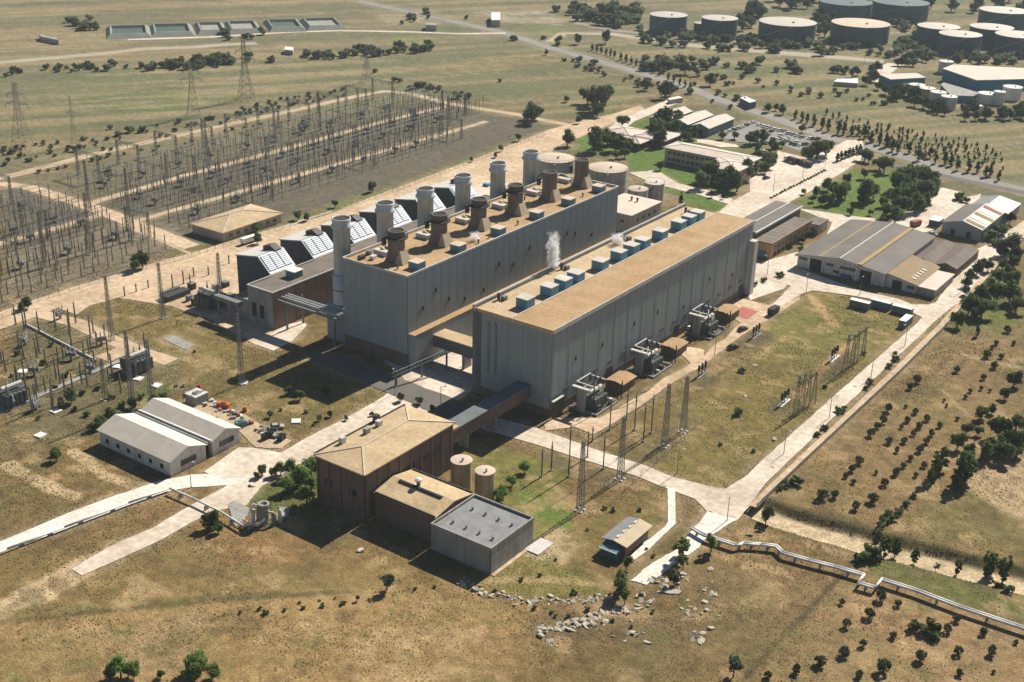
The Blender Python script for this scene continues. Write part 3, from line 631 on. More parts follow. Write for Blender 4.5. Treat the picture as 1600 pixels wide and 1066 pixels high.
for k in range(14):
    x, y = -252.5-rnd.random()*18, 300+k*9+rnd.random()*5
    if any(math.hypot(x+263.6, y-306.4-22.8*i) < 6.5 for i in range(6)) or any(abs(y-q) < 3 and x > -257.5 for q in (305.8,328,351.3,375.5,397,419)): continue
    s = thing('vent_pipe', 'small dark vent pipe on the tan roof between the stacks', 'pipe', (x, y, sbase), 'small vent pipes on the stack hall roof')
    MB().lathe([(0.3,sbase),(0.3,sbase+1.2)], 8, (x,y)).build('pipe', 'insulator', s); MB().lathe([(0.55,sbase+1.2),(0.2,sbase+1.6)], 8, (x,y)).build('cowl', 'dark_metal', s)
for (x, y, h_) in ((-262.5, 341, 1.0), (-254.6, 388, 0.8)):
    pass
# tall grey stacks standing behind
def tall_stack(i):
    x, y, zt = -285.0, 302.8+22.5*i, 43.9
    s = thing('tall_stack', ['tall grey steel stack beside the front corner of the stack hall', 'tall grey steel stack second along the row from the hall front', 'tall grey steel stack third along the row from the hall front', 'tall grey steel stack fourth along the row from the hall front', 'tall grey steel stack fifth along the row from the hall front', 'tall grey steel stack ending the row beside the big storage tanks'][i], 'stack', (x, y, 0), 'tall grey stacks in a row')
    MB().lathe([(3.6,13),(3.6,24.0)], 32, (x,y)).build('lower_shaft', 'stack_grey', s, True)
    MB().lathe([(3.62,18.2),(3.85,18.2),(3.85,18.6),(3.62,18.6)], 32, (x,y), False).build('ring', 'steel', s)
    MB().lathe([(3.05,24.0),(2.95,zt-3.2),(3.6,zt-3.2),(3.6,zt-2.6),(3.05,zt-2.0),(3.3,zt-0.5),(3.3,zt),(2.95,zt),(2.9,zt-4)], 32, (x,y), True).build('shaft', 'stack_grey', s, True); shf = [c_ for c_ in s.children if c_.name.startswith('shaft')][0]
    MB().lathe([(2.93,zt-0.3),(2.92,zt-0.28)], 28, (x,y)).build('mouth', 'soot', shf)  # dark disc just under the rim stands for the shaded hollow
    l = MB()
    for dx in (-.25,.25): l.bar((x+3.15, y+dx-.8, 24), (x+3.15, y+dx-.8, zt-3), 0.07)
    for k in range(28): l.bar((x+3.15,y-1.05,24.3+k*.6), (x+3.15,y-.55,24.3+k*.6), 0.05)
    l.build('ladder', 'pale', shf)
    MB().box(x-4.2, x+4.2, y-4.2, y+4.2, 0, 13).build('boiler_casing', 'wall_grey', s)
for i in range(6): tall_stack(i)
# low brown annexe and the intake filter houses
t = thing('annexe', 'long low flat-roofed building with brown roof and pale roof edge below the filter houses', 'building', (-321, 291.6, 0))
MB().box(-321, -308.4, 291.6, 433, 0, 13.6).build('wall', 'wall_joint', t)
panels(t, 'y-', 291.6, -321, -308.4, 0.2, 13.4, 3, 'concrete'); panels(t, 'x+', -308.4, 291.6, 433, 0.2, 13.4, 26, 'wall_brown')
MB().box(-320.7, -308.7, 291.9, 432.7, 13.6, 13.8).build('roof', 'roof_brown', t)
parapet(t, -321.2, -308.2, 291.4, 433.2, 13.85, 0.5, 0.4, 'pale')
MB().box(-330, -321.2, 293, 340, 0, 7.5).build('lower_wing', 'concrete', t)
wins(t, 'y-', 291.42, [-318, -314], 3, 2, 5, 'dark_open', 'door')
s = thing('roof_vent', 'pale-topped blue box vent alone on the brown annexe roof', 'vent', (-315, 309, 13.8))
MB().box(-317, -312.6, 306.8, 311, 13.8, 16.2).build('housing', 'wall_bluegreen', s); MB().box(-317.3, -312.3, 306.5, 311.3, 16.2, 16.5).build('lid', 'white_paint', s)
def filter_house(i):
    y0 = 304+22.5*i; y1 = y0+12.5; prof = [(-339.5,0),(-324.5,0),(-324.5,11.5),(-322.4,13.9),(-328.4,19.4),(-339.5,17.5)]
    s = thing('filter_house', ['air intake house with white sloping louvres at the near end of the row', 'air intake house with white sloping louvres, second from the near end', 'air intake house with white louvres, third from the near end', 'air intake house with white louvres, fourth from the near end', 'air intake house with white louvres, fifth from the near end', 'air intake house with white louvres at the far end of the row'][i], 'filter house', (-332, y0, 0), 'intake filter houses along the annexe')
    MB().profile(prof, 'y', y0, y1).build('casing', 'casing_blue', s)
    MB().profile([(-339.9,17.55),(-328.4,19.5),(-328.4,19.9),(-339.9,17.95)], 'y', y0-.4, y1+.4).build('roof', 'pale', s)
    lf = MB().profile([(-328.2,19.55),(-322.1,13.95),(-321.8,14.25),(-327.9,19.9)], 'y', y0-.2, y1+.2).build('louvre_frame', 'louvre_white', s)
    n_ = 9; Lm = MB()
    a = Vector((-327.6,0,19.85)); b = Vector((-322.6,0,15.2)); dv = (b-a)
    for k in range(n_):
        p = a+dv*((k+0.06)/n_); q_ = a+dv*((k+0.9)/n_)
        m_ = MB()
        for c in range(3):
            m_.add([(p.x,y0+.5+c*4,p.z),(p.x,y0+4.0+c*4,p.z),(q_.x+.14,y0+4.0+c*4,q_.z+.17),(q_.x+.14,y0+.5+c*4,q_.z+.17),(q_.x,y0+.5+c*4,q_.z),(q_.x,y0+4+c*4,q_.z)], [(0,1,2,3),(3,2,5,4),(0,3,4),(1,5,2)])
        m_.build('louvre', 'louvre_white', lf)
    MB().box(-322.4, -321.4, y0, y1, 10.5, 13.4).build('sill_box', 'roof_sand', s)
    MB().profile([(-333.5,17),(-327.2,18.2),(-327.2,20.2),(-330,21.6),(-333.5,20.6)], 'y', y0+7.8, y0+11).build('exhaust_hood', 'dark_metal', s)
for i in range(6): filter_house(i)
t = thing('plant_block', 'flat pink-roofed grey block behind the fourth and fifth tall stacks', 'building', (-330, 440, 0))
MB().box(-338, -320, 436, 462, 0, 11).build('wall', 'wall_grey', t); MB().box(-338.4, -319.6, 435.6, 462.4, 11, 11.4).build('roof', 'roof_pink', t)
for k in range(2): MB().cbox((-334+k*8, 452, 11.4), 3, 2.5, 1.2).build('roof_unit', 'vent_blue', t)
# step-up transformer and bushings at the near end of the annexe
def step_up(loc, lab, rz=0, grp=None, sc=1.0):
    s = thing('transformer', lab, 'transformer', (0,0,0), grp)
    MB().box(-4,4,-2.2,2.2,0.6,5).build('tank', 'transformer_green', s); MB().box(-4.6,4.6,-2.7,2.7,0,0.6).build('plinth', 'concrete', s)
    r = MB().box(-3.7,-2.6,2.3,4,1,4.6); o = r.build('radiator', 'transformer_green', s)
    for f in ((1.5,0,0),(3,0,0),(4.5,0,0),(6,0,0)):
        c = o.copy(); COL.objects.link(c); c.parent = s; c.location = f
    r = MB().box(-3.7,-2.6,-4,-2.3,1,4.6); o = r.build('radiator', 'transformer_green', s)
    for f in ((1.5,0,0),(3,0,0),(4.5,0,0),(6,0,0)):
        c = o.copy(); COL.objects.link(c); c.parent = s; c.location = f
    MB().bar((-3.5,-1.2,6.4),(3.5,-1.2,6.4),0.7,10).build('conservator', 'pale', s)
    for k in range(3):
        b = MB(); b.lathe([(0.32,5),(0.42,5.4),(0.26,5.6),(0.4,6),(0.24,6.3),(0.36,6.7),(0.2,7),(0.14,8.4)],10,(-2.4+2.4*k,1)); b.build('bushing', 'porcelain' if k % 2 else 'insulator', s)
    s.location = loc; s.rotation_euler = (0,0,rz); s.scale = (sc,sc,sc); return s
step_up(G(330,480), 'dark step-up transformer on the tan apron beside the low brown annexe', 0, None, 1.1)
for k, (a, b) in enumerate(((( 265,468),(300,490)),)):
    t = thing('cooler_bank', 'flat dark cooler bank lying on the tan apron near the step-up transformer', 'cooler', G(275,465)); c = G(275,465)
    MB().cbox((c.x,c.y,0), 4, 11, 2.2).build('casing', 'dark_metal', t); MB().cbox((c.x-3,c.y,0.8), 1.2, 9, 1.6).build('fan_row', 'transformer_green', t)
MBw = thing('bus_duct', 'grey elevated bus duct leading from the transformer to the annexe', 'duct', G(345,472))
c0 = G(352,470, 7); MB().box(-334, -321.5, c0.y-1.2, c0.y+1.2, 6.8, 8.4).build('duct', 'steel', MBw)
for x in (-333, -327.5): MB().box(x-.3, x+.3, c0.y-.3, c0.y+.3, 0, 6.8).build('support', 'concrete', MBw)
# pipes and lattice gallery in the shade between annexe and hall
t = thing('pipe_rack', 'pipe rack in the shade between the brown annexe and the stack hall', 'pipe rack', (-293, 297, 0))
for y in (294, 302): MB().box(-305, -304.4, y, y+.6, 0, 11).build('post', 'steel', t); MB().box(-282, -281.4, y, y+.6, 0, 11).build('post', 'steel', t)
MB().box(-308.2, -279.2, 293.6, 294.4, 10.2, 11).build('beam', 'steel', t)
for k in range(3): MB().bar((-308, 295.5+k*1.6, 11.4), (-279, 295.5+k*1.6, 11.4), 0.55, 10).build('pipe', 'pipe_grey', t)

# ================================================================ HALL B (turbine hall)
BX0, BX1, BY0, BY1, BH = -222.8, -192.9, 295.6, 433.0, 29.5
t = thing('turbine_hall', 'long grey turbine hall with tan roof and a row of blue roof vents', 'power plant', (BX0, BY0, 0))
MB().box(BX0, BX1, BY0, BY1, 0, BH-0.8).build('wall', 'wall_joint', t)
panels(t, 'x+', BX1, BY0, BY1, 3.0, BH-1.0, 34, 'wall_grey', th=0.2, gap=0.10)
panels(t, 'y-', BY0, BX0+3.2, BX1, 3.0, BH-1.0, 5, 'wall_grey', gap=0.08)
panels(t, 'x-', BX0, BY0+.2, BY1, 0.2, BH-1.0, 34, 'wall_grey')
panels(t, 'y+', BY1, BX0, BX1, 0.2, BH-1.0, 6, 'wall_grey')
MB().box(BX0-.2, BX0+3.1, BY0-.22, BY0, 0, BH-1).build('stair_panel', 'wall_joint', t)
for k in range(16): MB().box(BX1+.19, BX1+.27, BY0+.6+k*8.95, BY0+1.1+k*8.95, 0, BH-1.2).build('pilaster', 'wall_grey', t)
MB().box(BX1, BX1+.3, BY0, BY1, 0, 2.95).build('plinth', 'wall_brown', t); MB().box(BX0+3.2, BX1, BY0-.3, BY0, 0, 2.95).build('plinth', 'wall_brown', t)
for x in (-216.6, -213.9): MB().box(x-.4, x+.4, BY0-.35, BY0-.2, 9, BH-3.2).build('louvre_strip', 'steel', t)
XS = -208.0
MB().box(BX0+.5, XS, BY0+.2, BY1-.2, BH-0.8, BH-0.35).build('lower_roof', 'roof_sand', t)
MB().box(XS, BX1+.3, BY0-.1, BY1+.1, BH-0.8, BH+0.05).build('upper_roof', 'roof_tan', t)
MB().box(XS-.35, XS, BY0, BY1, BH-0.35, BH+0.25).build('step_flashing', 'pale', t)
MB().box(BX1+.3, BX1+.6, BY0-.3, BY1+.3, BH-1.1, BH+.25).build('fascia', 'pale', t)
MB().box(BX0, BX1+.3, BY0-.45, BY0-.1, BH-1.0, BH+.2).build('fascia', 'roof_sand', t)
MB().box(BX0-.3, BX0+.5, BY0-.2, BY1+.2, BH-1.0, BH+0.7).build('parapet', 'steel', t)
MB().box(BX0-.35, BX0-.05, BY0, BY1, BH+.7, BH+.85).build('coping', 'white_paint', t)
MB().box(BX1, BX1+2.6, 430.4, 433.6, 0, 22).build('stair_tower', 'wall_white', t)
for y in (309,325,345,361,380,399,418): wins(t, 'x+', BX1+.22, [y], 9+((y*5) % 9), 0.7, 1.4, 'dark_open')
for y_ in (302, 330.5, 355, 376, 397, 427): MB().box(BX1+.22, BX1+.34, y_-1.8, y_+1.8, .2, 5).build('roller_door', 'dark_metal', t)
for y_ in fr(300, 430, 15): MB().box(BX1+.22, BX1+.32, y_-1.4, y_+1.4, 6.2, 7.6).build('louvre', 'wall_joint', t)
l_ = MB()
for d_ in (-.3,.3): l_.bar((BX0+1.6+d_, BY0-.6, 0), (BX0+1.6+d_, BY0-.6, BH), .07)
for k in range(46): l_.bar((BX0+1.3,BY0-.6,.5+k*.63), (BX0+1.9,BY0-.6,.5+k*.63), .05)
l_.build('ladder', 'steel', t)
rz0 = BH-0.35
VB = [306.7,320.1,328.2,335.8,351,363.2,371.7,379.5,392.1,406,414,420.9]
pr = thing('roof_vent', 'blue-grey box vent with pale lid in the row on the turbine hall roof', 'vent', (-210.6, VB[0], rz0), 'blue vents in a row on the turbine hall roof')
y = VB[0]; hs = MB().box(-213, -208.6, y-2.1, y+2.1, rz0, rz0+3.2).build('housing', 'vent_blue', pr); MB().box(-213.2, -208.45, y-2.3, y+2.3, rz0+3.2, rz0+3.45).build('lid', 'vent_top', pr)
for k in range(4): MB().box(-212.8+k*1.08, -212.0+k*1.08, y-2.2, y-2.1, rz0+.5, rz0+2.7).build('grille', 'vent_blue', hs)
ORD = ['first','second','third','fourth','fifth','sixth','seventh','eighth','ninth','tenth','eleventh','twelfth']
for i_, q_ in enumerate(VB): place(pr, (-210.6, q_, rz0), label=ORD[i_]+' blue-grey box vent from the front end of the turbine hall roof')
for k, (px, py) in enumerate([(868,418),(975,375),(778,468),(1071,333)]):
    c = G(px, py, BH-.3); s = thing('exhaust_pipe', ['steaming exhaust pipe at the left parapet of the turbine hall roof','second steaming exhaust pipe further along the turbine hall parapet','thin bare exhaust pipe near the front of the turbine hall roof','dark exhaust pipe at the far end of the turbine hall roof'][k], 'pipe', (max(c.x, BX0+2), c.y, rz0))
    x = s.location.x; MB().lathe([(0.5,rz0),(0.5,rz0+2.0),(0.62,rz0+2.0),(0.62,rz0+2.3)], 12, (x, c.y)).build('pipe', 'dark_metal', s); MB().cbox((x+1.4, c.y+1, rz0), 1.6, 1.6, 1.4).build('silencer', 'steel', s)
# bridge between the halls, pipe bridge, chemical gallery
t = thing('hall_bridge', 'enclosed bridge with tan roof joining the two big halls', 'bridge', (-235, 309, 0))
MB().box(-247.5, BX0-.25, 306, 312, 5.6, 9.6).build('corridor', 'wall_joint', t); MB().box(-247.5, BX0-.25, 305.7, 312.3, 9.6, 10).build('roof', 'roof_sand', t)
MB().box(-236, -235, 307, 311, 0, 5.6).build('pier', 'concrete', t)
t = thing('hall_bridge', 'second enclosed bridge between the big halls, in the dark gap far behind the first', 'bridge', (-235, 372, 0))
MB().box(-247.5, BX0-.25, 369, 375, 5.6, 9.6).build('corridor', 'wall_joint', t); MB().box(-247.5, BX0-.25, 368.7, 375.3, 9.6, 10).build('roof', 'roof_sand', t)
t = thing('pipe_bridge', 'lattice pipe bridge climbing across the lit yard between the halls', 'pipe bridge', tuple(G(650,600)))
a = G(612,590,3.5); b = G(700,552,6)
for dz, dy in ((0,0),(1.4,0),(0,1.6),(1.4,1.6)): MB().bar((a.x,a.y+dy,a.z+dz),(b.x,b.y+dy,b.z+dz),0.14).build('chord', 'steel', t)
m_ = MB()
for k in range(14):
    p = a.lerp(b, k/14); q_ = a.lerp(b, (k+1)/14); m_.bar(p, q_+Vector((0,0,1.4)), .08); m_.bar(p+Vector((0,1.6,0)), q_+Vector((0,1.6,1.4)), .08)
m_.build('bracing', 'steel', t)
for k in (0.05, .5, .95): p = a.lerp(b, k); MB().box(p.x-.25,p.x+.25,p.y+.5,p.y+1,0,p.z).build('support', 'steel', t)
t = thing('inclined_gallery', 'enclosed brown gallery bridging from the hipped brick building to the turbine hall', 'gallery', (-202, 275, 0))
MB().box(-204.8, -200, 253.6, BY0-.4, 5.0, 9.2).build('corridor', 'wall_brown', t); MB().box(-205, -199.8, 253.6, BY0-.4, 9.2, 9.5).build('roof', 'wall_joint', t)
MB().box(-205.3, -199.5, 253.2, 258.5, 9.5, 10.2).build('roof_cap', 'roof_sand', t)
for y in (264, 278): MB().box(-204, -200.8, y, y+.9, 0, 5).build('pier', 'concrete', t)

# ================================================================ CHEMICAL BUILDINGS
t = thing('chemical_building', 'dark brick building with tan hipped roof in front of the turbine hall', 'building', (-215, 215, 0))
x0, x1, y0, y1, h_ = -214.6, -197.2, 215.2, 252.6, 14
MB().box(x0, x1, y0, y1, 0, h_).build('wall', 'wall_brown', t)
hip(t, x0, x1, y0, y1, h_, h_+1.9, 'roof_sand', 'y', inset=9.5, ov=0.5, eave='roof_sand', caps='roof_pink')
for k in range(9): MB().box(x1, x1+.3, y0+.4+k*4.5, y0+1.1+k*4.5, 0, h_-.2).build('pilaster', 'wall_brown', t)
for k in range(5): MB().box(x0+.3+k*4.05, x0+.95+k*4.05, y0-.3, y0, 0, h_-.2).build('pilaster', 'wall_brown', t)
wins(t, 'x+', x1, [227, 233.5, 240, 245.5], 7.5, 3.6, 1.7, 'glass'); wins(t, 'y-', y0, [-210, -201.3], 6.5, 2.6, 1.8, 'glass'); wins(t, 'x-', x0, fr(218,250,6), 7.5, 3.2, 1.7, 'glass')
for nm, px, py, m_ in (('roof_fan', 592, 664, 'pale'), ('roof_fan', 573, 676, 'concrete'), ('roof_unit', 535, 690, 'pale'), ('roof_unit', 588, 655, 'dark_metal')):
    c = G(px, py, h_+1.2); MB().cbox((c.x, c.y, h_+.7), 1.5, 1.5, 1.9).build(nm, m_, t)
for x in (x0-.5,): MB().box(x-.05, x+.25, y0, y1, h_+.33, h_+.8).build('gutter', 'dark_metal', t)
t = thing('filter_building', 'low brick wing with tan ridged roof and ridge slot between brick building and grey block', 'building', (-196, 218, 0))
x0, x1, y0, y1 = -196.2, -175.7, 218, 233.4
MB().profile([(y0,0),(y1,0),(y1,7.8),(225.7,9.2),(y0,7.8)], 'x', x0, x1).build('wall', 'wall_brown', t)
gable(t, x0, x1, y0, y1, 7.8, 9.25, 'roof_sand', 'x', ov=0.25)
MB().box(-193.5, -179, 224.5, 225.3, 9.3, 9.75).build('ridge_slot', 'dark_open', t)
s = thing('roof_cowl', 'white-capped ventilation cowl with long shadow on the low ridged roof', 'vent', (-187.8, 224.6, 9.2))
MB().lathe([(0.55,9.2),(0.55,11.0)], 12, (-187.8,225.9)).build('stem', 'steel', s); MB().lathe([(1.0,11.0),(1.0,11.5),(0.5,11.8)], 12, (-187.8,225.9)).build('cap', 'white_paint', s)
for y in (y0-.25, y1-.05): MB().box(x0, x1, y, y+.3, 7.9, 8.5).build('gutter', 'dark_metal', t)
t = thing('concrete_block', 'plain grey concrete box building with flat grey gravel roof and raised rim', 'building', (-175, 215.6, 0))
x0, x1, y0, y1, h_ = -175.2, -156.2, 215.6, 234, 7.5
MB().box(x0, x1, y0, y1, 0, h_-.5).build('wall', 'concrete', t); MB().box(x0+.4, x1-.4, y0+.4, y1-.4, h_-.5, h_-.35).build('roof', 'roof_grey', t)
parapet(t, x0-.1, x1+.1, y0-.1, y1+.1, h_-.45, .75, .4, 'concrete')
for i in range(2):
    for j in range(4): MB().lathe([(.28,h_-.35),(.28,h_+.3),(.4,h_+.3),(.4,h_+.45)], 10, (-171.5+j*4.2, 220+i*8.2)).build('roof_drain', 'steel', t)
MB().box(x1-.2,x1+.05,y0-.15,y0+.1,0,h_).build('downpipe', 'dark_metal', t); MB().box(x1+.1, x1+1.2, y0, y1, 0, .2).build('footing', 'paving_tan', t)
MB().box(x1+.1, x1+4.5, y1-4, y1+3, 0, .28).build('ramp', 'pale', t)
def tank(name, lab, x, y, r, h_, mw_, mt, grp=None, dome=0.4, rail=False, cat='tank'):
    s = thing(name, lab, cat, (x, y, 0), grp)
    MB().lathe([(r,0),(r,h_)], 40, (x,y), False).build('shell', mw_, s, True)
    rf_ = MB().lathe([(r+.12,h_),(r+.12,h_+.15),(r*.5,h_+.15+dome*.7),(0.05,h_+.15+dome)], 40, (x,y)).build('roof', mt, s)
    MB().lathe([(r*.035+.15,h_+dome*.8),(r*.035+.15,h_+dome*.8+.7),(r*.05+.2,h_+dome*.8+.7),(r*.05+.2,h_+dome*.8+.9)], 8, (x+r*.3,y-r*.2)).build('roof_valve', 'steel', rf_)
    if r > 7:
        m_ = MB()
        for k in range(22): a = -2.6+k*.075; m_.cbox((x+(r+.5)*math.cos(a), y+(r+.5)*math.sin(a), h_*k/22), 1.0, 1.2, .25, a)
        m_.build('spiral_stair', 'pale', s)
        for zf in (.33,.66): MB().lathe([(r+.01,h_*zf),(r+.12,h_*zf),(r+.12,h_*zf+.25),(r+.01,h_*zf+.25)], 40, (x,y), False).build('wind_girder', mw_, s)
    if rail:
        m_ = MB(); pts = [(x+(r+.1)*math.cos(2*math.pi*k/24), y+(r+.1)*math.sin(2*math.pi*k/24), h_+1.1) for k in range(25)]; m_.tube(pts, .06, 4)
        for p in pts[:-1]: m_.bar((p[0],p[1],h_+.1), p, .05)
        m_.build('railing', 'steel', rf_)
        m_ = MB()
        for k in range(16):
            a = -2.4+k*.09; z_ = h_*k/16; m_.cbox((x+(r+.45)*math.cos(a), y+(r+.45)*math.sin(a), z_), .9, .8, .18, a)
        m_.build('stair', 'steel', s)
    return s
tank('cream_tank', 'cream storage tank with tan top against the brick building', -187.9, 244.6, 2.95, 9.0, 'tank_cream', 'tank_top', 'cream tanks by the brick building', .25)
tank('cream_tank', 'shorter cream storage tank standing further from the brick building', -179.6, 244.4, 2.75, 8.6, 'tank_cream', 'tank_top', 'cream tanks by the brick building', .25)
t = thing('pump_set', 'cluster of white pumps and pipes beside the two cream tanks', 'pumps', (-194, 240, 0))
for k in range(4): MB().lathe([(.5,0),(.5,1.8),(.2,2.1)], 10, (-194.5+k*.8, 236.5+k*1.7)).build('pump', 'pipe_white', t)
MB().tube([(-195,236,2),(-191,242,2),(-190,246,1)], .25).build('pipe', 'pipe_white', t); MB().tube([(-184.5,242,.6),(-182,240,.6),(-182,236,3)], .25).build('pipe', 'pipe_white', t)
# steam above the exhaust pipes: dense small clouds
def steam_mat(hgt, rad, dens):
    "wispy white vapour: density falls off from a wandering centre line and is torn by noise"
    vm = bpy.data.materials.new('steam'); vm.use_nodes = True; n = vm.node_tree.nodes; L = vm.node_tree.links; n.remove(n['Principled BSDF'])
    vs = n.new('ShaderNodeVolumePrincipled'); vs.inputs['Color'].default_value = (.99,.99,.99,1)
    tc = n.new('ShaderNodeTexCoord'); nz = n.new('ShaderNodeTexNoise'); nz.inputs['Scale'].default_value = .55; nz.inputs['Detail'].default_value = 4; L.new(tc.outputs['Object'], nz.inputs['Vector'])
    def vmath(op, a, b=None, val=None):
        k = n.new('ShaderNodeVectorMath'); k.operation = op; L.new(a, k.inputs[0])
        if b is not None: L.new(b, k.inputs[1])
        if val is not None: k.inputs[1].default_value = val
        return k
    d1 = vmath('SUBTRACT', nz.outputs['Color'], val=(.5,.5,.5)); d2 = vmath('MULTIPLY', d1.outputs[0], val=(rad*2.4, rad*2.4, rad)); ps = vmath('ADD', tc.outputs['Object'], d2.outputs[0])
    sc = vmath('MULTIPLY', ps.outputs[0], val=(1/rad, 1/rad, 0)); ln = vmath('LENGTH', sc.outputs[0])
    m1 = n.new('ShaderNodeMapRange'); m1.inputs[1].default_value = 1.05; m1.inputs[2].default_value = 0.0; L.new(ln.outputs['Value'], m1.inputs[0])
    sp = n.new('ShaderNodeSeparateXYZ'); L.new(ps.outputs[0], sp.inputs[0]); m2 = n.new('ShaderNodeMapRange'); m2.inputs[1].default_value = hgt; m2.inputs[2].default_value = hgt*.45; L.new(sp.outputs['Z'], m2.inputs[0])
    n2 = n.new('ShaderNodeTexNoise'); n2.inputs['Scale'].default_value = .8; n2.inputs['Detail'].default_value = 5; L.new(tc.outputs['Object'], n2.inputs['Vector']); m3 = n.new('ShaderNodeMapRange'); m3.inputs[1].default_value = .40; m3.inputs[2].default_value = .62; L.new(n2.outputs[0], m3.inputs[0])
    a = n.new('ShaderNodeMath'); a.operation = 'MULTIPLY'; L.new(m1.outputs[0], a.inputs[0]); L.new(m2.outputs[0], a.inputs[1]); b = n.new('ShaderNodeMath'); b.operation = 'MULTIPLY'; L.new(a.outputs[0], b.inputs[0]); L.new(m3.outputs[0], b.inputs[1]); c = n.new('ShaderNodeMath'); c.operation = 'MULTIPLY'; c.inputs[1].default_value = dens; L.new(b.outputs[0], c.inputs[0]); L.new(c.outputs[0], vs.inputs['Density'])
    L.new(vs.outputs[0], n['Material Output'].inputs['Volume']); return vm
def steam(lab, px, py, z0, hgt, rad, dens, flat=1.0):
    c = G(px, py, z0); mb = MB().lathe([(rad*.9,-.2),(rad*2,.6),(rad*2.2,hgt*.6),(rad*1.6,hgt)], 14, (0,0), True, True); o = mb.build('steam', steam_mat(hgt, rad, dens)); o.location = c; o.scale = (flat, flat, 1); tag(o, lab, 'steam', kind='stuff')
steam('white wisp of steam rising above the turbine hall parapet', 864, 416, BH+.8, 12.5, 2.1, 5.0)
steam('low white wisp of steam over the far part of the turbine hall parapet', 965, 377, BH+.6, 3.0, 1.9, 4.0, 1.3)
steam('white steam hugging the stack hall roof beside the third rusty stack', 742, 374, AH+.2, 2.8, 1.7, 4.0, 1.2)
# ================================================================ OTHER BUILDINGS
t = thing('twin_shed', 'white twin-gabled shed with pale striped roof in front of the small switchyard', 'shed', (-287, 200, 0))
gable_walls(t, -286.6, -255.6, 199.6, 212.4, 4.6, 7.0, 'wall_white', 'x'); gable_walls(t, -286.6, -255.6, 214.8, 225.4, 4.6, 6.9, 'wall_white', 'x')
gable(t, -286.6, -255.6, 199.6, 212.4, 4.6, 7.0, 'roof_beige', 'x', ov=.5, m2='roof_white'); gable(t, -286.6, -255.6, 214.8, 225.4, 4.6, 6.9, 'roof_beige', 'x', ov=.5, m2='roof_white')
MB().box(-286.4, -257.2, 212.4, 214.8, 0, 4.3).build('link_wall', 'dark_open', t); MB().box(-286.9, -255.4, 212.95, 214.25, 4.9, 5.15).build('valley_roof', 'roof_grey', t)  # near-black block paints the shade of the recess between the gables
MB().box(-286.9, -255.2, 214.1, 214.6, 5.3, 5.6).build('gutter', 'white_paint', t)
wins(t, 'y-', 199.6, fr(-285.5,-257,6), 1.6, 1.3, 1.3, 'glass'); wins(t, 'x+', -255.6, [206, 220.3], 1.8, 5.6, 1.7, 'glass')
t = thing('relay_building', 'lone low building with tan hipped roof inside the big switchyard', 'building', (-403, 362, 0))
MB().box(-411.5, -392.5, 344.6, 379, 0, 4).build('wall', 'wall_cream', t); hip(t, -411.5, -392.5, 344.6, 379, 4, 7, 'roof_sand', 'y', inset=14, ov=.7, eave='pale', caps='pale'); wins(t, 'x+', -392.5, fr(347,377,7), 1.3, 2, 1.4)
# workshop, big warehouse, sheds on the right
t = thing('workshop', 'two-level workshop with orange lower wall beside the turbine hall far end', 'workshop', (-208, 495, 0))
MB().box(-211, -202, 474, 515, 0, 6.4).build('wall', 'wall_orange', t); MB().box(-211.4, -201.6, 473.6, 515.4, 6.4, 6.8).build('roof', 'roof_brown', t)
parapet(t, -211.4, -201.6, 473.6, 515.4, 6.85, .35, .3, 'wall_orange', 'SE')
MB().box(-223, -211, 476, 523, 0, 9.2).build('rear_wall', 'wall_brown', t); MB().box(-223.5, -210.6, 475.5, 523.5, 9.2, 9.6).build('rear_roof', 'roof_dark', t)
MB().box(-210.6, -210.1, 475.5, 523.5, 9.1, 9.8).build('fascia', 'white_paint', t); MB().box(-217.4, -216.8, 476, 523, 9.6, 9.85).build('roof_rib', 'pale', t)
for y in (482, 490, 498): MB().box(-211, -201.7, y-.15, y+.15, 6.8, 6.95).build('roof_joint', 'pale', t)
MB().box(-209, -204, 473.8, 474, .3, 3.2).build('door', 'wall_bluegreen', t); wins(t, 'x+', -202, fr(476,512,9), 3.4, 2.6, 1.6, 'glass'); wins(t, 'x+', -202, fr(476,512,9), .5, 2.6, 1.8, 'dark_open', 'door')
MB().box(-205, -199, 516.5, 527, 0, 4.6).build('side_block', 'wall_cream', t); MB().box(-205.3, -198.7, 516.2, 527.3, 4.6, 4.9).build('side_roof', 'roof_brown', t)
t = thing('warehouse', 'big warehouse with dark ridged roof, two ochre roof stripes and white front', 'warehouse', (-171, 500, 0))
x0, xm, x1, y0, y1 = -189.4, -170.9, -152.2, 473, 530
MB().profile([(x0,0),(x1,0),(x1,6),(xm,8.2),(x0,5.6)], 'y', y0, y1).build('wall', 'wall_white', t)
MB().profile([(x0-.6,5.65),(xm,8.3),(xm,8.6),(x0-.6,5.95)], 'y', y0-2.2, y1+.6).build('roof', 'roof_dark', t); MB().profile([(xm,8.3),(x1+.6,6.0),(x1+.6,6.3),(xm,8.6)], 'y', y0-2.2, y1+.6).build('roof', 'roof_dark', t)
for x, zc in ((-179, 7.3), (-162.5, 7.75)): MB().box(x-.9, x+.9, y0-2, y1+.5, zc-.3, zc+.14).build('roof_stripe', 'stripe', t)
MB().box(xm-.25, xm+.25, y0-2.2, y1+.6, 8.5, 8.75).build('ridge_cap', 'pale', t)
MB().profile([(x0-.7,5.3),(xm,7.95),(xm,8.35),(x0-.7,5.7)], 'y', y0-2.3, y0-2.21).build('verge_board', 'pale', t); MB().profile([(xm,7.95),(x1+.6,5.65),(x1+.6,6.05),(xm,8.35)], 'y', y0-2.3, y0-2.21).build('verge_board', 'pale', t)
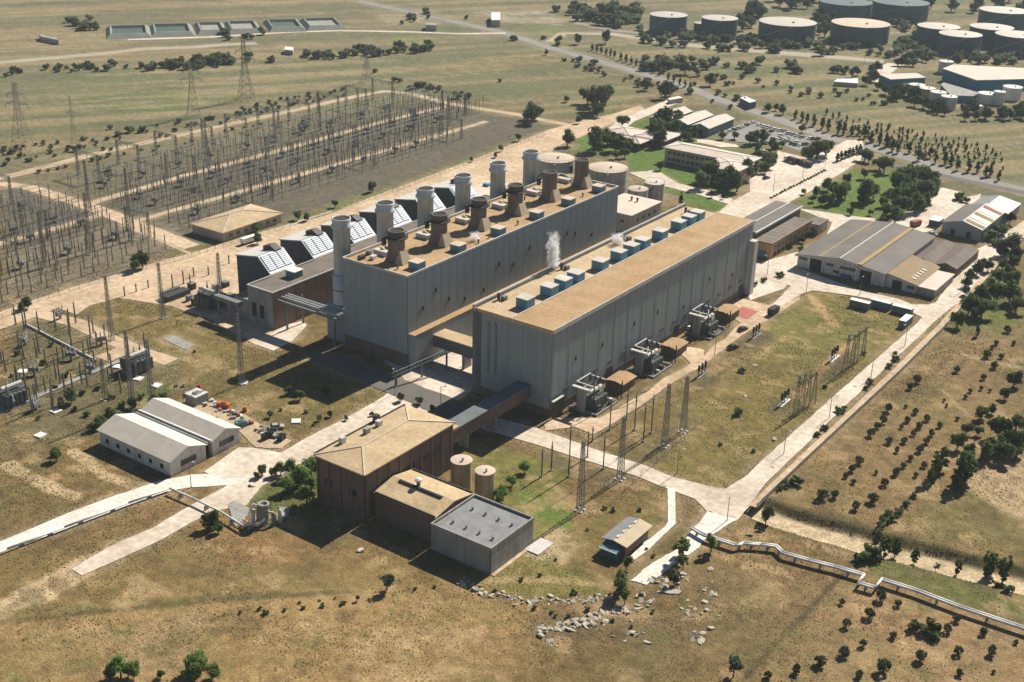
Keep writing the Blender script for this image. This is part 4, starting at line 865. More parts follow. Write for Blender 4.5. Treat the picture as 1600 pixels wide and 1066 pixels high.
wins(t, 'y-', y0, [-181.5, -160.2], .1, 5.0, 5.0, 'dark_open', 'door'); wins(t, 'y-', y0, [-187,-175.5,-169.5,-166], 3.6, 3.4, 1.2, 'glass'); wins(t, 'y-', y0, [-172.6], 1.3, 2.6, 1.0, 'glass')
MB().box(-170, -166, y0-1.6, y0-.2, 0, 1.7).build('loading_bay', 'blue_paint', t)
for x in (-189.2,-184.3,-178.6,-164.2,-157.4): MB().box(x-.25, x+.25, y0-.35, y0, 0, 6).build('pilaster', 'white_paint', t)
t = thing('storage_wing', 'rust and tan lean-to wing against the right side of the big warehouse', 'shed', (-145, 485, 0))
MB().profile([(-152.1,0),(-139.6,0),(-139.6,3.6),(-152.1,5.9)], 'y', 474, 501).build('wall', 'wall_white', t); MB().profile([(-152.1,5.95),(-139,3.6),(-139,3.85),(-152.1,6.2)], 'y', 473.2, 501.3).build('roof', 'roof_rust', t)
for k in range(5): MB().profile([(-143.6,4.75),(-141.6,4.4),(-141.6,4.55),(-143.6,4.9)], 'y', 478+k*3, 479.2+k*3).build('rooflight', 'roof_beige', t)
wins(t, 'y-', 474, [-147.5], .1, 4, 3.6, 'dark_open', 'door'); wins(t, 'y-', 474, [-142], 1.6, 3, 1.2, 'glass')
MB().box(-139.5, -132.2, 473.6, 496, 0, 3.4).build('low_wall', 'concrete', t); MB().box(-139.3, -131.9, 473.2, 496.4, 3.4, 3.7).build('low_roof', 'roof_pink', t)
t = thing('twin_store', 'dark brown twin-ridged store behind the rust-roofed wing', 'shed', (-142, 515, 0))
for a, b in ((-151.8,-142.6), (-142.2,-133)):
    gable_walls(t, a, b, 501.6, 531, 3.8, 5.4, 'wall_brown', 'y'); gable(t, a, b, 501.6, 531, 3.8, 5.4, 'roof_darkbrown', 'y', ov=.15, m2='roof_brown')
t = thing('rusty_shed', 'grey shed with rusty and white roof sheets at the far right yard', 'shed', (-148, 572, 0))
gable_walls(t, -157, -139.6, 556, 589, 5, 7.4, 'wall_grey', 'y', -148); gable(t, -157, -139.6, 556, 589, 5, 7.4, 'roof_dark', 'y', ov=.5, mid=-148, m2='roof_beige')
for k, m_ in enumerate(('roof_rust','roof_beige','roof_rust','roof_white','terracotta')): MB().profile([(-147.6,7.62),(-139.3,5.3),(-139.3,5.4),(-147.6,7.72)], 'y', 557+k*6.4, 560.4+k*6.4).build('roof_sheet', m_, t)
MB().box(-148.2, -147.8, 555.4, 589.4, 7.5, 7.85).build('ridge_cap', 'white_paint', t); wins(t, 'y-', 556, [-152,-145], .1, 2, 3, 'dark_open', 'door')
MB().profile([(-155,0),(-138,0),(-138,4.4),(-148,6.2),(-155,4.8)], 'y', 589.6, 610).build('rear_wall', 'wall_grey', t); MB().profile([(-155.4,4.8),(-148,6.3),(-148,6.5),(-155.4,5)], 'y', 589.6, 610.4).build('rear_roof', 'roof_grey', t); MB().profile([(-148,6.3),(-137.6,4.4),(-137.6,4.6),(-148,6.5)], 'y', 589.6, 610.4).build('rear_roof', 'roof_white', t)
t = thing('kiosk', 'small pale flat-roofed kiosk between warehouse and rusty shed', 'kiosk', tuple(G(1462,352)))
c = G(1462,352); MB().cbox((c.x,c.y,0), 4.5, 7, 3).build('wall', 'transformer_green', t); MB().cbox((c.x,c.y,3), 5, 7.6, .3).build('roof', 'white_paint', t)
# offices and canteen beyond the tanks
t = thing('office_building', 'long two-storey office with pale pink roof and hipped corner wing', 'office', (-290, 585, 0))
MB().box(-311.5, -264, 578, 592, 0, 7.6).build('wall', 'wall_cream', t); hip(t, -311.5, -264, 578, 592, 7.6, 9.2, 'roof_pink', 'x', ov=1.0, eave='pale', caps='white_paint')
MB().box(-279, -261.6, 560, 577.8, 0, 7.6).build('wing_wall', 'wall_cream', t); hip(t, -279, -261.6, 560, 577.8, 7.65, 9.8, 'roof_pink', 'y', ov=1.0, eave='pale', caps='white_paint')
for z_ in (1.2, 4.6): wins(t, 'y-', 578, fr(-310,-280,11), z_, 1.9, 1.7); wins(t, 'y-', 560, fr(-278,-262.5,5), z_, 1.9, 1.7); wins(t, 'x+', -261.6, fr(561,577,5), z_, 1.9, 1.7)
for (a, b, c_, d_, lb) in ((-362,-345,598,615,'low canteen pavilion with pale hipped roof, the farthest-left of three joined'), (-351,-333,588,597.6,'low pavilion with pale hipped roof facing the lawn'), (-343,-325.5,602,622,'pavilion with tall pale hipped roof next to the long office')):
    t = thing('pavilion', lb, 'building', ((a+b)/2,(c_+d_)/2,0), 'hipped pavilions by the lawn')
    MB().box(a, b, c_, d_, 0, 3.8).build('wall', 'wall_brown', t); hip(t, a, b, c_, d_, 3.8, 5.9, 'roof_pink', 'x' if (b-a) > (d_-c_) else 'y', ov=1.1, eave='pale', caps='pale'); wins(t, 'y-', c_, fr(a+1,b-1,5), 1, 2, 1.5); wins(t, 'x+', b, fr(c_+1,d_-1,4), 1, 2, 1.5)
for i, (a, b) in enumerate(((-356.5,-345.5), (-342.5,-331.5), (-329,-318))):
    t = thing('gabled_shed', ['pale-roofed gabled shed farthest from the car park','pale-roofed gabled shed, middle of three','pale-roofed gabled shed next to the car park'][i], 'shed', ((a+b)/2, 655, 0), 'three gabled sheds by the car park')
    gable_walls(t, a, b, 640, 671, 4.6, 6.6, 'wall_bluegreen' if i else 'wall_teal', 'y'); gable(t, a, b, 640, 671, 4.6, 6.6, 'roof_white', 'y', ov=.4, m2='roof_pink'); wins(t, 'y-', 640, [(a+b)/2], .1, 3.4, 3.4, 'dark_open', 'door')
t = thing('pump_house', 'flat pink-roofed pump house tucked between the halls and round tanks', 'building', (-275, 478, 0))
MB().box(-284, -264.6, 464.6, 491, 0, 8.2).build('wall', 'wall_cream', t); MB().box(-284.4, -264.2, 464.2, 491.4, 8.2, 8.6).build('roof', 'roof_pink', t); wins(t, 'y-', 464.6, [-281,-277.5,-269], 4.6, 1.8, 1.2, 'glass'); wins(t, 'x+', -264.6, fr(468,488,4), 4.4, 2, 1.4)
for k in range(2): MB().lathe([(.4,8.6),(.4,9.8),(.7,9.8),(.7,10.2)], 10, (-276+k*3, 484)).build('roof_cowl', 'dark_metal', t)
MB().box(-264.5, -263.5, 492, 512, 0, 2.2).build('yard_wall', 'concrete', t)
# storage tanks behind the halls
def tank_px(name, lab, px, py, half, z, mw_, mt, grp, dome=.4, rail=False):
    c = G(px, py, z); r = half*(Vector((c.x,c.y,z-HC)).length)/F
    return tank(name, lab, c.x, c.y, r, z, mw_, mt, grp, dome, rail)
tank_px('storage_tank', 'large pale storage tank with tan top and curved roof walkway behind the last tall stack', 868, 247, 30, 12.5, 'tank_pale', 'tank_top', 'large pale storage tanks behind the halls', 1.0, True)
tank_px('storage_tank', 'large pale storage tank with pinkish top standing on the lawn edge', 950, 262, 31, 12.5, 'tank_pale', 'tank_top', 'large pale storage tanks behind the halls', 1.0, True)
tank_px('storage_tank', 'small pale tank between the pump house and the large tanks', 997, 295, 16, 8.5, 'tank_pale', 'tank_top', 'small pale tanks by the lawn', .5, True)
tank_px('storage_tank', 'small pale tank with a zigzag stair beside the street', 1023, 285, 15.5, 9.5, 'tank_pale', 'roof_pink', 'small pale tanks by the lawn', .5, True)
for i, (a, b) in enumerate(((873,295),(905,285))): pass
# small brick pump hut in the foreground
t = thing('brick_hut', 'small brick hut with patched roof and teal lean-to beside the white footpath', 'hut', (-136.5, 248, 0))
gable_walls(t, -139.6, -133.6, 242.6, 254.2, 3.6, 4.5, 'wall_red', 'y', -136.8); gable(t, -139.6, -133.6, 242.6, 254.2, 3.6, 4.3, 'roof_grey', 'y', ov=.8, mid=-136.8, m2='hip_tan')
for k in range(4): MB().box(-137.1, -136.4, 243.4+k*2.9, 244.6+k*2.9, 4.2, 4.75).build('ridge_vent', 'pale', t)
MB().box(-139.2, -134.6, 239.8, 242.5, 0, 2.6).build('lean_to', 'tank_teal', t); MB().profile([(239.3,2.6),(242.5,3.1),(242.5,3.25),(239.3,2.75)], 'x', -139.5, -134.3).build('lean_to_roof', 'wall_bluegreen', t); MB().box(-139.6, -134.2, 239.2, 239.35, 2.5, 2.8).build('gutter', 'white_paint', t)
wins(t, 'x+', -133.6, [248.5,251.5], .1, 1.5, 2.4, 'door_grey', 'door')
# gas reducing station in the left foreground
t = thing('gas_station_skid', 'vertical grey vessel with white pipework on a slab by the left road', 'gas equipment', tuple(G(415,815)))
c = G(413,818)
MB().lathe([(1.25,0),(1.25,5.6),(1.55,5.6),(1.55,6.1),(1.0,6.1),(1.0,5.5)], 20, (c.x,c.y)).build('vessel', 'concrete', t, True)
for k, (dx, dy) in enumerate(((2.6,1.2),(2.9,3.0),(-2.4,.4),(-2.0,-1.8))): MB().lathe([(.55,0),(.55,3.2+k*.3),(.2,3.7+k*.3)], 12, (c.x+dx,c.y+dy)).build('separator', 'pale' if k % 2 else 'steel', t, True)
MB().tube([(c.x-1.2,c.y,4.8),(c.x-3.4,c.y-.6,4.8),(c.x-3.4,c.y-.6,2.5)], .32).build('pipe', 'pipe_white', t); MB().tube([(c.x-4.5,c.y-3,1),(c.x-2,c.y-3.6,1),(c.x+.5,c.y-3,1),(c.x+1.5,c.y-1,2.4)], .3).build('pipe', 'pipe_white', t); MB().tube([(c.x+1,c.y+.6,3.6),(c.x+2.6,c.y+1.2,3.6)], .3).build('pipe', 'pipe_white', t)
m_ = MB()
for k in range(5): m_.bar((c.x+1.6,c.y-1.2,.4+k*1.1),(c.x+1.6,c.y+1.2,.4+k*1.1),.07)
for d_ in (-1.2,1.2): m_.bar((c.x+1.6,c.y+d_,0),(c.x+1.6,c.y+d_,6.6),.08)
m_.build('ladder_frame', 'steel', t)
s = sheet('slab', zp(340,740,.1625,[(100,300),(160,265),(310,340),(290,400),(240,470),(180,520),(150,490)]), 'concrete', .1)
sheet('slab', zp(340,740,.1625,[(590,320),(700,340),(680,420),(600,460)]), 'concrete', .1)
t = thing('ring_tank', 'white-rimmed round well head hidden in the green bushes by the brick building', 'well', tuple(G(476,755)))
c = G(476,756); MB().lathe([(1.25,0),(1.25,1.4),(1.0,1.4),(1.0,.6)], 20, (c.x,c.y)).build('ring', 'white_paint', t)
# ---- beyond: refinery tanks, blue sheds, settling basins
REF = [(1231,34,42,'wide dark tank with pale roof facing the fields, left of the sand-topped one'),(1345,36,42,'wide dark tank with sand-coloured roof in the tank farm'),(1467,41,30,'dark tank with pale top just behind the nearest overlapping tank'),(1501,53,30,'dark pale-topped tank standing in front of two others'),(1550,42,30,'dark pale-topped tank behind the blue sheds, in the back row'),(1592,54,32,'dark pale-topped tank above the big blue shed'),(1125,28,27,'medium dark tank with pale roof beside a small tank'),(1045,23,28,'medium dark tank at the left end of the tank farm'),(1095,36,10,'small dark tank in front of two medium ones'),(1322,3,38,'half-seen dark tank in the back row behind the sand-topped one'),(1408,3,40,'half-seen dark tank in the back row behind the slope of trees'),(1570,16,34,'half-seen dark tank at the far end of the back row')]
for i, (px, py, hf, lb) in enumerate(REF):
    tank_px('oil_tank', lb, px, py, hf, 14.0 if hf > 12 else 7, 'tank_teal', 'tank_top' if i in (1,) else 'roof_beige' if i not in (9,10) else 'tank_teal', 'oil tanks of the far tank farm', .5)
for i, (px, py, hf) in enumerate(zp(1060,0,K9,[(1105,392,34),(1152,408,34),(1204,426,34),(1254,446,34),(1432,432,40),(1488,424,24),(1548,402,40),(1240,284,30)])):
    lb = ['cream tank furthest from the road end of a row of four','cream tank second in the row of four','white tank third in the row of four','greyish white tank ending the row of four','wide low white tank beside slim white tank','slim tall white tank beside wide low one','big white tank by the blue shed wall','lone white tank at the corner of the big blue shed'][i]
    tank_px('white_tank', lb, px, py, hf*K9, 8 if i != 4 else 6, 'tank_cream' if i < 2 else 'tank_white', 'roof_white', 'white tanks at the blue sheds', .3)
def polyb(name, lab, pts, z, mw_, mr_, cat, grp=None, th=.4, winrow=False):
    P = [G(px, py, z) for px, py in pts]; cx = sum(p.x for p in P)/len(P); cy = sum(p.y for p in P)/len(P)
    s = thing(name, lab, cat, (cx, cy, 0), grp); pl = [(p.x, p.y) for p in P]
    MB().prism(pl, 0, z).build('wall', mw_, s); MB().prism([(cx+(a-cx)*1.02, cy+(b-cy)*1.02) for a, b in pl], z, z+th).build('roof', mr_, s); return s
polyb('blue_shed', 'big shed with teal-blue walls and pink-white roof behind the white tanks', [(1474,108),(1526,126),(1605,124),(1610,108),(1490,102)], 8, 'wall_teal', 'roof_pink', 'shed', 'blue sheds')
polyb('blue_shed', 'smaller shed with teal-blue wall and pale roof among trees', [(1374,117),(1392,125),(1446,122),(1432,115)], 6, 'wall_teal', 'roof_pink', 'shed', 'blue sheds')
polyb('blue_shed', 'low flat teal building in front of the row of four tanks', [(1486,150),(1520,151),(1530,146),(1475,130),(1470,133)], 4, 'wall_teal', 'concrete', 'shed', 'blue sheds')
polyb('white_hut', 'tiny white hut beside the smaller blue shed', [(1410,132),(1420,132),(1421,129),(1411,129)], 3, 'wall_white', 'white_paint', 'hut')
polyb('white_canopy', 'white sheeted canopy by the trees below the white tanks', [(1513,162),(1530,168),(1536,166),(1520,161)], 3, 'wall_white', 'white_paint', 'canopy')
for i, (a, b) in enumerate(((168,236),(238,304),(310,356),(359,410),(423,478),(482,540))):
    yb = 62-(a-168)*.042; w_ = b-a; zt = 3.2
    o1, o2 = G(a-2, yb), G(b+2, yb-w_*.03); u = (o2-o1).normalized(); v = Vector((-u.y, u.x, 0)); Lx = (o2-o1).length; dp = 46
    t = thing('settling_basin', ['raised settling basin with dark greenish water at the end of the row','raised settling basin with green water, second in the row','raised concrete basin with pale sludge, third in the row','raised concrete basin with pale sludge, fourth in the row','raised basin with dark water, fifth in the row','raised concrete basin ending the row nearest the highway'][i], 'basin', tuple(o1), 'settling basins in a row')
    def pt(s_, d_, z_): return o1+u*s_+v*d_+Vector((0,0,z_))
    e = 5
    outer = [pt(0,0,0),pt(Lx,0,0),pt(Lx,dp,0),pt(0,dp,0)]; rim = [pt(e*.6,e,zt),pt(Lx-e*.6,e,zt),pt(Lx-e*.6,dp-e,zt),pt(e*.6,dp-e,zt)]; rim2 = [pt(e*.6+1,e+1,zt),pt(Lx-e*.6-1,e+1,zt),pt(Lx-e*.6-1,dp-e-1,zt),pt(e*.6+1,dp-e-1,zt)]
    inn = [pt(e*.6+2,e+3,.4),pt(Lx-e*.6-2,e+3,.4),pt(Lx-e*.6-2,dp-e-3,.4),pt(e*.6+2,dp-e-3,.4)]
    V = outer+rim+rim2+inn; Fc = []
    for q_ in (0,4,8):
        for k in range(4): Fc.append((q_+k, q_+(k+1)%4, q_+4+(k+1)%4, q_+4+k))
    MB().add(V, Fc).build('bank', 'basin', t)
    MB().add([p+Vector((0,0,.9)) for p in inn], [(0,1,2,3)]).build('water' if i in (0,1,4) else 'sludge', 'water_green' if i in (0,1,4) else 'concrete', t)
far_b = [(zp(0,0,K9,[(180,160),(260,178),(270,188),(190,172)]), 3, 'flat pale ruin on the far hillside'), (zp(530,0,K9,[(704,95),(745,95),(745,60),(704,60)]), 5, 'white roadside building by the far highway'), (zp(0,0,K9,[(1315,232),(1355,236),(1358,222),(1320,218)]), 3, 'tiny white house among far trees'), (zp(1060,0,K9,[(285,455),(330,478),(360,470),(310,448)]), 4, 'small dark-walled house beside the highway'), (zp(1060,0,K9,[(720,380),(830,388),(830,366),(735,368)]), 2.5, 'white sheeting heap at the edge of the olive field'), (zp(530,0,K9,[(400,118),(450,120),(450,108),(400,106)]), 4, 'grey farm building at the far end of the dirt road'), (zp(530,0,K9,[(1530,465),(1590,455),(1570,448),(1520,458)]), 2.5, 'white roofed shelter by the entrance road')]
for i, (pts, z_, lb) in enumerate(far_b): polyb('far_building', lb, pts, z_, 'wall_cream' if i != 3 else 'tank_teal', 'white_paint' if i not in (0,5) else 'concrete', 'building')

# ================================================================ PIPELINES, WALLS, FENCES
def pipeline(lab, pts, z, r=.32, n=2, gap=.9, step=7, m='pipe_white'):
    P = [Vector((*G(px, py, z)[:2], 0)) for px, py in pts]; t = thing('pipeline', lab, 'pipeline', tuple(P[0]))
    for k in range(n):
        off = Vector((0, (k-(n-1)/2)*gap, 0)); pl = [Vector((p.x, p.y, hz(p.x, p.y)*0+z))+off for p in P]; MB().tube(pl, r, 10).build('pipe', m, t, True)
    for a, b in zip(P[:-1], P[1:]):
        L_ = (b-a).length; kn = max(1, int(L_/step))
        for k in range(kn):
            p = a.lerp(b, (k+.5)/kn); g_ = hz(p.x, p.y); MB().box(p.x-.2, p.x+.2, p.y-gap*.8, p.y+gap*.8, g_, z-r).build('support', 'concrete', t)
pipeline('white twin pipeline with a square expansion loop crossing the dry field', Q9((60,350),(118,384),(265,432),(300,424),(380,428),(452,436),(485,468),(600,500),(720,530),(858,570),(832,606),(908,628),(940,590),(1100,640),(1300,716),(1565,804),(1750,866)), 1.5)
pipeline('white pipe on low supports beside the concrete road at left', [(-20,872),(10,858),(100,824),(200,786),(265,763)], .9, .3, 1)
pipeline('white pipe running from the concrete road to the gas vessel', [(265,763),(300,778),(345,800),(380,822),(400,816)], 1.6, .3, 1)
t = thing('perimeter_wall', 'long low concrete perimeter wall along the right-hand road', 'wall', tuple(G(1180,800)))
wl = [G(*p) for p in [(1182,794),(1246,733),(1326,658),(1406,583),(1476,513),(1551,428),(1606,368)]]
seg = []
for a, b in zip(wl[:-1], wl[1:]):
    kn = max(1, int((b-a).length/3.2))
    for k in range(kn): seg.append((a.lerp(b, k/kn), a.lerp(b, (k+1)/kn)))
for a, b in seg:
    m_ = MB(); d_ = (b-a).normalized(); nv = Vector((-d_.y, d_.x, 0))*.12; a2 = a+d_*.05; b2 = b-d_*.05; hh = 1.5+rnd.random()*.12
    m_.prism([tuple((a2-nv)[:2]), tuple((b2-nv)[:2]), tuple((b2+nv)[:2]), tuple((a2+nv)[:2])], 0, hh); m_.build('wall_panel', 'wall_cream', t)
def fence(lab, pts, h_=2.0, step=4.0, m='lattice'):
    P = [G(*p) for p in pts]; t = thing('wire_fence', lab, 'fence', tuple(P[0])); rails = MB()
    for a, b in zip(P[:-1], P[1:]):
        kn = max(1, int((b-a).length/step))
        for k in range(kn+1): p = a.lerp(b, k/kn); MB().bar((p.x,p.y,0), (p.x,p.y,h_), .07).build('post', m, t)
        for zz in (.3, h_*.55, h_-.1): rails.bar(a+Vector((0,0,zz)), b+Vector((0,0,zz)), .03)
    rails.build('wire', m, t)
fence('wire fence on thin posts beside the apron and big switchyard', [(-10,505),(60,472),(200,429),(300,402),(430,362),(520,333),(640,292),(760,246),(850,212)])
fence('wire fence round the pole yard in front of the turbine hall', zp(840,580,.2251,[(-20,600),(330,760),(600,840),(1140,350),(1000,300)]), 1.8, 5)
fence('wire fence between the dry orchard and the mown strip', Q9((1240,20),(1160,110),(1060,230),(960,340),(900,400)), 1.6, 5)
# ================================================================ ELECTRICAL: masts, gantries, posts, transformers
def lattice_proto(name, lab, cat, h_, bw, tw, seg, arms=(), t_=.13, waist=None, foot=True, m='lattice'):
    s = thing(name, lab, cat, (0,0,0))
    def wd(z):
        if waist and z < waist[0]: return bw+(waist[1]-bw)*z/waist[0]
        if waist: return waist[1]+(tw-waist[1])*(z-waist[0])/(h_-waist[0])
        return bw+(tw-bw)*z/h_
    cs = ((-1,-1),(1,-1),(1,1),(-1,1)); zs = [h_*k/seg for k in range(seg+1)]
    for a, b in cs:
        MB().tube([(a*wd(z)/2, b*wd(z)/2, z) for z in zs], t_, 4).build('leg', m, s)
    br = MB()
    for k in range(seg):
        for i in range(4):
            (a, b), (c, d_) = cs[i], cs[(i+1) % 4]; w0, w1 = wd(zs[k])/2, wd(zs[k+1])/2
            br.bar((a*w0,b*w0,zs[k]), (c*w1,d_*w1,zs[k+1]), t_*.62); br.bar((c*w0,d_*w0,zs[k]), (a*w1,b*w1,zs[k+1]), t_*.62); br.bar((a*w1,b*w1,zs[k+1]), (c*w1,d_*w1,zs[k+1]), t_*.6)
    br.build('bracing', m, s)
    for z, L_ in arms:
        am = MB()
        for sg in (-1,1):
            for b in (-.5,.5): am.bar((sg*wd(z)/2, b*wd(z), z), (sg*L_, 0, z+.3), t_*.7); am.bar((sg*wd(z)/2, b*wd(z), z+1.6), (sg*L_, 0, z+.3), t_*.7)
            am.bar((sg*L_,0,z+.3), (sg*L_,0,z-1.8), .16, 6)
        am.build('crossarm', m, s)
    if foot: 
        for a, b in cs: MB().box(a*bw/2-.45, a*bw/2+.45, b*bw/2-.45, b*bw/2+.45, 0, .35).build('footing', 'pale', s)
    return s
def free(px, base_pts): pass
pyl = lattice_proto('pylon', 'lattice pylon', 'pylon', 33, 9, 1.6, 9, ((22,6.5),(27,5)), .12, (19,2.6))
for i, (px, py, top, lb) in enumerate(((35,230,128,'grey lattice pylon by the far edge of the green field strip'),(117,228,150,'smaller lattice pylon with broad head next to the first pylon'),(303,182,95,'wide-legged lattice pylon standing beyond the switchyard perimeter road'),(385,155,62,'tall wide-legged lattice pylon at the line of roadside bushes'),(573,128,70,'slim distant pylon near the bend of the perimeter road'))):
    g = G(px, py); h_ = zat(px, top, g); place(pyl, g, .5+.2*i, (h_/33*(.9 if i != 1 else .45), h_/33*(.9 if i != 1 else .45), h_/33), lb, 'pylons beyond the switchyard')
mast = lattice_proto('lattice_mast', 'mast', 'mast', 21, 1.7, .7, 12, (), .09)
MG = [(906,798,690),(969,749,652),(1038,698,600),(1067,675,588)]
for i, (px, py, tp) in enumerate(MG):
    g = G(px, py); h_ = zat(px+6, tp, g); place(mast, g, 0, (.95,.95,h_/21), ['lattice mast on white footings nearest the small brick hut','lattice mast standing at the front road of the turbine hall','lattice mast on the lawn behind the front road','lattice mast at the inner corner of the pole yard'][i], 'lattice masts of the pole yard')
M2 = [(175,532,430),(208,640,515),(238,632,530),(255,497,410),(378,600,490),(206,376,262),(142,398,300),(70,418,330),(325,262,190),(140,330,250),(345,470,395),(318,232,185),(430,228,165),(262,292,238),(500,205,150),(560,190,138),(700,200,150),(165,625,560)]
for i, (px, py, tp) in enumerate(M2):
    g = G(px, py); h_ = zat(px, tp, g); far_ = i > 4 and i not in (10, 17)
    place(mast, g, 0, (.85,.85,h_/21), 'slim lattice lightning mast rising among the posts of the big switchyard' if far_ else 'slim lattice mast on a pale footing around the small switchyard', 'masts in the big switchyard' if far_ else 'masts around the small switchyard')
pad = tag(MB().cbox((0,0,0), 2.8, 2.8, .4).build('mast_pad', 'white_paint'), 'bare white concrete mast pad on the rough ground of the small switchyard', 'pad', 'white mast pads')
for k, (px, py) in enumerate(Q4((260,868),(187,980),(725,750),(640,718),(545,662),(1125,736),(105,684),(1370,915))):
    place(pad, G(px, py), .1*k)
# plain poles of the pole yard
POLES = zp(840,580,.2251,[(28,735,535),(95,690,485),(215,735,360),(345,600,410),(380,490,380),(455,680,440),(500,410,190),(617,335,130),(672,410,140),(733,490,215),(788,430,150)])
pole = thing('bus_pole', 'pole', 'pole', (0,0,0)); MB().lathe([(.2,0),(.16,7)], 8).build('post', 'dark_metal', pole); MB().lathe([(.28,7),(.2,7.4),(.3,7.7),(.2,8),(.28,8.3),(.16,8.6),(.12,10)], 8).build('insulator', 'insulator', pole); MB().cbox((0,0,0), .9,.9,.3).build('footing','concrete',pole)
for i, p in enumerate(zp(840,580,.2251,[(28,735),(95,690),(215,735),(345,600),(380,490),(455,680),(500,410),(617,335),(672,410),(733,490),(788,430)])):
    g = G(*p); h_ = zat(p[0], 580+.2251*[535,485,360,410,380,440,190,130,140,215,150][i], g); place(pole, g, 0, (1,1,h_/10), 'dark slim bus pole in the pole yard in front of the turbine hall', 'bus poles of the pole yard')
def wire(lab, a, b, sag=.8, r=.06, m='dark_metal', cat='conductor', grp=None, n_=8):
    a, b = Vector(a), Vector(b); pts = []
    for k in range(n_+1): s_ = k/n_; p = a.lerp(b, s_); p.z -= 4*sag*s_*(1-s_); pts.append(p)
    m_ = MB().tube(pts, r, 4); o = m_.build('conductor', m); return tag(o, lab, cat, grp)
for i, (a, b) in enumerate((((881,672),(945,634)),((914,690),(975,652)),((975,652),(1046,600)),((979,610),(1010,612)),((950,640),(990,628)))):
    g1, g2 = G(a[0], a[1], 14), G(b[0], b[1], 14); wire('thin dark conductor strung between the masts of the pole yard', g1, g2, .8, .09, grp='conductors of the pole yard')
# line gantries on the right lawn
def gantry_right(lab, legs):
    g0 = G(*legs[0][:2]); t = thing('line_gantry', lab, 'gantry', tuple(g0), 'line gantries on the right lawn'); tops = []
    for px, py, tp in legs:
        g = G(px, py); h_ = zat(px, 350+tp*K9, g); tops.append(Vector((g.x, g.y, h_)))
        m_ = MB()
        for a, b in ((-.45,-.45),(.45,-.45),(.45,.45),(-.45,.45)): m_.bar((g.x+a*1.5,g.y+b*1.5,0), (g.x+a*.5,g.y+b*.5,h_), .075)
        for k in range(9):
            f0, f1 = 1.5-k/9, 1.5-(k+1)/9
            for (a, b), (c_, d_) in (((-.45,-.45),(.45,-.45)),((.45,-.45),(.45,.45)),((.45,.45),(-.45,.45)),((-.45,.45),(-.45,-.45))): m_.bar((g.x+a*f0,g.y+b*f0,h_*k/9), (g.x+c_*f1,g.y+d_*f1,h_*(k+1)/9), .06)
        m_.build('leg', 'insulator', t)
    zt = sum(p.z for p in tops)/len(tops)-.6; a, b = tops[0], tops[-1]
    for dz in (0, -1.1): MB().bar((a.x,a.y,zt+dz), (b.x,b.y,zt+dz), .13).build('beam', 'dark_metal', t)
    m_ = MB()
    for k in range(10): p = a.lerp(b, k/10); q_ = a.lerp(b, (k+1)/10); m_.bar((p.x,p.y,zt), (q_.x,q_.y,zt-1.1), .07)
    m_.build('bracing', 'dark_metal', t)
    for k in range(3): p = a.lerp(b, (k+.5)/3); MB().bar((p.x,p.y,zt-.9), (p.x-2.2,p.y,zt-1.3), .16, 6).build('insulator_string', 'insulator', t)
gantry_right('dark lattice line gantry nearer the front road on the right lawn', Q6((540,885,700),(568,852,690),(595,842,692),(622,832,685)))
gantry_right('dark lattice line gantry nearer the containers on the right lawn', Q6((768,682,510),(797,672,510),(818,640,495),(850,622,475)))
for i, (px, py) in enumerate(Q6((492,830),(722,625),(110,700),(360,520))):
    g = G(px, py); t = thing('surge_arrester_set', ['three dark arresters on white stands by the nearer line gantry','three dark arresters on white stands by the farther line gantry','grey arrester stands at the edge of the right-hand apron','grey arrester stands in a gravel patch by parked vehicle'][i], 'arrester', tuple(g))
    for k in range(3):
        y_ = (k-1)*2.3; MB().bar((g.x-.2,g.y+y_,0), (g.x-.2,g.y+y_,2.2), .22, 6).build('stand', 'white_paint' if i < 2 else 'steel', t); MB().lathe([(.4,2.2),(.5,2.6),(.35,2.9),(.48,3.3),(.33,3.6),(.45,4),(.2,4.4)], 8, (g.x-.2,g.y+y_)).build('insulator', 'black_paint', t)
    MB().box(g.x-.9,g.x+.5,g.y-3.6,g.y+3.6,0,.25).build('plinth', 'white_paint' if i < 2 else 'concrete', t)
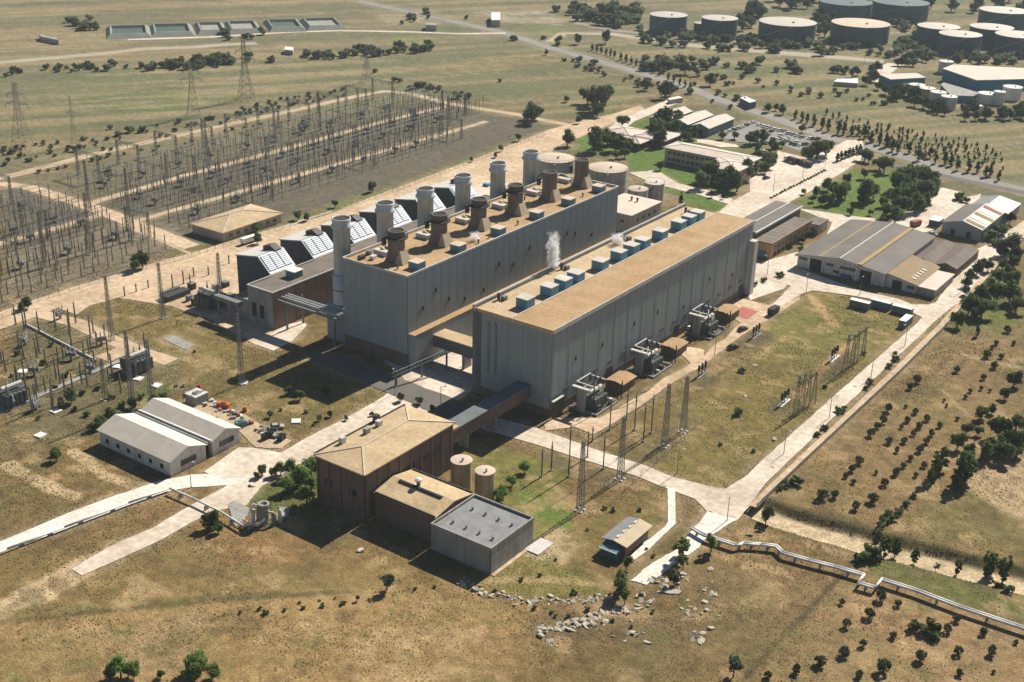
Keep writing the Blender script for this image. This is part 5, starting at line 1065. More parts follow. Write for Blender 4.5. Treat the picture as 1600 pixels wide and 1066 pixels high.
# ---- unit transformers along the turbine hall
def unit_transformer(i, px, py):
    g = G(px, py); x, y = -187.2, g.y+.5
    step_up((x, y, 0), ['dark unit transformer at the near end of the turbine hall wall','dark unit transformer midway along the turbine hall wall','dark unit transformer at the far part of the turbine hall wall'][i], math.pi/2, 'unit transformers along the turbine hall', .95)
    t = thing('blast_wall', ['concrete blast wall with pale cap at the near unit transformer','concrete blast wall with pale cap at the middle unit transformer','concrete blast wall with pale cap at the far unit transformer'][i], 'wall', (x, y, 0), 'blast walls along the turbine hall')
    MB().box(-188.9, -185.9, y-6.4, y-5.9, 0, 8.2).build('slab', 'concrete', t); MB().box(-187.3, -186.8, y-5.85, y-3.8, 0, 8.6).build('slab', 'concrete', t); MB().box(-190.6, -184.4, y-6.8, y-5.6, 8.2, 8.6).build('cap', 'pale', t)
    f = thing('support_gantry', ['white-barred support gantry over the near unit transformer','white-barred support gantry over the middle unit transformer','white-barred support gantry over the far unit transformer'][i], 'gantry', (x, y, 0), 'support gantries over the unit transformers')
    for dx in (-3.2, 2.8):
        for dy in (-3.4, 3.6): MB().box(x+dx-.18, x+dx+.18, y+dy-.18, y+dy+.18, 0, 8.4).build('column', 'dark_metal', f)
    for k, dy in enumerate((-3.4, 3.6)): MB().box(x-3.6, x+2.4, y+dy-.15, y+dy+.15, 8.4, 8.7).build('beam', 'white_paint', f)
    MB().box(x-3.6, x-3.2, y-4, y+4, 8.72, 9).build('beam', 'pale', f)
    for k in range(5): MB().tube([(x+rnd.uniform(-3,4),y+rnd.uniform(-4,6),.2),(x+rnd.uniform(-3,4),y+rnd.uniform(-4,6),2.5+rnd.random()*4),(x+rnd.uniform(-4,0),y+rnd.uniform(-4,6),3+rnd.random()*4)], .14, 6).build('pipework', rnd.choice(('dark_metal','steel','pale','dark_metal')), f)
    for k in range(3): MB().cbox((x+rnd.uniform(3,5.2),y+rnd.uniform(-4.5,6),0), rnd.uniform(.8,1.6), rnd.uniform(.8,1.8), rnd.uniform(1.2,2.4)).build('control_box', rnd.choice(('dark_metal','steel','white_paint')), f)
    for k in range(3): MB().lathe([(.26,8.7),(.36,9),(.24,9.3),(.34,9.7),(.2,10.2)], 8, (x-1.5+k*1.8, y+1)).build('insulator', 'black_paint', f)
    m_ = thing('bund', ['oil bund with pale rim below the near unit transformer','oil bund with pale rim below the middle unit transformer','oil bund with pale rim below the far unit transformer'][i], 'bund', (x, y, 0), 'oil bunds along the turbine hall')
    for a, b, c_, d_ in ((-192,-181.6,y-5.8,y-5.4),(-192,-181.6,y+6.6,y+7),(-182,-181.6,y-5.39,y+6.59)): MB().box(a, b, c_, d_, 0, .7).build('kerb', 'concrete', m_)
    MB().box(-192, -182.1, y-5.39, y+6.59, 0, .06).build('floor', 'hedge_gravel', m_)
    c = thing('cable_house', ['tan-roofed cable house beyond the near unit transformer','tan-roofed cable house beyond the middle unit transformer','tan-roofed cable house next to the red tiled pad'][i], 'kiosk', (-187, y+17, 0), 'cable houses along the turbine hall')
    y_ = y+17.5; MB().box(-190, -184, y_-4, y_+4, 0, 3).build('wall', 'wall_brown', c)
    P_ = [(-190.5,3.0),(-188.5,3.5),(-186.5,3.6),(-183.6,3.0)]; MB().profile(P_+[(a, b+.25) for a, b in reversed(P_)], 'y', y_-4.5, y_+4.5).build('roof', 'roof_tan', c)
    for k in range(2): MB().lathe([(.18,0),(.18,4.2),(.3,4.3),(.2,4.8),(.28,5.2),(.1,6.6)], 8, (-182.2, y+7.6+k*2.4)).build('bushing', 'black_paint', c)
for i, p in enumerate(((915,632),(1021,580),(1112,523))): unit_transformer(i, *p)
t = thing('access_ladder_wall', 'dark steel screen with pale rail at the turbine hall front corner', 'screen', (-191, 298, 0))
MB().box(-191.6, -191.2, 295, 300.6, 0, 6).build('panel', 'dark_metal', t); MB().box(-191.8, -191, 294.8, 300.8, 6, 6.3).build('rail', 'pale', t)
sheet('tiled_pad', zp(860,440,.2375,[(1205,212),(1262,168),(1368,200),(1292,252)]), 'red_pad', 0)
# ---- the big switchyard
post = thing('insulator_post', 'post', 'insulator post', (0,0,0))
MB().bar((-.28,-.28,0), (-.1,-.1,3.6), .1).bar((.28,-.28,0), (.1,-.1,3.6), .1).bar((.28,.28,0), (.1,.1,3.6), .1).bar((-.28,.28,0), (-.1,.1,3.6), .1).build('stand', 'lattice', post)
MB().lathe([(.34,3.6),(.42,3.9),(.26,4.2),(.4,4.6),(.25,4.9),(.38,5.3),(.24,5.6),(.36,6.0),(.22,6.3),(.3,6.8),(.12,7.4)], 7).build('insulator', 'insulator', post)
rows = [(-503,5),(-497,4.4),(-491,4.2),(-485,5),(-474,4.4),(-470,4),(-465,3.8),(-460,3.8),(-455,3.8),(-450,3.8),(-445,4.2),(-434,4),(-429,4),(-424,4.4),(-418,6.2)]; spots = []
for x, st in rows:
    y_ = 236+rnd.random()*4
    while y_ < 606:
        if not (332 < y_ < 345) and not (x > -436 and y_ > 545) and not (x > -447 and y_ > 575) and not (-414 < x < -388 and 340 < y_ < 384) and rnd.random() > .12:
            spots.append((x+rnd.uniform(-.5,.5), y_+rnd.uniform(-.6,.6), rnd.uniform(.75,1.25)))
        y_ += st
for x in (-410, -404):
    for y_ in range(246, 330, 7): spots.append((x, y_+rnd.uniform(-1,1), rnd.uniform(.8,1.1)))
sm = []
for k in range(75):
    px, py = rnd.uniform(-5,235), rnd.uniform(505,650)
    if polydist(np.array([px]), np.array([py]), [(-10,520),(90,485),(165,520),(255,570),(240,600),(120,640),(-10,700)])[0] > 0: g = G(px, py); sm.append((g.x, g.y, rnd.uniform(.7,1.25)))
def dcam(s_): return math.hypot(s_[0], s_[1])
spots = sorted(spots, key=dcam); nbig = 295-len(sm)
for s_ in sm: place(post, (s_[0], s_[1], 0), 0, (.85,.85,s_[2]), 'dark insulator post on a steel stand in the small switchyard beside the white shed', 'insulator posts of the small switchyard')
for s_ in spots[:nbig]: place(post, (s_[0], s_[1], 0), 0, (.68,.68,s_[2]*1.0), 'dark insulator post on a steel stand in the rows of the big switchyard', 'insulator posts of the big switchyard')
m_ = MB()
for x, y_, s_ in spots[nbig:]:
    m_.bar((x,y_,0), (x,y_,4*s_), .1); m_.lathe([(.2,4*s_),(.26,5*s_),(.17,6*s_),(.24,7*s_),(.08,8*s_)], 5, (x,y_))
tag(m_.build('insulator_posts', 'insulator'), 'dense far rows of dark insulator posts at the back of the big switchyard', 'insulator posts', kind='stuff')
# small grey apparatus (breakers, disconnector boxes) between the posts
app = thing('breaker', 'breaker', 'breaker', (0,0,0)); MB().box(-1.6,1.6,-.5,.5,1.4,2.6).build('tank', 'steel', app); MB().box(-.3,.3,-.3,.3,0,1.4).build('stand','lattice',app)
for k in range(3): MB().lathe([(.2,2.6),(.28,3),(.18,3.4),(.26,3.9),(.1,4.6)], 6, (-1.2+1.2*k,0)).build('bushing','porcelain',app)
for x in (-494,-468,-455,-430):
    for k in range(15):
        y_ = 250+k*22.5+rnd.uniform(-3,3)
        if 330 < y_ < 347 or y_ > 595 or (x > -436 and y_ > 540): continue
        place(app, (x, y_, 0), math.pi/2*rnd.randint(0,1), 1.1, 'grey circuit breaker with three pale bushings in the rows of the big switchyard', 'circuit breakers of the big switchyard')
for k, (px, py) in enumerate(Q4((330,630),(160,700),(420,690),(280,440),(120,560),(60,850),(170,860),(470,560))):
    place(app, G(px, py), rnd.uniform(0,3), 1.1, 'grey circuit breaker with three pale bushings in the small switchyard', 'circuit breakers of the small switchyard')
# portal gantries across the bays
def portal(w_, h_):
    s = thing('yard_portal', 'portal', 'gantry', (0,0,0))
    for sx in (-1,1):
        m_ = MB()
        for a, b in ((-.5,-.5),(.5,-.5),(.5,.5),(-.5,.5)): m_.bar((sx*w_/2+a*1.3,b*1.3,0), (sx*w_/2+a*.6,b*.6,h_), .12)
        for k in range(7):
            for (a, b), (c_, d_) in (((-.5,-.5),(.5,-.5)),((.5,-.5),(.5,.5)),((.5,.5),(-.5,.5)),((-.5,.5),(-.5,-.5))): m_.bar((sx*w_/2+a,b,h_*k/7), (sx*w_/2+c_,d_,h_*(k+1)/7), .07)
        m_.build('column', 'lattice', s)
    m_ = MB()
    for b, z_ in ((-.4,0),(.4,0),(-.4,-1),(.4,-1)): m_.bar((-w_/2,b,h_+z_), (w_/2,b,h_+z_), .1)
    for k in range(12): m_.bar((-w_/2+w_*k/12,-.4,h_), (-w_/2+w_*(k+1)/12,.4,h_-1), .06)
    m_.build('beam', 'lattice', s)
    for k in range(3): MB().bar((-w_/3+k*w_/3,0,h_-1), (-w_/3+k*w_/3,.3,h_-3), .17, 6).build('insulator_string', 'insulator', s)
    return s
pt_ = portal(16, 13)
for k in range(15):
    y_ = 248+k*24
    if 328 < y_ < 350: continue
    place(pt_, (-512, y_, 0), 0, 1, 'grey lattice portal carrying insulator strings along the outer side of the big switchyard', 'lattice portals on the outer side of the switchyard')
    if k % 2 == 0: place(pt_, (-461.5, y_+6, 0), 0, (1.1,1,.95), 'grey lattice portal spanning the middle bays of the big switchyard', 'lattice portals over the middle bays'); 
    if k % 3 == 0 and y_ < 540: place(pt_, (-428, y_+9, 0), 0, (.9,1,.85), 'grey lattice portal over the bays near the tan apron', 'lattice portals near the apron')
for k, x in enumerate((-501,-499,-494,-488.5,-486,-483,-473,-467,-449,-443.5)):
    for a, b in ((238,331),(347,600 if x < -450 else 570)):
        m_ = MB().bar((x,a,8.2), (x,b,8.2), .13, 6); o = m_.build('busbar', 'steel'); tag(o, 'long straight grey busbar carried over the rows of the big switchyard', 'busbar', 'busbars of the big switchyard')
for i, (px, py, rz_, lb) in enumerate(((215,578,.35,'grey power transformer with cream bushings in the small switchyard'),(18,630,.35,'grey power transformer on a long plinth at the edge of the small switchyard'))):
    step_up(G(px,py), lb, math.pi/2, None, 1.0)
t = thing('transformer_plinth', 'long low concrete plinth strip running through the small switchyard', 'plinth', tuple(G(100,610))); a, b = G(-10,650), G(200,560)
MB().prism([(a.x-1,a.y-1),(b.x-1,b.y-1),(b.x+1,b.y+1),(a.x+1,a.y+1)], 0, .5).build('slab', 'concrete', t)
t = thing('cable_wall', 'low white wall line at the back edge of the small switchyard', 'wall', tuple(G(40,510))); a, b = G(40,508), G(150,565)
MB().prism([(a.x-.2,a.y-.2),(b.x-.2,b.y-.2),(b.x+.2,b.y+.2),(a.x+.2,a.y+.2)], 0, .8).build('slab', 'pale', t)
# bus posts on the tan apron left of the annexe
for i, (px, py, tp) in enumerate(zp(230,380,.16885,[(238,415),(338,400),(432,300),(415,430),(575,290),(760,190),(15,400)]) and [(270,450,428),(287,444,422),(303,432,417),(298,453,428),(326,430,416),(358,412,398),(195,463,447),(213,456,443),(232,450,437)]):
    g = G(px, py); place(pole, g, 0, (1.3,1.3,zat(px,tp,g)/10), 'short dark bus pole standing on the tan apron near the filter houses', 'bus poles on the tan apron')
for x_ in (-517,-512,-507,-466,-461.5,-457):
    pts_ = []
    for k in range(15):
        y_ = 248+k*24+(6 if x_ > -480 else 0)
        if x_ > -480 and k % 2: continue
        pts_.append(y_)
    m_ = MB()
    for a_, b_ in zip(pts_[:-1], pts_[1:]):
        q_ = [(x_, a_+(b_-a_)*f_/6, 11.4-4*1.1*(f_/6)*(1-f_/6)) for f_ in range(7)]; m_.tube(q_, .07, 4)
    tag(m_.build('overhead_conductor', 'lattice'), 'thin sagging overhead conductor strung from portal to portal in the big switchyard', 'conductor', 'overhead conductors of the switchyard')
_pt = [(G(35,230),34),(G(303,182),32),(G(385,155),36),(G(573,128),36)]
for off_ in (-5,5):
    m_ = MB()
    for (a_, ha), (b_, hb) in zip(_pt[:-1], _pt[1:]):
        q_ = []
        for f_ in range(13):
            s_ = f_/12; p_ = a_.lerp(b_, s_); q_.append((p_.x+off_, p_.y, ha*.68+(hb-ha)*.68*s_-4*5*s_*(1-s_)))
        m_.tube(q_, .06, 4)
    tag(m_.build('power_line', 'lattice'), 'thin power line sagging between the pylons beyond the switchyard', 'power line', 'power lines between the pylons')
# street lamps
lamp = thing('street_lamp', 'lamp', 'street lamp', (0,0,0)); MB().lathe([(.13,0),(.08,8)], 6).build('pole', 'steel', lamp); MB().bar((0,0,8), (1.3,0,8.4), .06).build('arm', 'steel', lamp); MB().cbox((1.5,0,8.3), .8,.3,.2).build('lamp_head', 'pale', lamp)
for px, py in Q6((487,1066),(697,900),(890,715),(1047,565),(1310,315),(590,320),(838,330),(410,240),(167,610))+Q9((225,320))+Q7((885,165))+zp(840,580,.2251,[(968,712)])+Q5((470,860),(258,790),(575,660))+zp(1100,160,.15625,[(692,900),(985,760),(1212,650)])+[(1350,100)]:
    place(lamp, G(px, py), rnd.uniform(0,6), 1.0, 'slim grey street lamp beside a pale concrete road', 'street lamps along the roads')

# ================================================================ VEHICLES, CONTAINERS
def car_proto(m, nm):
    s = thing('car', nm, 'car', (0,0,0))
    MB().profile([(-2.1,.35),(2.1,.35),(2.12,.75),(1.9,.9),(1.1,.98),(-1.6,1.0),(-2.1,.85)], 'y', -.85, .85).build('body', m, s)
    c = MB().profile([(-1.7,.98),(1.0,.97),(.45,1.42),(-1.15,1.45)], 'y', -.74, .74).build('cabin', 'glass', s)
    MB().box(-1.05, .4, -.72, .72, 1.43, 1.5).build('roof', m, s)
    for a in (-1.3,1.3):
        for b in (-.8,.8): wh_ = MB().bar((a,b-.1,.33), (a,b+.1,.33), .33, 10).build('wheel', 'tyre', s); MB().bar((a,b-.12,.33), (a,b+.12,.33), .18, 8).build('rim', 'silver_paint', wh_)
    return s
cars = {k: car_proto(m, k) for k, m in (('white','car_white'),('silver','silver_paint'),('black','black_paint'),('red','red_paint'))}
CP = [(455,225,0),(490,215,0),(550,235,0),(650,262,0),(705,280,0),(755,290,0),(800,295,1),(845,322,1),(887,330,1),(930,343,0),(980,358,1),(1090,375,2),(1140,375,2),(165,325,0),(205,328,0),(258,298,0),(298,285,2),(465,322,0),(610,345,1),(645,332,0),(690,370,0),(725,380,0),(770,372,1),(810,385,0),(845,365,0),(870,420,2),(910,432,2),(950,435,0),(990,430,2),(1025,428,2),(520,330,0),(560,345,1),(420,240,2),(390,255,0),(350,270,1),(600,250,0),(675,300,2),(765,340,0),(830,400,1),(930,410,0),(1060,370,0),(585,405,0),(640,415,1),(690,425,3),(740,430,0)]
kn = ['white','silver','black','red']
for i, (zx, zy, c_) in enumerate(CP):
    g = G(*zp(1100,160,.15625,[(zx,zy)])[0]); place(cars[kn[c_]], g, .25+rnd.uniform(-.12,.12)+(math.pi/2 if i < 30 and i > 20 else 1.2), 1.08, kn[c_]+' car parked in the rows of the car park', 'cars parked in the car park')
for (px, py, c_, rz_, lb) in ((1197,280,2,1.4,'black car standing alone on the plaza'),(1181,265,0,.3,'white car parked under trees at the office corner'),(1195,265,1,.3,'silver car parked under trees by the plaza'),(1185,238,0,1.2,'white car in the shrubbery between office and car park'),(1194,239,0,1.2,'second white car in the shrubbery by the car park'),(1273,234,0,1,'white car half hidden by the big dark tree'),(1457,368,1,.2,'silver car beside the pale kiosk'),(1145,545,2,1.3,'black car on the grass edge of the apron'),(1160,517,2,1.4,'black car at the far unit transformer'),(432,670,1,.9,'silver car at the scrap yard edge'),(1076,516,0,.5,'white car at the turbine hall wall')):
    place(cars[kn[c_]], G(px, py), rz_, 1.1, lb, 'cars elsewhere on the site')
for c_ in cars.values():
    if not c_.get('_used'): place(c_, G(1303,466), .4, 1.1, 'car beside the warehouse', 'cars elsewhere on the site')
def truck(lab, px, py, rz, mcab, mbox, L_=7, bh=2.6):
    s = thing('truck', lab, 'truck', (0,0,0))
    MB().box(L_/2-2.1, L_/2, -1.15, 1.15, .7, 2.7).build('cab', mcab, s); MB().box(L_/2-.9, L_/2+.03, -1.0, 1.0, 1.7, 2.45).build('windscreen', 'glass', s); MB().box(-L_/2, L_/2-2.3, -1.2, 1.2, 1.0, 1.0+bh*.75).build('cargo_box', mbox, s); MB().box(-L_/2, L_/2-2.1, -.5, .5, .6, 1).build('chassis', 'black_paint', s)
    for a in (-L_/2+1, -L_/2+2.3, L_/2-1):
        for b in (-1,1): MB().bar((a,b-.15,.5), (a,b+.15,.5), .5, 10).build('wheel', 'tyre', s)
    s.location = G(px, py); s.rotation_euler = (0,0,rz)
truck('dark lorry with white roof on the tan apron by the switchyard relay building', 392, 379, math.pi/2, 'blue_paint', 'white_paint', 10)
truck('box van with white roof parked on the apron beyond the red tiled pad', 1208, 491, math.pi/2, 'black_paint', 'black_paint', 6)
truck('tanker lorry standing at the edge of the plaza', 1236, 254, 2.8, 'white_paint', 'black_paint', 9)
truck('long trailer parked beside the tanker on the plaza', 1258, 259, 2.7, 'orange_paint', 'hedge_gravel', 9)
truck('dark flatbed lorry at the tree edge of the far right yard', 1434, 326, 1.2, 'black_paint', 'concrete', 9)
truck('red lorry standing in the far right yard behind the warehouse', 1430, 354, 1.3, 'red_paint', 'terracotta', 6)
for i, (px, py, rz_, m1, lb) in enumerate(((1343,481,0,'steel','grey shipping container beside the road, first in the row'),(1376,481,0,'wall_bluegreen','teal shipping container in the middle of the row'),(1409,490,0,'steel','grey shipping container at the kink of the road'),(1414,508,math.pi/2*1.0,'wall_bluegreen','white-topped teal container set along the road'))):
    g = G(px, py); t = thing('container', lb, 'container', (0,0,0), 'containers beside the road')
    MB().box(-3.8,3.8,-1.3,1.3,.15,2.85).build('body', m1, t); MB().box(-3.85,3.85,-1.35,1.35,2.86,2.95).build('roof', 'white_paint', t)
    m_ = MB().box(-3.6,-3.45,-1.38,-1.3,.2,2.8); spread('rib', m1, m_, t, [(k*.72,0,0) for k in range(11)]); MB().box(3.8,3.86,-1.2,-.05,.3,2.7).build('door', m1, t); MB().box(3.8,3.86,.05,1.2,.3,2.7).build('door', m1, t)
    t.location = g; t.rotation_euler = (0,0,rz_)
# scrap yard beside the white shed
for i, (px, py, sx, sy, sz, m1, lb) in enumerate(((308,628,5,5,3,'concrete','pale flat-roofed cabin in the scrap yard'),(350,636,4.2,1.6,1.3,'orange_paint','orange machine body lying in the scrap yard'),(311,608,1.4,1.4,1.1,'red_paint','red barrel heap in the scrap yard'),(382,643,1.3,1.2,1,'red_paint','red crate in the scrap yard'),(376,667,3,2,1.8,'wall_bluegreen','pale blue crate in the scrap yard'),(418,685,3.5,1.8,1.6,'black_paint','black pile of parts near the scrap yard road'),(440,688,2.6,1.6,1.6,'black_paint','dark car wreck at the end of the scrap yard'))):
    g = G(px, py); t = thing('scrap_item', lb, 'scrap', tuple(g)); MB().cbox((g.x,g.y,0), sx, sy, sz, .3*i).build('body', m1, t); MB().cbox((g.x,g.y,sz), sx*1.05, sy*1.05, .2, .3*i).build('lid', 'pale' if i == 0 else m1, t); MB().cbox((g.x+.2,g.y,sz+.2), sx*.4, sy*.4, .35, .3*i).build('hatch', m1, t)
for k in range(46):
    f_ = rnd.random(); px, py = (280+150*f_+rnd.uniform(-10,10), 606+80*f_+rnd.uniform(-9,9)); g = G(px, py); mk = rnd.choice(('black_paint','dark_metal','pale','white_paint','concrete','terracotta','steel'))
    m_ = MB().cbox((0,0,0), rnd.uniform(.5,2), rnd.uniform(.4,1.2), rnd.uniform(.3,1.1)).bar((-.6,0,.3),(.9,.3,rnd.uniform(.4,1.6)),.12); o = m_.build('scrap_piece', mk); o.location = g; o.rotation_euler = (0,0,rnd.uniform(0,6.3))
    tag(o, {'black_paint':'black','dark_metal':'dark metal','pale':'pale','white_paint':'white','concrete':'concrete grey','terracotta':'rusty','steel':'grey steel'}[mk]+' piece of scrap lying in the yard behind the white twin shed', 'scrap', 'scrap pieces in the yard')
for k, (px, py) in enumerate(((296,470),(306,476),(318,462),(338,455),(352,448),(362,470),(372,478),(300,452))):
    g = G(px, py); t = thing('equipment_cabinet', 'dark equipment cabinet on the tan apron around the step-up transformer', 'cabinet', tuple(g), 'equipment cabinets on the apron'); MB().cbox((g.x,g.y,0), 1.6+k%3, 2.2, 2+.5*(k%2)).build('body', 'dark_metal' if k%3 else 'steel', t); MB().cbox((g.x,g.y,2+.5*(k%2)), 1.8+k%3, 2.4, .2).build('lid', 'steel', t)
import bmesh
def rock_mesh(seed, flat=.6):
    r_ = random.Random(seed); bm = bmesh.new(); bmesh.ops.create_icosphere(bm, subdivisions=1, radius=1)
    for v in bm.verts: v.co *= r_.uniform(.65,1.2); v.co.z *= flat
    m_ = bpy.data.meshes.new('stone'); bm.to_mesh(m_); bm.free(); m_.materials.append(MATS['rock']); return m_
def slab_mesh(seed):
    r_ = random.Random(seed); pts = [(math.cos(a)*r_.uniform(.7,1.2)*1.3, math.sin(a)*r_.uniform(.6,1.1)) for a in (.3,1.2,2.4,3.3,4.3,5.4)]; mb = MB().prism(pts, -.25, .25)
    m_ = bpy.data.meshes.new('stone'); m_.from_pydata(mb.v, [], mb.f); m_.update(); m_.materials.append(MATS['rock']); return m_
RM = [rock_mesh(k, .65) for k in range(6)]+[slab_mesh(k) for k in range(4)]
def stone(px, py, s_, lab, grp):
    g = G(px, py); o = bpy.data.objects.new('stone', rnd.choice(RM)); COL.objects.link(o); o.location = (g.x, g.y, hz(g.x,g.y)+s_*.08); o.rotation_euler = (rnd.uniform(-.5,.5), rnd.uniform(-.5,.5), rnd.uniform(0,6.3)); k = s_*rnd.uniform(.75,1.25); o.scale = (k*1.2, k, k*.8); tag(o, lab, 'stone', grp)
line = Q8((540,610),(620,625),(680,660),(760,675),(880,690),(1000,690),(1150,690),(1250,675),(1290,660))
for a, b in zip(line[:-1], line[1:]):
    kn_ = int(math.hypot(b[0]-a[0], b[1]-a[1])/2.6)
    for k in range(kn_):
        f = (k+rnd.random())/kn_; stone(a[0]+(b[0]-a[0])*f+rnd.uniform(-2,2), a[1]+(b[1]-a[1])*f+rnd.gauss(0,3.4), rnd.choice((.3,.4,.5,.75)), 'pale broken stone in the rubble bank curving below the grey concrete block', 'stones of the curving rubble bank')
for cx, cy, sx, sy, n_ in ((1000,815,70,18,30),(1110,795,70,16,26),(1200,765,60,20,18),(1300,735,60,18,18),(940,830,30,20,10),(985,900,16,16,4),(1420,690,80,30,14),(1480,600,60,25,22),(1560,640,40,25,10),(1580,560,30,20,8),(1350,850,90,50,12),(1640,730,60,60,16),(1720,650,40,30,8),(640,630,30,25,8),(1640,860,70,30,10)):
    for k in range(n_):
        p = Q8((cx+rnd.gauss(0,sx*.6), cy+rnd.gauss(0,sy*.6)))[0]; stone(p[0], p[1], rnd.choice((.25,.35,.45,.6,.8)), 'pale broken stone scattered over the rubble slope beside the end of the white road', 'stones of the scattered rubble')
for px, py, s_ in Q8((570,615,1.3),(930,850,1.1),(1540,650,1.4),(1100,800,.9),(1220,745,.9)): stone(px, py, s_, 'large pale concrete slab among the rubble', 'large slabs in the rubble')
for px, py in Q8((98,456))+[(563,860),(395,760)]+Q6((445,997),(310,797),(355,655))+Q9((325,385),(150,545)): stone(px, py, .9, 'single pale stone lying in the dry grass', 'single stones in the grass')
# ================================================================ TREES AND PLANTS
def crown_mesh(name, seed, rx, rz, n_clump, n_leaf, leaf, m, base=0.0, shape='round', hollow=.55):
    r_ = np.random.RandomState(seed); V = []; Fc = []
    nl = r_.randint(5, 8); LC = r_.normal(size=(nl,3)); LC /= np.linalg.norm(LC,axis=1)[:,None]; LC *= r_.uniform(.35,.66,(nl,1)); LC[:,2] = LC[:,2]*.8+.05; LR = r_.uniform(.26,.52,nl); LC[0] = (0,0,-.15); LR[0] = .6
    for c in range(n_clump):
        while True:
            p = r_.uniform(-1,1,3); d_ = np.linalg.norm(p)
            if hollow < d_ < 1: break
        if shape == 'cone': k = (1-(p[2]+1)/2)**.8; p = np.array([p[0]*k, p[1]*k, p[2]])
        elif shape == 'column': k = (.35+.65*math.sqrt(max(0,1-abs(p[2])**2.5)))*r_.uniform(.7,1.15); p = np.array([p[0]*k, p[1]*k, p[2]])
        elif shape == 'ball': p = p*.88
        else: w_ = r_.randint(nl); p = LC[w_]+p*LR[w_]
        cc = p*np.array([rx,rx,rz])*.95; cr = rx*r_.uniform(.14,.34)
        q = r_.normal(size=(n_leaf,3)); q /= np.linalg.norm(q,axis=1)[:,None]; q = cc+q*cr*r_.uniform(.5,1.05,(n_leaf,1))
        for P in q:
            nrm = P/np.array([rx,rx,rz])**1.5+r_.normal(size=3)*.55; nrm /= np.linalg.norm(nrm)+1e-9
            a = np.cross(nrm, r_.normal(size=3)); a /= np.linalg.norm(a)+1e-9; b = np.cross(nrm, a); s_ = leaf*r_.uniform(.6,1.3); i0 = len(V)
            Pz = P+np.array([0,0,base+rz])
            V += [tuple(Pz-a*s_-b*s_*.5), tuple(Pz+a*s_*.3-b*s_*.8), tuple(Pz+a*s_+b*s_*.4), tuple(Pz-a*s_*.2+b*s_*.9)]; Fc.append((i0,i0+1,i0+2,i0+3))
    me_ = bpy.data.meshes.new(name); me_.from_pydata(V, [], Fc); me_.update(); me_.materials.append(MATS[m]); return me_
def trunk_mesh(h_, r_, limbs, seed, spread_=.5):
    q = random.Random(seed); mb = MB(); mb.lathe([(r_*1.3,-.3),(r_,h_*.3),(r_*.7,h_)], 7)
    for k in range(limbs):
        a = 2*math.pi*k/max(1,limbs)+q.random(); z_ = h_*q.uniform(.45,.9); L_ = h_*spread_*q.uniform(.6,1)
        mb.bar((0,0,z_), (math.cos(a)*L_, math.sin(a)*L_, z_+L_*.8), r_*.35, 5)
    me_ = bpy.data.meshes.new('trunk'); me_.from_pydata(mb.v, [], mb.f); me_.update(); me_.materials.append(MATS['bark']); return me_
KIND = {}
def kind(key, n_, **kw):
    th, tr, lm, sp = kw.pop('trunk'); KIND[key] = [(crown_mesh('crown', 100*len(KIND)+k, **kw), trunk_mesh(th, tr, lm, k, sp)) for k in range(n_)]
# unit trees, about 1 m crown radius each (scaled when planted)
kind('pine', 4, rx=1, rz=.95, n_clump=44, n_leaf=26, leaf=.10, m='leaf_dark', base=.05, shape='ball', trunk=(1.2,.08,4,.4), hollow=.6)
kind('shrub', 3, rx=1, rz=.7, n_clump=18, n_leaf=20, leaf=.16, m='leaf_mid', base=-.1, trunk=(.5,.06,4,.7), hollow=.4)
kind('broad', 4, rx=1, rz=.9, n_clump=60, n_leaf=32, leaf=.085, m='leaf_mid', base=.2, trunk=(1.3,.07,6,.45), hollow=.5)
kind('dark', 3, rx=1, rz=.9, n_clump=60, n_leaf=30, leaf=.085, m='leaf_dark', base=.15, trunk=(1.2,.07,6,.45), hollow=.5)
kind('blue', 3, rx=1, rz=1.0, n_clump=40, n_leaf=30, leaf=.1, m='leaf_blue', base=.3, trunk=(1.2,.07,6,.45), hollow=.5)
kind('light', 3, rx=1, rz=1.1, n_clump=24, n_leaf=22, leaf=.14, m='leaf_light', base=.3, trunk=(1.6,.06,5,.4), hollow=.35)
kind('green', 3, rx=1, rz=.95, n_clump=64, n_leaf=34, leaf=.075, m='leaf_green', base=.1, trunk=(1.2,.07,6,.45), hollow=.5)
kind('poplar', 3, rx=1, rz=2.6, n_clump=40, n_leaf=26, leaf=.2, m='leaf_mid', base=.4, shape='column', trunk=(4,.09,6,.14), hollow=.4)
kind('cypress', 3, rx=1, rz=2.2, n_clump=34, n_leaf=26, leaf=.17, m='leaf_dark', base=.1, shape='cone', trunk=(3,.09,4,.1), hollow=.4)
kind('far', 4, rx=1, rz=.75, n_clump=30, n_leaf=16, leaf=.16, m='leaf_far', base=.0, trunk=(.7,.07,4,.4), hollow=.45)
kind('purple', 1, rx=1, rz=1, n_clump=30, n_leaf=24, leaf=.14, m='leaf_red', base=.4, trunk=(1.3,.07,4,.3))
WIDE = {}
def tree(k, px, py, r, lab, grp, cat='tree', base_px=True, name=None, sz=1.0):
    g = G(px, py); z_ = hz(g.x, g.y); cm, tm = rnd.choice(KIND[k])
    name = name or ('bush' if k == 'far' and ' bush ' in lab+' ' else None)
    t = thing(name or ('shrub' if k == 'shrub' else {'pine':'round_pine','poplar':'poplar_tree','cypress':'conifer','far':'bushy_tree'}.get(k,'broadleaf_tree')), lab, cat, (g.x, g.y, z_), grp); t.rotation_euler = (0,0,rnd.uniform(0,6.28)); t.scale = (r*rnd.uniform(.9,1.1), r*rnd.uniform(.9,1.1), r*sz*rnd.uniform(.9,1.1))
    for nm, me_ in (('trunk', tm), ('crown', cm)):
        o = bpy.data.objects.new(nm, me_); COL.objects.link(o); o.parent = t
    return t
def mpp(px, py): g = G(px, py); return math.sqrt(g.x**2+g.y**2+HC**2)/F
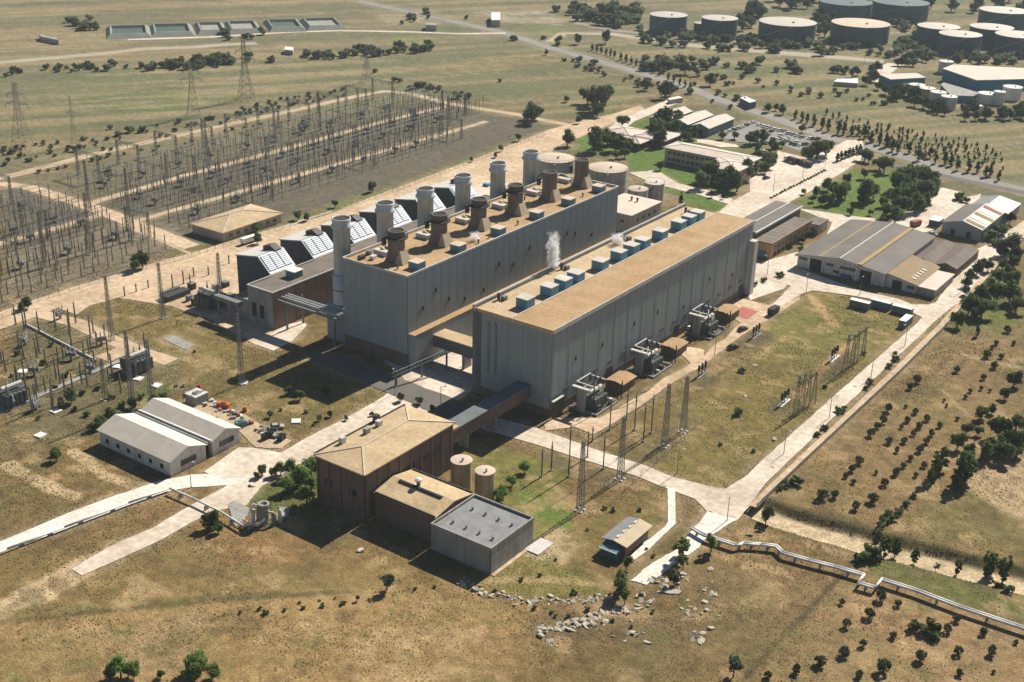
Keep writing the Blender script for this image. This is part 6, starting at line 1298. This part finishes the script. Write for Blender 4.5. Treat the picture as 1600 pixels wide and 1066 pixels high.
def trees_px(k, pts, lab, grp, cat='tree', sz=1.0, grow=1.0):
    "pts: crown centre px and crown radius px -> stands on the ground below the crown centre"
    for px, py, r in pts:
        rm = r*mpp(px, py)*grow; b = {'poplar':2.6,'cypress':2.0,'shrub':.5,'far':.6}.get(k, 1.0)*.75*r*sz
        tree(k, px, py+b, rm, lab, grp, cat, sz=sz)
s9 = lambda L_: [(p[0], p[1], p[2]*K9) for p in L_]
trees_px('pine', s9(Q9((755,693,16),(935,668,26),(1015,700,18),(883,748,26),(776,795,22),(992,848,18),(854,885,20),(765,925,26),(657,965,30),(545,1008,22),(415,1030,20),(945,990,36),(835,1030,20),(1118,945,28),(1293,920,22),(1448,922,24),(1410,830,20),(1243,818,22),(1285,772,18),(1300,1022,18),(1560,880,12),(1457,1018,10))), 'small round dark pine in the dry field below the white pipeline', 'round pines below the pipeline')
trees_px('pine', s9(Q9((835,38,24),(802,75,22),(773,108,17),(808,135,16),(1072,25,18),(1040,60,18),(1135,60,17),(1005,92,22),(1098,105,15),(914,95,12),(952,138,24),(663,195,32),(722,195,24),(900,212,30),(820,248,26)))+s9(Q6((1285,672,20),(1410,708,16),(1425,602,22),(1460,652,22),(1493,612,14),(1470,550,14),(1450,570,12),(1350,770,14),(1327,797,14),(1228,815,10),(1095,865,18),(1148,898,18),(1058,903,18),(1112,930,20),(1208,930,16),(1030,938,12),(1085,968,16),(1170,967,18),(973,1000,22),(1043,1000,18),(1146,1003,18),(1115,1040,22),(1010,1045,16),(1050,843,10),(970,850,24),(945,905,22),(918,930,20),(888,965,24),(1102,718,24),(1070,750,20),(1195,1060,14),(1550,550,14),(1520,487,20),(1400,760,12),(1290,900,12),(1240,840,10),(1440,770,10))), 'small round dark pine in the orchard beyond the perimeter wall', 'round pines in the orchard beyond the wall', grow=.85)
trees_px('cypress', s9(Q6((1380,500,14))), 'small pointed conifer alone in the orchard beyond the wall', 'conifer of the orchard')
trees_px('shrub', s9(Q6((275,870,30),(290,680,20),(198,1018,14),(350,1052,14),(857,597,16),(675,752,16),(1000,628,22),(975,655,20),(890,728,22),(865,758,18),(750,862,26),(765,850,18),(680,940,22),(640,970,20),(1005,600,14),(470,240,26),(390,260,20),(345,280,20))), 'low dark shrub on the lawn or verge beside the right-hand road', 'shrubs along the right-hand road', 'shrub')
trees_px('poplar', s9(Q9((1005,425,22),(1095,458,20),(1293,512,18),(1430,508,30),(1455,500,24),(1505,525,32),(955,425,26),(915,372,24))), 'slender upright tree on the bank of the dry sandy stream', 'upright trees along the dry stream', sz=.8)
trees_px('light', s9(Q9((1195,508,18),(405,290,45),(150,430,45),(10,450,40))), 'thin pale green sapling near the road end and the dry stream', 'pale saplings by the road end')
trees_px('shrub', s9(Q9((880,480,55),(830,490,40),(540,140,36),(500,150,28),(470,165,22),(1150,820,60),(1090,800,40),(1180,850,40),(1490,600,30),(1530,630,30))), 'low green bush in the rough grass by the pipeline or stream', 'bushes by the stream and pipeline', 'shrub')
trees_px('blue', s9(Q9((255,1005,48))), 'grey-green bush at the lower end of the dark ditch', 'bush by the ditch', 'shrub')
trees_px('poplar', s9(Q9((1310,95,40),(1328,80,36),(1285,130,26),(1215,40,30),(1190,80,24),(1165,120,20))), 'tall dark tree in the broken row beyond the orchard', 'tall trees of the row beyond the orchard', sz=.75)
trees_px('shrub', s9(Q9((1110,170,20),(1080,205,20),(1050,240,22),(1015,275,24),(985,300,30),(955,320,26),(940,340,24),(965,285,24))), 'dark hedge bush along the fence beside the orchard', 'hedge bushes along the orchard fence', 'shrub')
trees_px('broad', s9(Q6((1480,960,52),(1545,1010,56),(1440,1040,44),(1560,920,46),(1500,1070,46),(1550,720,40),(1510,790,26),(1450,860,24)))+s9(Q9((1420,10,40),(1490,-30,44),(1560,-10,44),(1360,60,26))), 'big dark leafy tree in the copse beside the ploughed patch', 'trees of the right-hand copse')
trees_px('broad', s9(Q6((1330,950,34),(1290,1010,40),(1400,880,36),(1340,1050,30),(1385,960,26))), 'mid green leafy tree at the edge of the right-hand copse', 'leafy trees at the copse edge')
trees_px('broad', s9(Q6((1340,380,50),(1400,390,55),(1470,330,50),(1400,330,40),(1290,450,36),(1480,250,36),(1540,270,40),(1530,330,50),(1560,380,40),(1430,300,40),(1370,420,36),(1550,180,30),(1500,190,26),(1520,220,26))), 'green bushy tree in the thicket beyond the perimeter wall', 'trees of the thicket beyond the wall')
trees_px('dark', s9(Q6((1340,275,32),(1355,240,32),(1380,210,34),(1330,310,26),(1400,190,30),(1430,200,30),(1510,110,50),(1540,90,46),(1545,140,40),(1490,130,30))), 'dense dark tree in the row beside the bend of the right-hand road', 'dark trees at the road bend')
# round the chemical buildings and the left foreground
trees_px('green', s9(Q7((1400,120,60),(1350,80,55),(1440,70,50),(1300,80,40),(1420,200,60),(1330,150,50),(1440,150,50)))+s9(Q8((760,180,50),(800,130,40),(740,200,40),(860,70,34),(700,190,34))), 'green bushy tree growing against the brick chemical buildings', 'bushy trees by the chemical buildings', grow=.9)
trees_px('broad', s9(Q7((1215,85,34),(980,310,52),(960,330,40),(1010,350,34),(265,15,34),(1260,95,30),(1190,110,20))), 'leafy tree near the left road and gas vessel', 'leafy trees near the left road', grow=.9)
trees_px('green', s9(Q7((560,1000,60),(510,1020,44),(620,1010,44),(745,1024,26),(920,975,56),(905,1010,56),(985,1020,40),(865,1028,36))), 'bright green bush at the bottom edge of the dry field', 'bright green bushes of the dry field')
trees_px('blue', s9(Q8((222,610,38),(85,680,14))), 'lone grey-green bush in the dry field below the shadow of the buildings', 'lone grey-green bushes', 'shrub')
trees_px('light', s9(Q8((1310,600,50),(1330,520,34),(1290,640,45),(1570,470,50),(1550,590,36),(1320,680,34),(1590,520,36))), 'pale green leafy sapling by the hut and the white road end', 'pale saplings by the brick hut')
trees_px('shrub', s9(Q7((1200,724,14),(1235,742,18),(1315,730,14),(1405,722,14),(1495,712,14),(1580,702,14),(1110,742,12),(1385,700,10),(1480,688,8),(1550,676,8)))+s9(Q8((350,632,12),(440,625,12),(20,700,14))), 'low brown tuft of scrub in a line across the dry field', 'scrub tufts of the dry field', 'shrub')
trees_px('dark', s9(Q5((290,800,26),(372,815,26),(430,850,20),(150,880,14))), 'dark clipped bush in the lit yard between the halls', 'bushes in the lit yard', 'shrub')
trees_px('broad', s9(Q4((660,170,46),(625,200,30),(130,370,30),(105,390,20),(1510,780,26),(1390,790,30),(1340,770,24),(510,890,34),(470,920,34),(430,940,26),(760,800,26),(720,815,24),(560,900,24),(330,800,36),(280,830,26),(620,830,30),(1250,880,20),(1480,900,16),(1530,880,16),(1600,900,14),(1190,75,24),(260,1058,20))), 'dark leafy bush growing on the rough ground around the two switchyards', 'bushes around the switchyards')
trees_px('broad', s9(Q1((1405,590,28),(500,815,26),(1550,945,20),(1380,1000,26),(1420,1010,20),(1190,1055,24))), 'leafy bush inside the big switchyard fence', 'bushes inside the switchyard')
# perimeter road bushes
trees_px('shrub', s9(Q1((183,797,14),(225,790,10),(265,782,11),(308,770,13),(428,742,14),(467,733,14),(503,722,16),(577,712,12),(657,694,10),(733,677,9),(710,698,9),(1040,605,9),(1077,598,13),(1130,590,8),(1210,576,9),(1175,585,8),(390,750,8),(890,652,10),(860,665,8))), 'dark clipped roadside bush on the inner side of the pale perimeter road', 'bushes on the inner side of the perimeter road', 'shrub')
trees_px('far', s9(Q1((345,690,26),(370,680,22),(60,700,24),(510,590,20),(140,740,18),(255,718,14),(480,690,16),(515,690,14),(745,625,18),(775,625,16),(870,580,16),(905,572,16),(960,550,20),(985,545,20),(1055,550,14),(1100,520,18),(1130,508,18),(1155,508,16),(1210,520,14),(1240,510,14),(1290,495,16),(1340,485,18),(1360,480,16),(1245,468,14),(1300,455,14),(1330,455,16),(1365,450,14),(1380,465,12),(1420,470,14),(1450,468,14),(1480,460,16),(1500,450,14),(1530,430,14),(1550,420,14),(1585,410,18),(1020,570,14),(40,740,16),(170,725,12),(200,665,16),(1590,440,12),(810,600,18),(830,560,20),(600,600,30),(660,600,26),(550,620,26))), 'grey-green bush in the rough strip beyond the pale perimeter road', 'bushes beyond the perimeter road', grow=.75)
trees_px('far', s9(Q2((255,370,16),(280,372,16),(330,410,20),(360,400,24),(385,395,22),(410,410,22),(430,405,20),(460,415,20),(545,445,24),(560,435,18),(600,445,20),(165,330,14),(745,375,12))), 'dark bush in the clump beyond the bend of the perimeter road', 'bushes beyond the perimeter road bend')
# hedgerow and belts far behind
def belt(poly, n_, r0, r1, k, lab, grp):
    c = 0; xs = [p[0] for p in poly]; ys = [p[1] for p in poly]
    while c < n_:
        px, py = rnd.uniform(min(xs),max(xs)), rnd.uniform(min(ys),max(ys))
        if polydist(np.array([px]), np.array([py]), poly)[0] > 0: tree(k, px, py, rnd.uniform(r0,r1)*mpp(px,py), lab, grp); c += 1
belt([(225,104),(300,98),(400,88),(405,98),(300,110),(228,114)], 34, 6, 10, 'far', 'grey-green tree in the hedgerow behind the tan field', 'trees of the far hedgerow')
belt([(400,92),(470,88),(540,80),(690,70),(690,82),(540,92),(470,98),(400,98)], 46, 5, 9, 'far', 'grey-green tree in the hedge between the dirt road and tan field', 'trees of the hedge by the dirt road')
belt([(100,36),(150,30),(168,50),(140,52)], 8, 6, 10, 'far', 'dark tree on the slope beside the end settling basin', 'trees by the settling basins')
belt([(10,112),(160,100),(225,98),(225,108),(10,122)], 26, 4, 7, 'far', 'low grey bush in the thin hedge left of the far hedgerow', 'bushes of the thin far hedge')
belt([(330,52),(410,50),(420,62),(340,66)], 8, 5, 8, 'far', 'small tree in front of the settling basins', 'trees in front of the settling basins')
belt([(680,36),(690,20),(640,22),(620,40)], 8, 4, 7, 'far', 'small tree on the pale ground beside the highway', 'trees by the highway top')
belt([(860,18),(1010,18),(1010,40),(960,46),(900,36)], 34, 8, 13, 'far', 'leafy tree in the wood left of the tank farm', 'trees of the wood by the tank farm')
belt([(1000,54),(1200,66),(1380,80),(1380,92),(1180,84),(1000,70)], 46, 6, 10, 'far', 'grey-green tree in the belt in front of the oil tanks', 'trees of the belt before the oil tanks')
belt([(1150,18),(1190,18),(1185,50),(1155,50)], 12, 8, 12, 'dark', 'dark tree between the oil tanks', 'trees between the oil tanks')
belt([(1275,18),(1305,18),(1300,60),(1275,60)], 10, 7, 11, 'dark', 'dark tree between the oil tanks', 'trees between the oil tanks')
belt([(1390,30),(1436,30),(1440,80),(1460,88),(1600,90),(1600,100),(1470,100),(1400,80)], 44, 6, 10, 'far', 'bushy tree on the slope below the right-hand oil tanks', 'trees below the right-hand oil tanks')
belt([(1320,118),(1380,110),(1372,128),(1350,136)], 10, 6, 10, 'dark', 'dark tree at the corner of the smaller blue shed', 'trees at the smaller blue shed')
belt([(1355,138),(1400,142),(1480,168),(1540,176),(1610,172),(1610,190),(1500,188),(1420,168)], 52, 7, 11, 'dark', 'dark tree in the dense belt edging the blue shed yard', 'trees edging the blue shed yard')
belt([(1400,92),(1470,96),(1440,108),(1400,106)], 12, 5, 9, 'dark', 'dark tree behind the smaller blue shed', 'trees behind the smaller blue shed')
belt([(1060,96),(1180,100),(1340,112),(1330,120),(1180,116),(1060,112)], 26, 6, 10, 'far', 'low grey bush in the scrub across the olive field', 'bushes of the olive field')
belt([(1000,44),(1040,48),(1100,56),(1180,62),(1240,64),(1240,72),(1100,66),(1000,56)], 34, 5, 9, 'far', 'bushy tree standing right at the feet of the oil tanks', 'trees at the feet of the oil tanks')
belt([(1290,66),(1400,70),(1440,76),(1440,90),(1380,92),(1290,80)], 26, 5, 9, 'far', 'bushy tree below the sand-topped oil tank', 'trees below the sand-topped tank')
belt([(860,84),(1000,122),(1060,142),(1056,152),(980,132),(860,94)], 26, 3, 6, 'far', 'low bush in the scrub along the near side of the highway', 'bushes on the near side of the highway')
belt([(1080,116),(1180,124),(1300,140),(1420,160),(1410,170),(1280,156),(1090,128)], 30, 3, 6, 'far', 'scattered low bush on the olive field beyond the highway', 'scattered bushes of the olive field')
belt([(1190,0),(1600,4),(1600,26),(1420,22),(1300,16),(1190,16)], 40, 8, 12, 'dark', 'tree in the wood behind the oil tanks', 'trees of the wood behind the oil tanks')
belt([(0,232),(160,212),(300,186),(420,160),(520,140),(520,150),(420,172),(300,198),(160,226),(0,262)], 60, 2.5, 5, 'far', 'low scrub bush in the overgrown ditch beyond the perimeter road', 'scrub of the overgrown ditch')
belt([(990,92),(1060,92),(1070,115),(1000,112)], 14, 8, 13, 'far', 'round grey bush in the hollow beyond the highway', 'bushes beyond the highway')
trees_px('dark', s9(Q2((1195,470,62),(1170,455,50),(1230,450,46),(1150,450,40),(1505,430,40),(1415,397,28),(1530,420,34),(1050,460,18),(1010,190,22),(1105,185,26),(1230,180,32),(955,245,14))), 'dark round tree in the field corner before the highway', 'dark trees before the highway')
trees_px('dark', s9(Q2((890,535,48),(905,520,44),(1105,560,18))), 'big dark tree at the far corner of the switchyard', 'big trees at the switchyard corner')
trees_px('broad', s9(Q2((1190,520,30),(1055,650,36),(1180,660,52),(1215,650,40),(1310,565,34),(1280,720,22),(1320,710,28),(830,640,18),(750,690,16),(720,720,14),(155,870,26),(610,740,12))), 'leafy green tree round the tank lawn and apron edge', 'leafy trees round the tank lawn')
trees_px('dark', s9(Q3((145,375,34),(30,320,34),(85,335,24),(300,470,20),(415,500,26),(485,510,28),(1010,560,0.1))) [:6], 'dark round bush along the far side of the highway', 'dark bushes beyond the highway')
trees_px('cypress', s9(Q3((540,535,14),(570,548,14),(595,555,14),(625,565,16),(665,580,16),(690,590,16),(740,600,18),(765,605,16),(800,610,14),(830,610,14),(860,620,18),(890,640,16),(930,650,16),(960,660,18),(990,680,18),(1015,690,16),(1065,690,16),(1110,720,20),(1165,710,18),(1190,740,14),(1230,740,18),(1260,750,16),(1290,770,16),(1340,775,18),(1380,780,16),(1420,800,16),(1440,800,14),(1480,820,14))), 'dark young conifer in the row along the far side of the highway', 'conifers along the highway', sz=.8)
pl = []
for r_ in range(7):
    for c_ in range(16):
        px = 1290+c_*17+r_*9+rnd.uniform(-4,4); py = 178+c_*3.4+r_*6.5+rnd.uniform(-2,2)-r_*0
        yl = 215+(px-1290)*.25
        if px < 1570 and py < yl-4: pl.append((px, py, rnd.uniform(1.8,3.4)))
trees_px('cypress', pl, 'young conifer sapling in the plantation beyond the highway', 'saplings of the plantation', sz=.7)
trees_px('cypress', [(960+530*0+p, 80+p*.13+q, 3.6) for p, q in ((-35,0),(-28,1),(-21,2),(-13,4),(-6,5),(0,6),(10,9),(18,11),(26,13),(34,15),(62,22),(70,25),(84,30),(92,33),(102,36),(110,38),(118,40))], 'small dark conifer in the row along the near part of the far highway', 'conifers along the far highway', sz=.8)
for k in range(34):
    f_ = rnd.random()*10; i_ = int(f_)+2; a_, b_ = HWY[i_], HWY[i_+1]; fx = f_-int(f_); px = a_[0]+(b_[0]-a_[0])*fx; py = a_[1]+(b_[1]-a_[1])*fx+rnd.choice((-1,1))*rnd.uniform(6,10)
    if 1200 < px < 1350: continue
    tree('far', px, py, rnd.uniform(1.6,3.4), 'low grey-green bush on the verge of the far highway', 'bushes on the highway verge')
# offices, plaza, garden
trees_px('broad', s9(Q3((150,800,60),(210,830,60),(270,850,50),(310,800,44),(100,840,44),(350,780,36),(-60,560,55),(-110,610,50),(-30,600,46),(-90,650,40),(-10,560,40),(640,700,50),(680,690,44),(600,720,36),(420,760,30),(400,780,30),(370,720,26),(860,720,34),(60,620,34),(40,640,26),(330,650,30),(350,640,30))), 'dense shady tree at the office lawns and plaza edge', 'dark trees round the office')
trees_px('broad', s9(Q3((-85,770,26),(430,740,30),(390,740,30),(-290,660,50),(-240,670,40),(-330,640,40))), 'mid green tree on the office lawn', 'green trees round the office')
trees_px('cypress', s9(Q3((735,735,14),(752,728,14),(770,720,14),(788,712,14),(806,706,14),(822,700,14),(840,692,14))), 'dark cypress in the short row at the boulevard entrance', 'cypresses at the boulevard entrance', sz=.7)
hd = []
for k in range(20): hd.append((1060+(430+k*13)*K9, (915-k*6.6)*K9, 9*K9))
trees_px('shrub', hd, 'clipped dark bush in the boulevard centre hedge', 'bushes of the boulevard hedge', 'shrub')
trees_px('broad', s9(Q3((1010,850,52),(1060,830,56),(1110,830,56),(1160,840,50),(1050,900,54),(1110,890,54),(1160,900,50),(1030,960,50),(1090,950,46),(1000,920,40),(960,980,40),(1000,1010,40),(950,770,40),(930,760,34),(1190,870,36),(1130,940,36),(950,1020,30),(880,730,30))), 'dense tree in the grove at the garden edge', 'trees of the garden grove')
trees_px('broad', s9(Q3((690,860,32),(740,900,46),(770,890,40),(720,880,30),(870,900,46),(900,890,40),(850,930,30),(780,830,24),(640,890,26),(660,930,26),(860,810,24),(620,920,20),(795,980,20),(885,985,16),(700,930,28),(940,940,26),(580,890,16))), 'leafy garden tree on the bright lawn beside the boulevard', 'leafy trees of the garden')
trees_px('purple', s9(Q3((1530,1020,24),(155,905,14),(208,915,12))), 'dark purple-leaved tree by the pale road', 'purple-leaved trees')
trees_px('cypress', s9(Q3((10,930,14))), 'single dark cypress by the street behind the turbine hall', 'cypress by the street', sz=.9)
trees_px('broad', s9(Q3((30,640,26),(390,640,30),(350,650,24),(430,670,26),(450,690,22),(200,630,22),(260,630,20),(480,670,18),(370,690,22),(450,500,16),(570,600,20))), 'leafy tree on the grass between office and car park', 'trees between office and car park')
trees_px('shrub', s9(Q3((1290,915,30),(1320,930,24),(1190,1035,12)))+s9(Q6((600,40,30),(560,80,24),(520,100,26),(570,120,20),(1430,60,40),(1480,30,44),(1460,90,30),(1420,30,30))), 'green bush by the workshop or the rusty shed', 'bushes by the workshop and rusty shed', 'shrub')
trees_px('shrub', s9(Q8((1230,260,14),(1270,270,16),(1150,360,10),(1385,270,14),(1000,500,10),(1420,450,12),(1450,480,14),(1380,430,12),(1600,440,20),(840,590,16),(930,570,14),(720,640,14),(1090,650,18),(1180,670,12),(900,720,16),(980,740,14),(1060,760,16),(1150,730,18),(1260,780,16),(1400,660,18),(1450,740,14),(1350,810,12),(1000,760,12))), 'low weedy bush around the rubble and the brick hut', 'weedy bushes round the rubble', 'shrub')
trees_px('shrub', s9(Q4((80,600,18),(200,640,20),(240,560,16),(300,700,20),(120,760,20),(380,780,22),(450,760,20),(520,800,20),(60,700,14),(340,860,20),(400,880,22),(560,840,24),(650,800,20),(250,760,18),(180,900,14),(900,590,10),(1000,900,10),(1300,860,12),(1420,870,14),(1450,930,12))), 'low weedy bush on the rough ground between small switchyard and white shed', 'weedy bushes round the small switchyard', 'shrub')
# ---- dry grass and weed tufts over the open ground near the plant (nobody could count them)
rs = np.random.RandomState(11)
def tufts(name, lab, m, n_, dens, size):
    V = []; Fc = []; tot = 0
    ang = rs.uniform(-R(25), R(25), n_*3)+YAW; rr = np.sqrt(rs.uniform(170**2, 520**2, n_*3)); X = rr*np.sin(ang); Y = rr*np.cos(ang)
    keep = rs.rand(len(X)) < np.clip((fbm(X/14, Y/14, 3)-dens)*5, .03, 1)
    X, Y, rr = X[keep], Y[keep], rr[keep]
    ok = np.ones(len(X), bool)
    for P in PAVED:
        xs = [p[0] for p in P]; ys = [p[1] for p in P]; bb = (X > min(xs)-1) & (X < max(xs)+1) & (Y > min(ys)-1) & (Y < max(ys)+1)
        if bb.any(): ok[np.where(bb)[0][polydist(X[bb], Y[bb], P) > -.2]] = False
    for a, b, c_, d_ in ((-345,-245,288,440),(-225,-180,294,440),(-216,-156,214,254),(-288,-254,198,227)): ok &= ~((X > a) & (X < b) & (Y > c_) & (Y < d_))
    ok &= linedist(X, Y, STREAM) > 4
    X, Y, rr = X[ok][:n_], Y[ok][:n_], rr[ok][:n_]; Z = height(X, Y); s_ = size*rs.uniform(.5,1.4,len(X))*(.75+rr/900)
    k = len(X); base = np.stack([X, Y, Z], -1); P = []
    for j in range(3):
        a = rs.uniform(0, 6.28, k)[:,None]; d_ = np.concatenate([np.cos(a), np.sin(a), np.zeros((k,1))], 1); up = np.array([0,0,1.])
        P += [base-d_*s_[:,None]*.55, base+d_*s_[:,None]*.55, base+up*s_[:,None]*rs.uniform(.6,1,(k,1))+d_*s_[:,None]*rs.uniform(-.4,.4,(k,1))]
    V = np.concatenate(P); i = np.arange(k); Fa = np.concatenate([np.stack([3*j*k+i, (3*j+1)*k+i, (3*j+2)*k+i], -1) for j in range(3)])
    me_ = bpy.data.meshes.new(name); me_.vertices.add(len(V)); me_.vertices.foreach_set('co', V.astype(np.float32).ravel()); me_.loops.add(Fa.size); me_.loops.foreach_set('vertex_index', Fa.astype(np.int32).ravel()); me_.polygons.add(len(Fa)); me_.polygons.foreach_set('loop_start', (np.arange(len(Fa))*3).astype(np.int32)); me_.polygons.foreach_set('loop_total', np.full(len(Fa),3,np.int32)); me_.update(calc_edges=True)
    me_.materials.append(MATS[m]); o = bpy.data.objects.new(name, me_); COL.objects.link(o); tag(o, lab, 'grass', kind='stuff')
mat('straw', (.34,.265,.14), (.26,.20,.10), .05, 1.0, spec=.05); mat('weed', (.16,.17,.07), (.11,.12,.05), .05, 1.0, spec=.05); mat('brush', (.13,.105,.06), (.09,.075,.045), .05, 1.0, spec=.05)
for k_ in ('straw','weed','brush'): translucent(MATS[k_], MATS[k_].node_tree.nodes['Principled BSDF'].inputs['Base Color'].links[0].from_socket, .55)
tufts('dry_grass', 'dry straw-coloured grass tufts over the open ground', 'straw', 42000, .36, .26)
tufts('green_weeds', 'low green weeds scattered over the open ground', 'weed', 14000, .46, .22)
tufts('brown_scrub', 'dark brown scrub tufts scattered over the open ground', 'brush', 4000, .50, .18)
# ================================================================ HAZE: the air between
hm = bpy.data.materials.new('haze'); hm.use_nodes = True; n = hm.node_tree.nodes; n.remove(n['Principled BSDF'])
pv = n.new('ShaderNodeVolumePrincipled'); pv.inputs['Color'].default_value = (.74,.87,.97,1); pv.inputs['Density'].default_value = 0.00007; pv.inputs['Anisotropy'].default_value = 0.2
hm.node_tree.links.new(pv.outputs[0], n['Material Output'].inputs['Volume'])
ho = MB().box(-9500, 9500, -9500, 9500, -3.5, 190).build('haze', hm); tag(ho, 'thin pale haze over the whole plain', 'haze', kind='stuff')
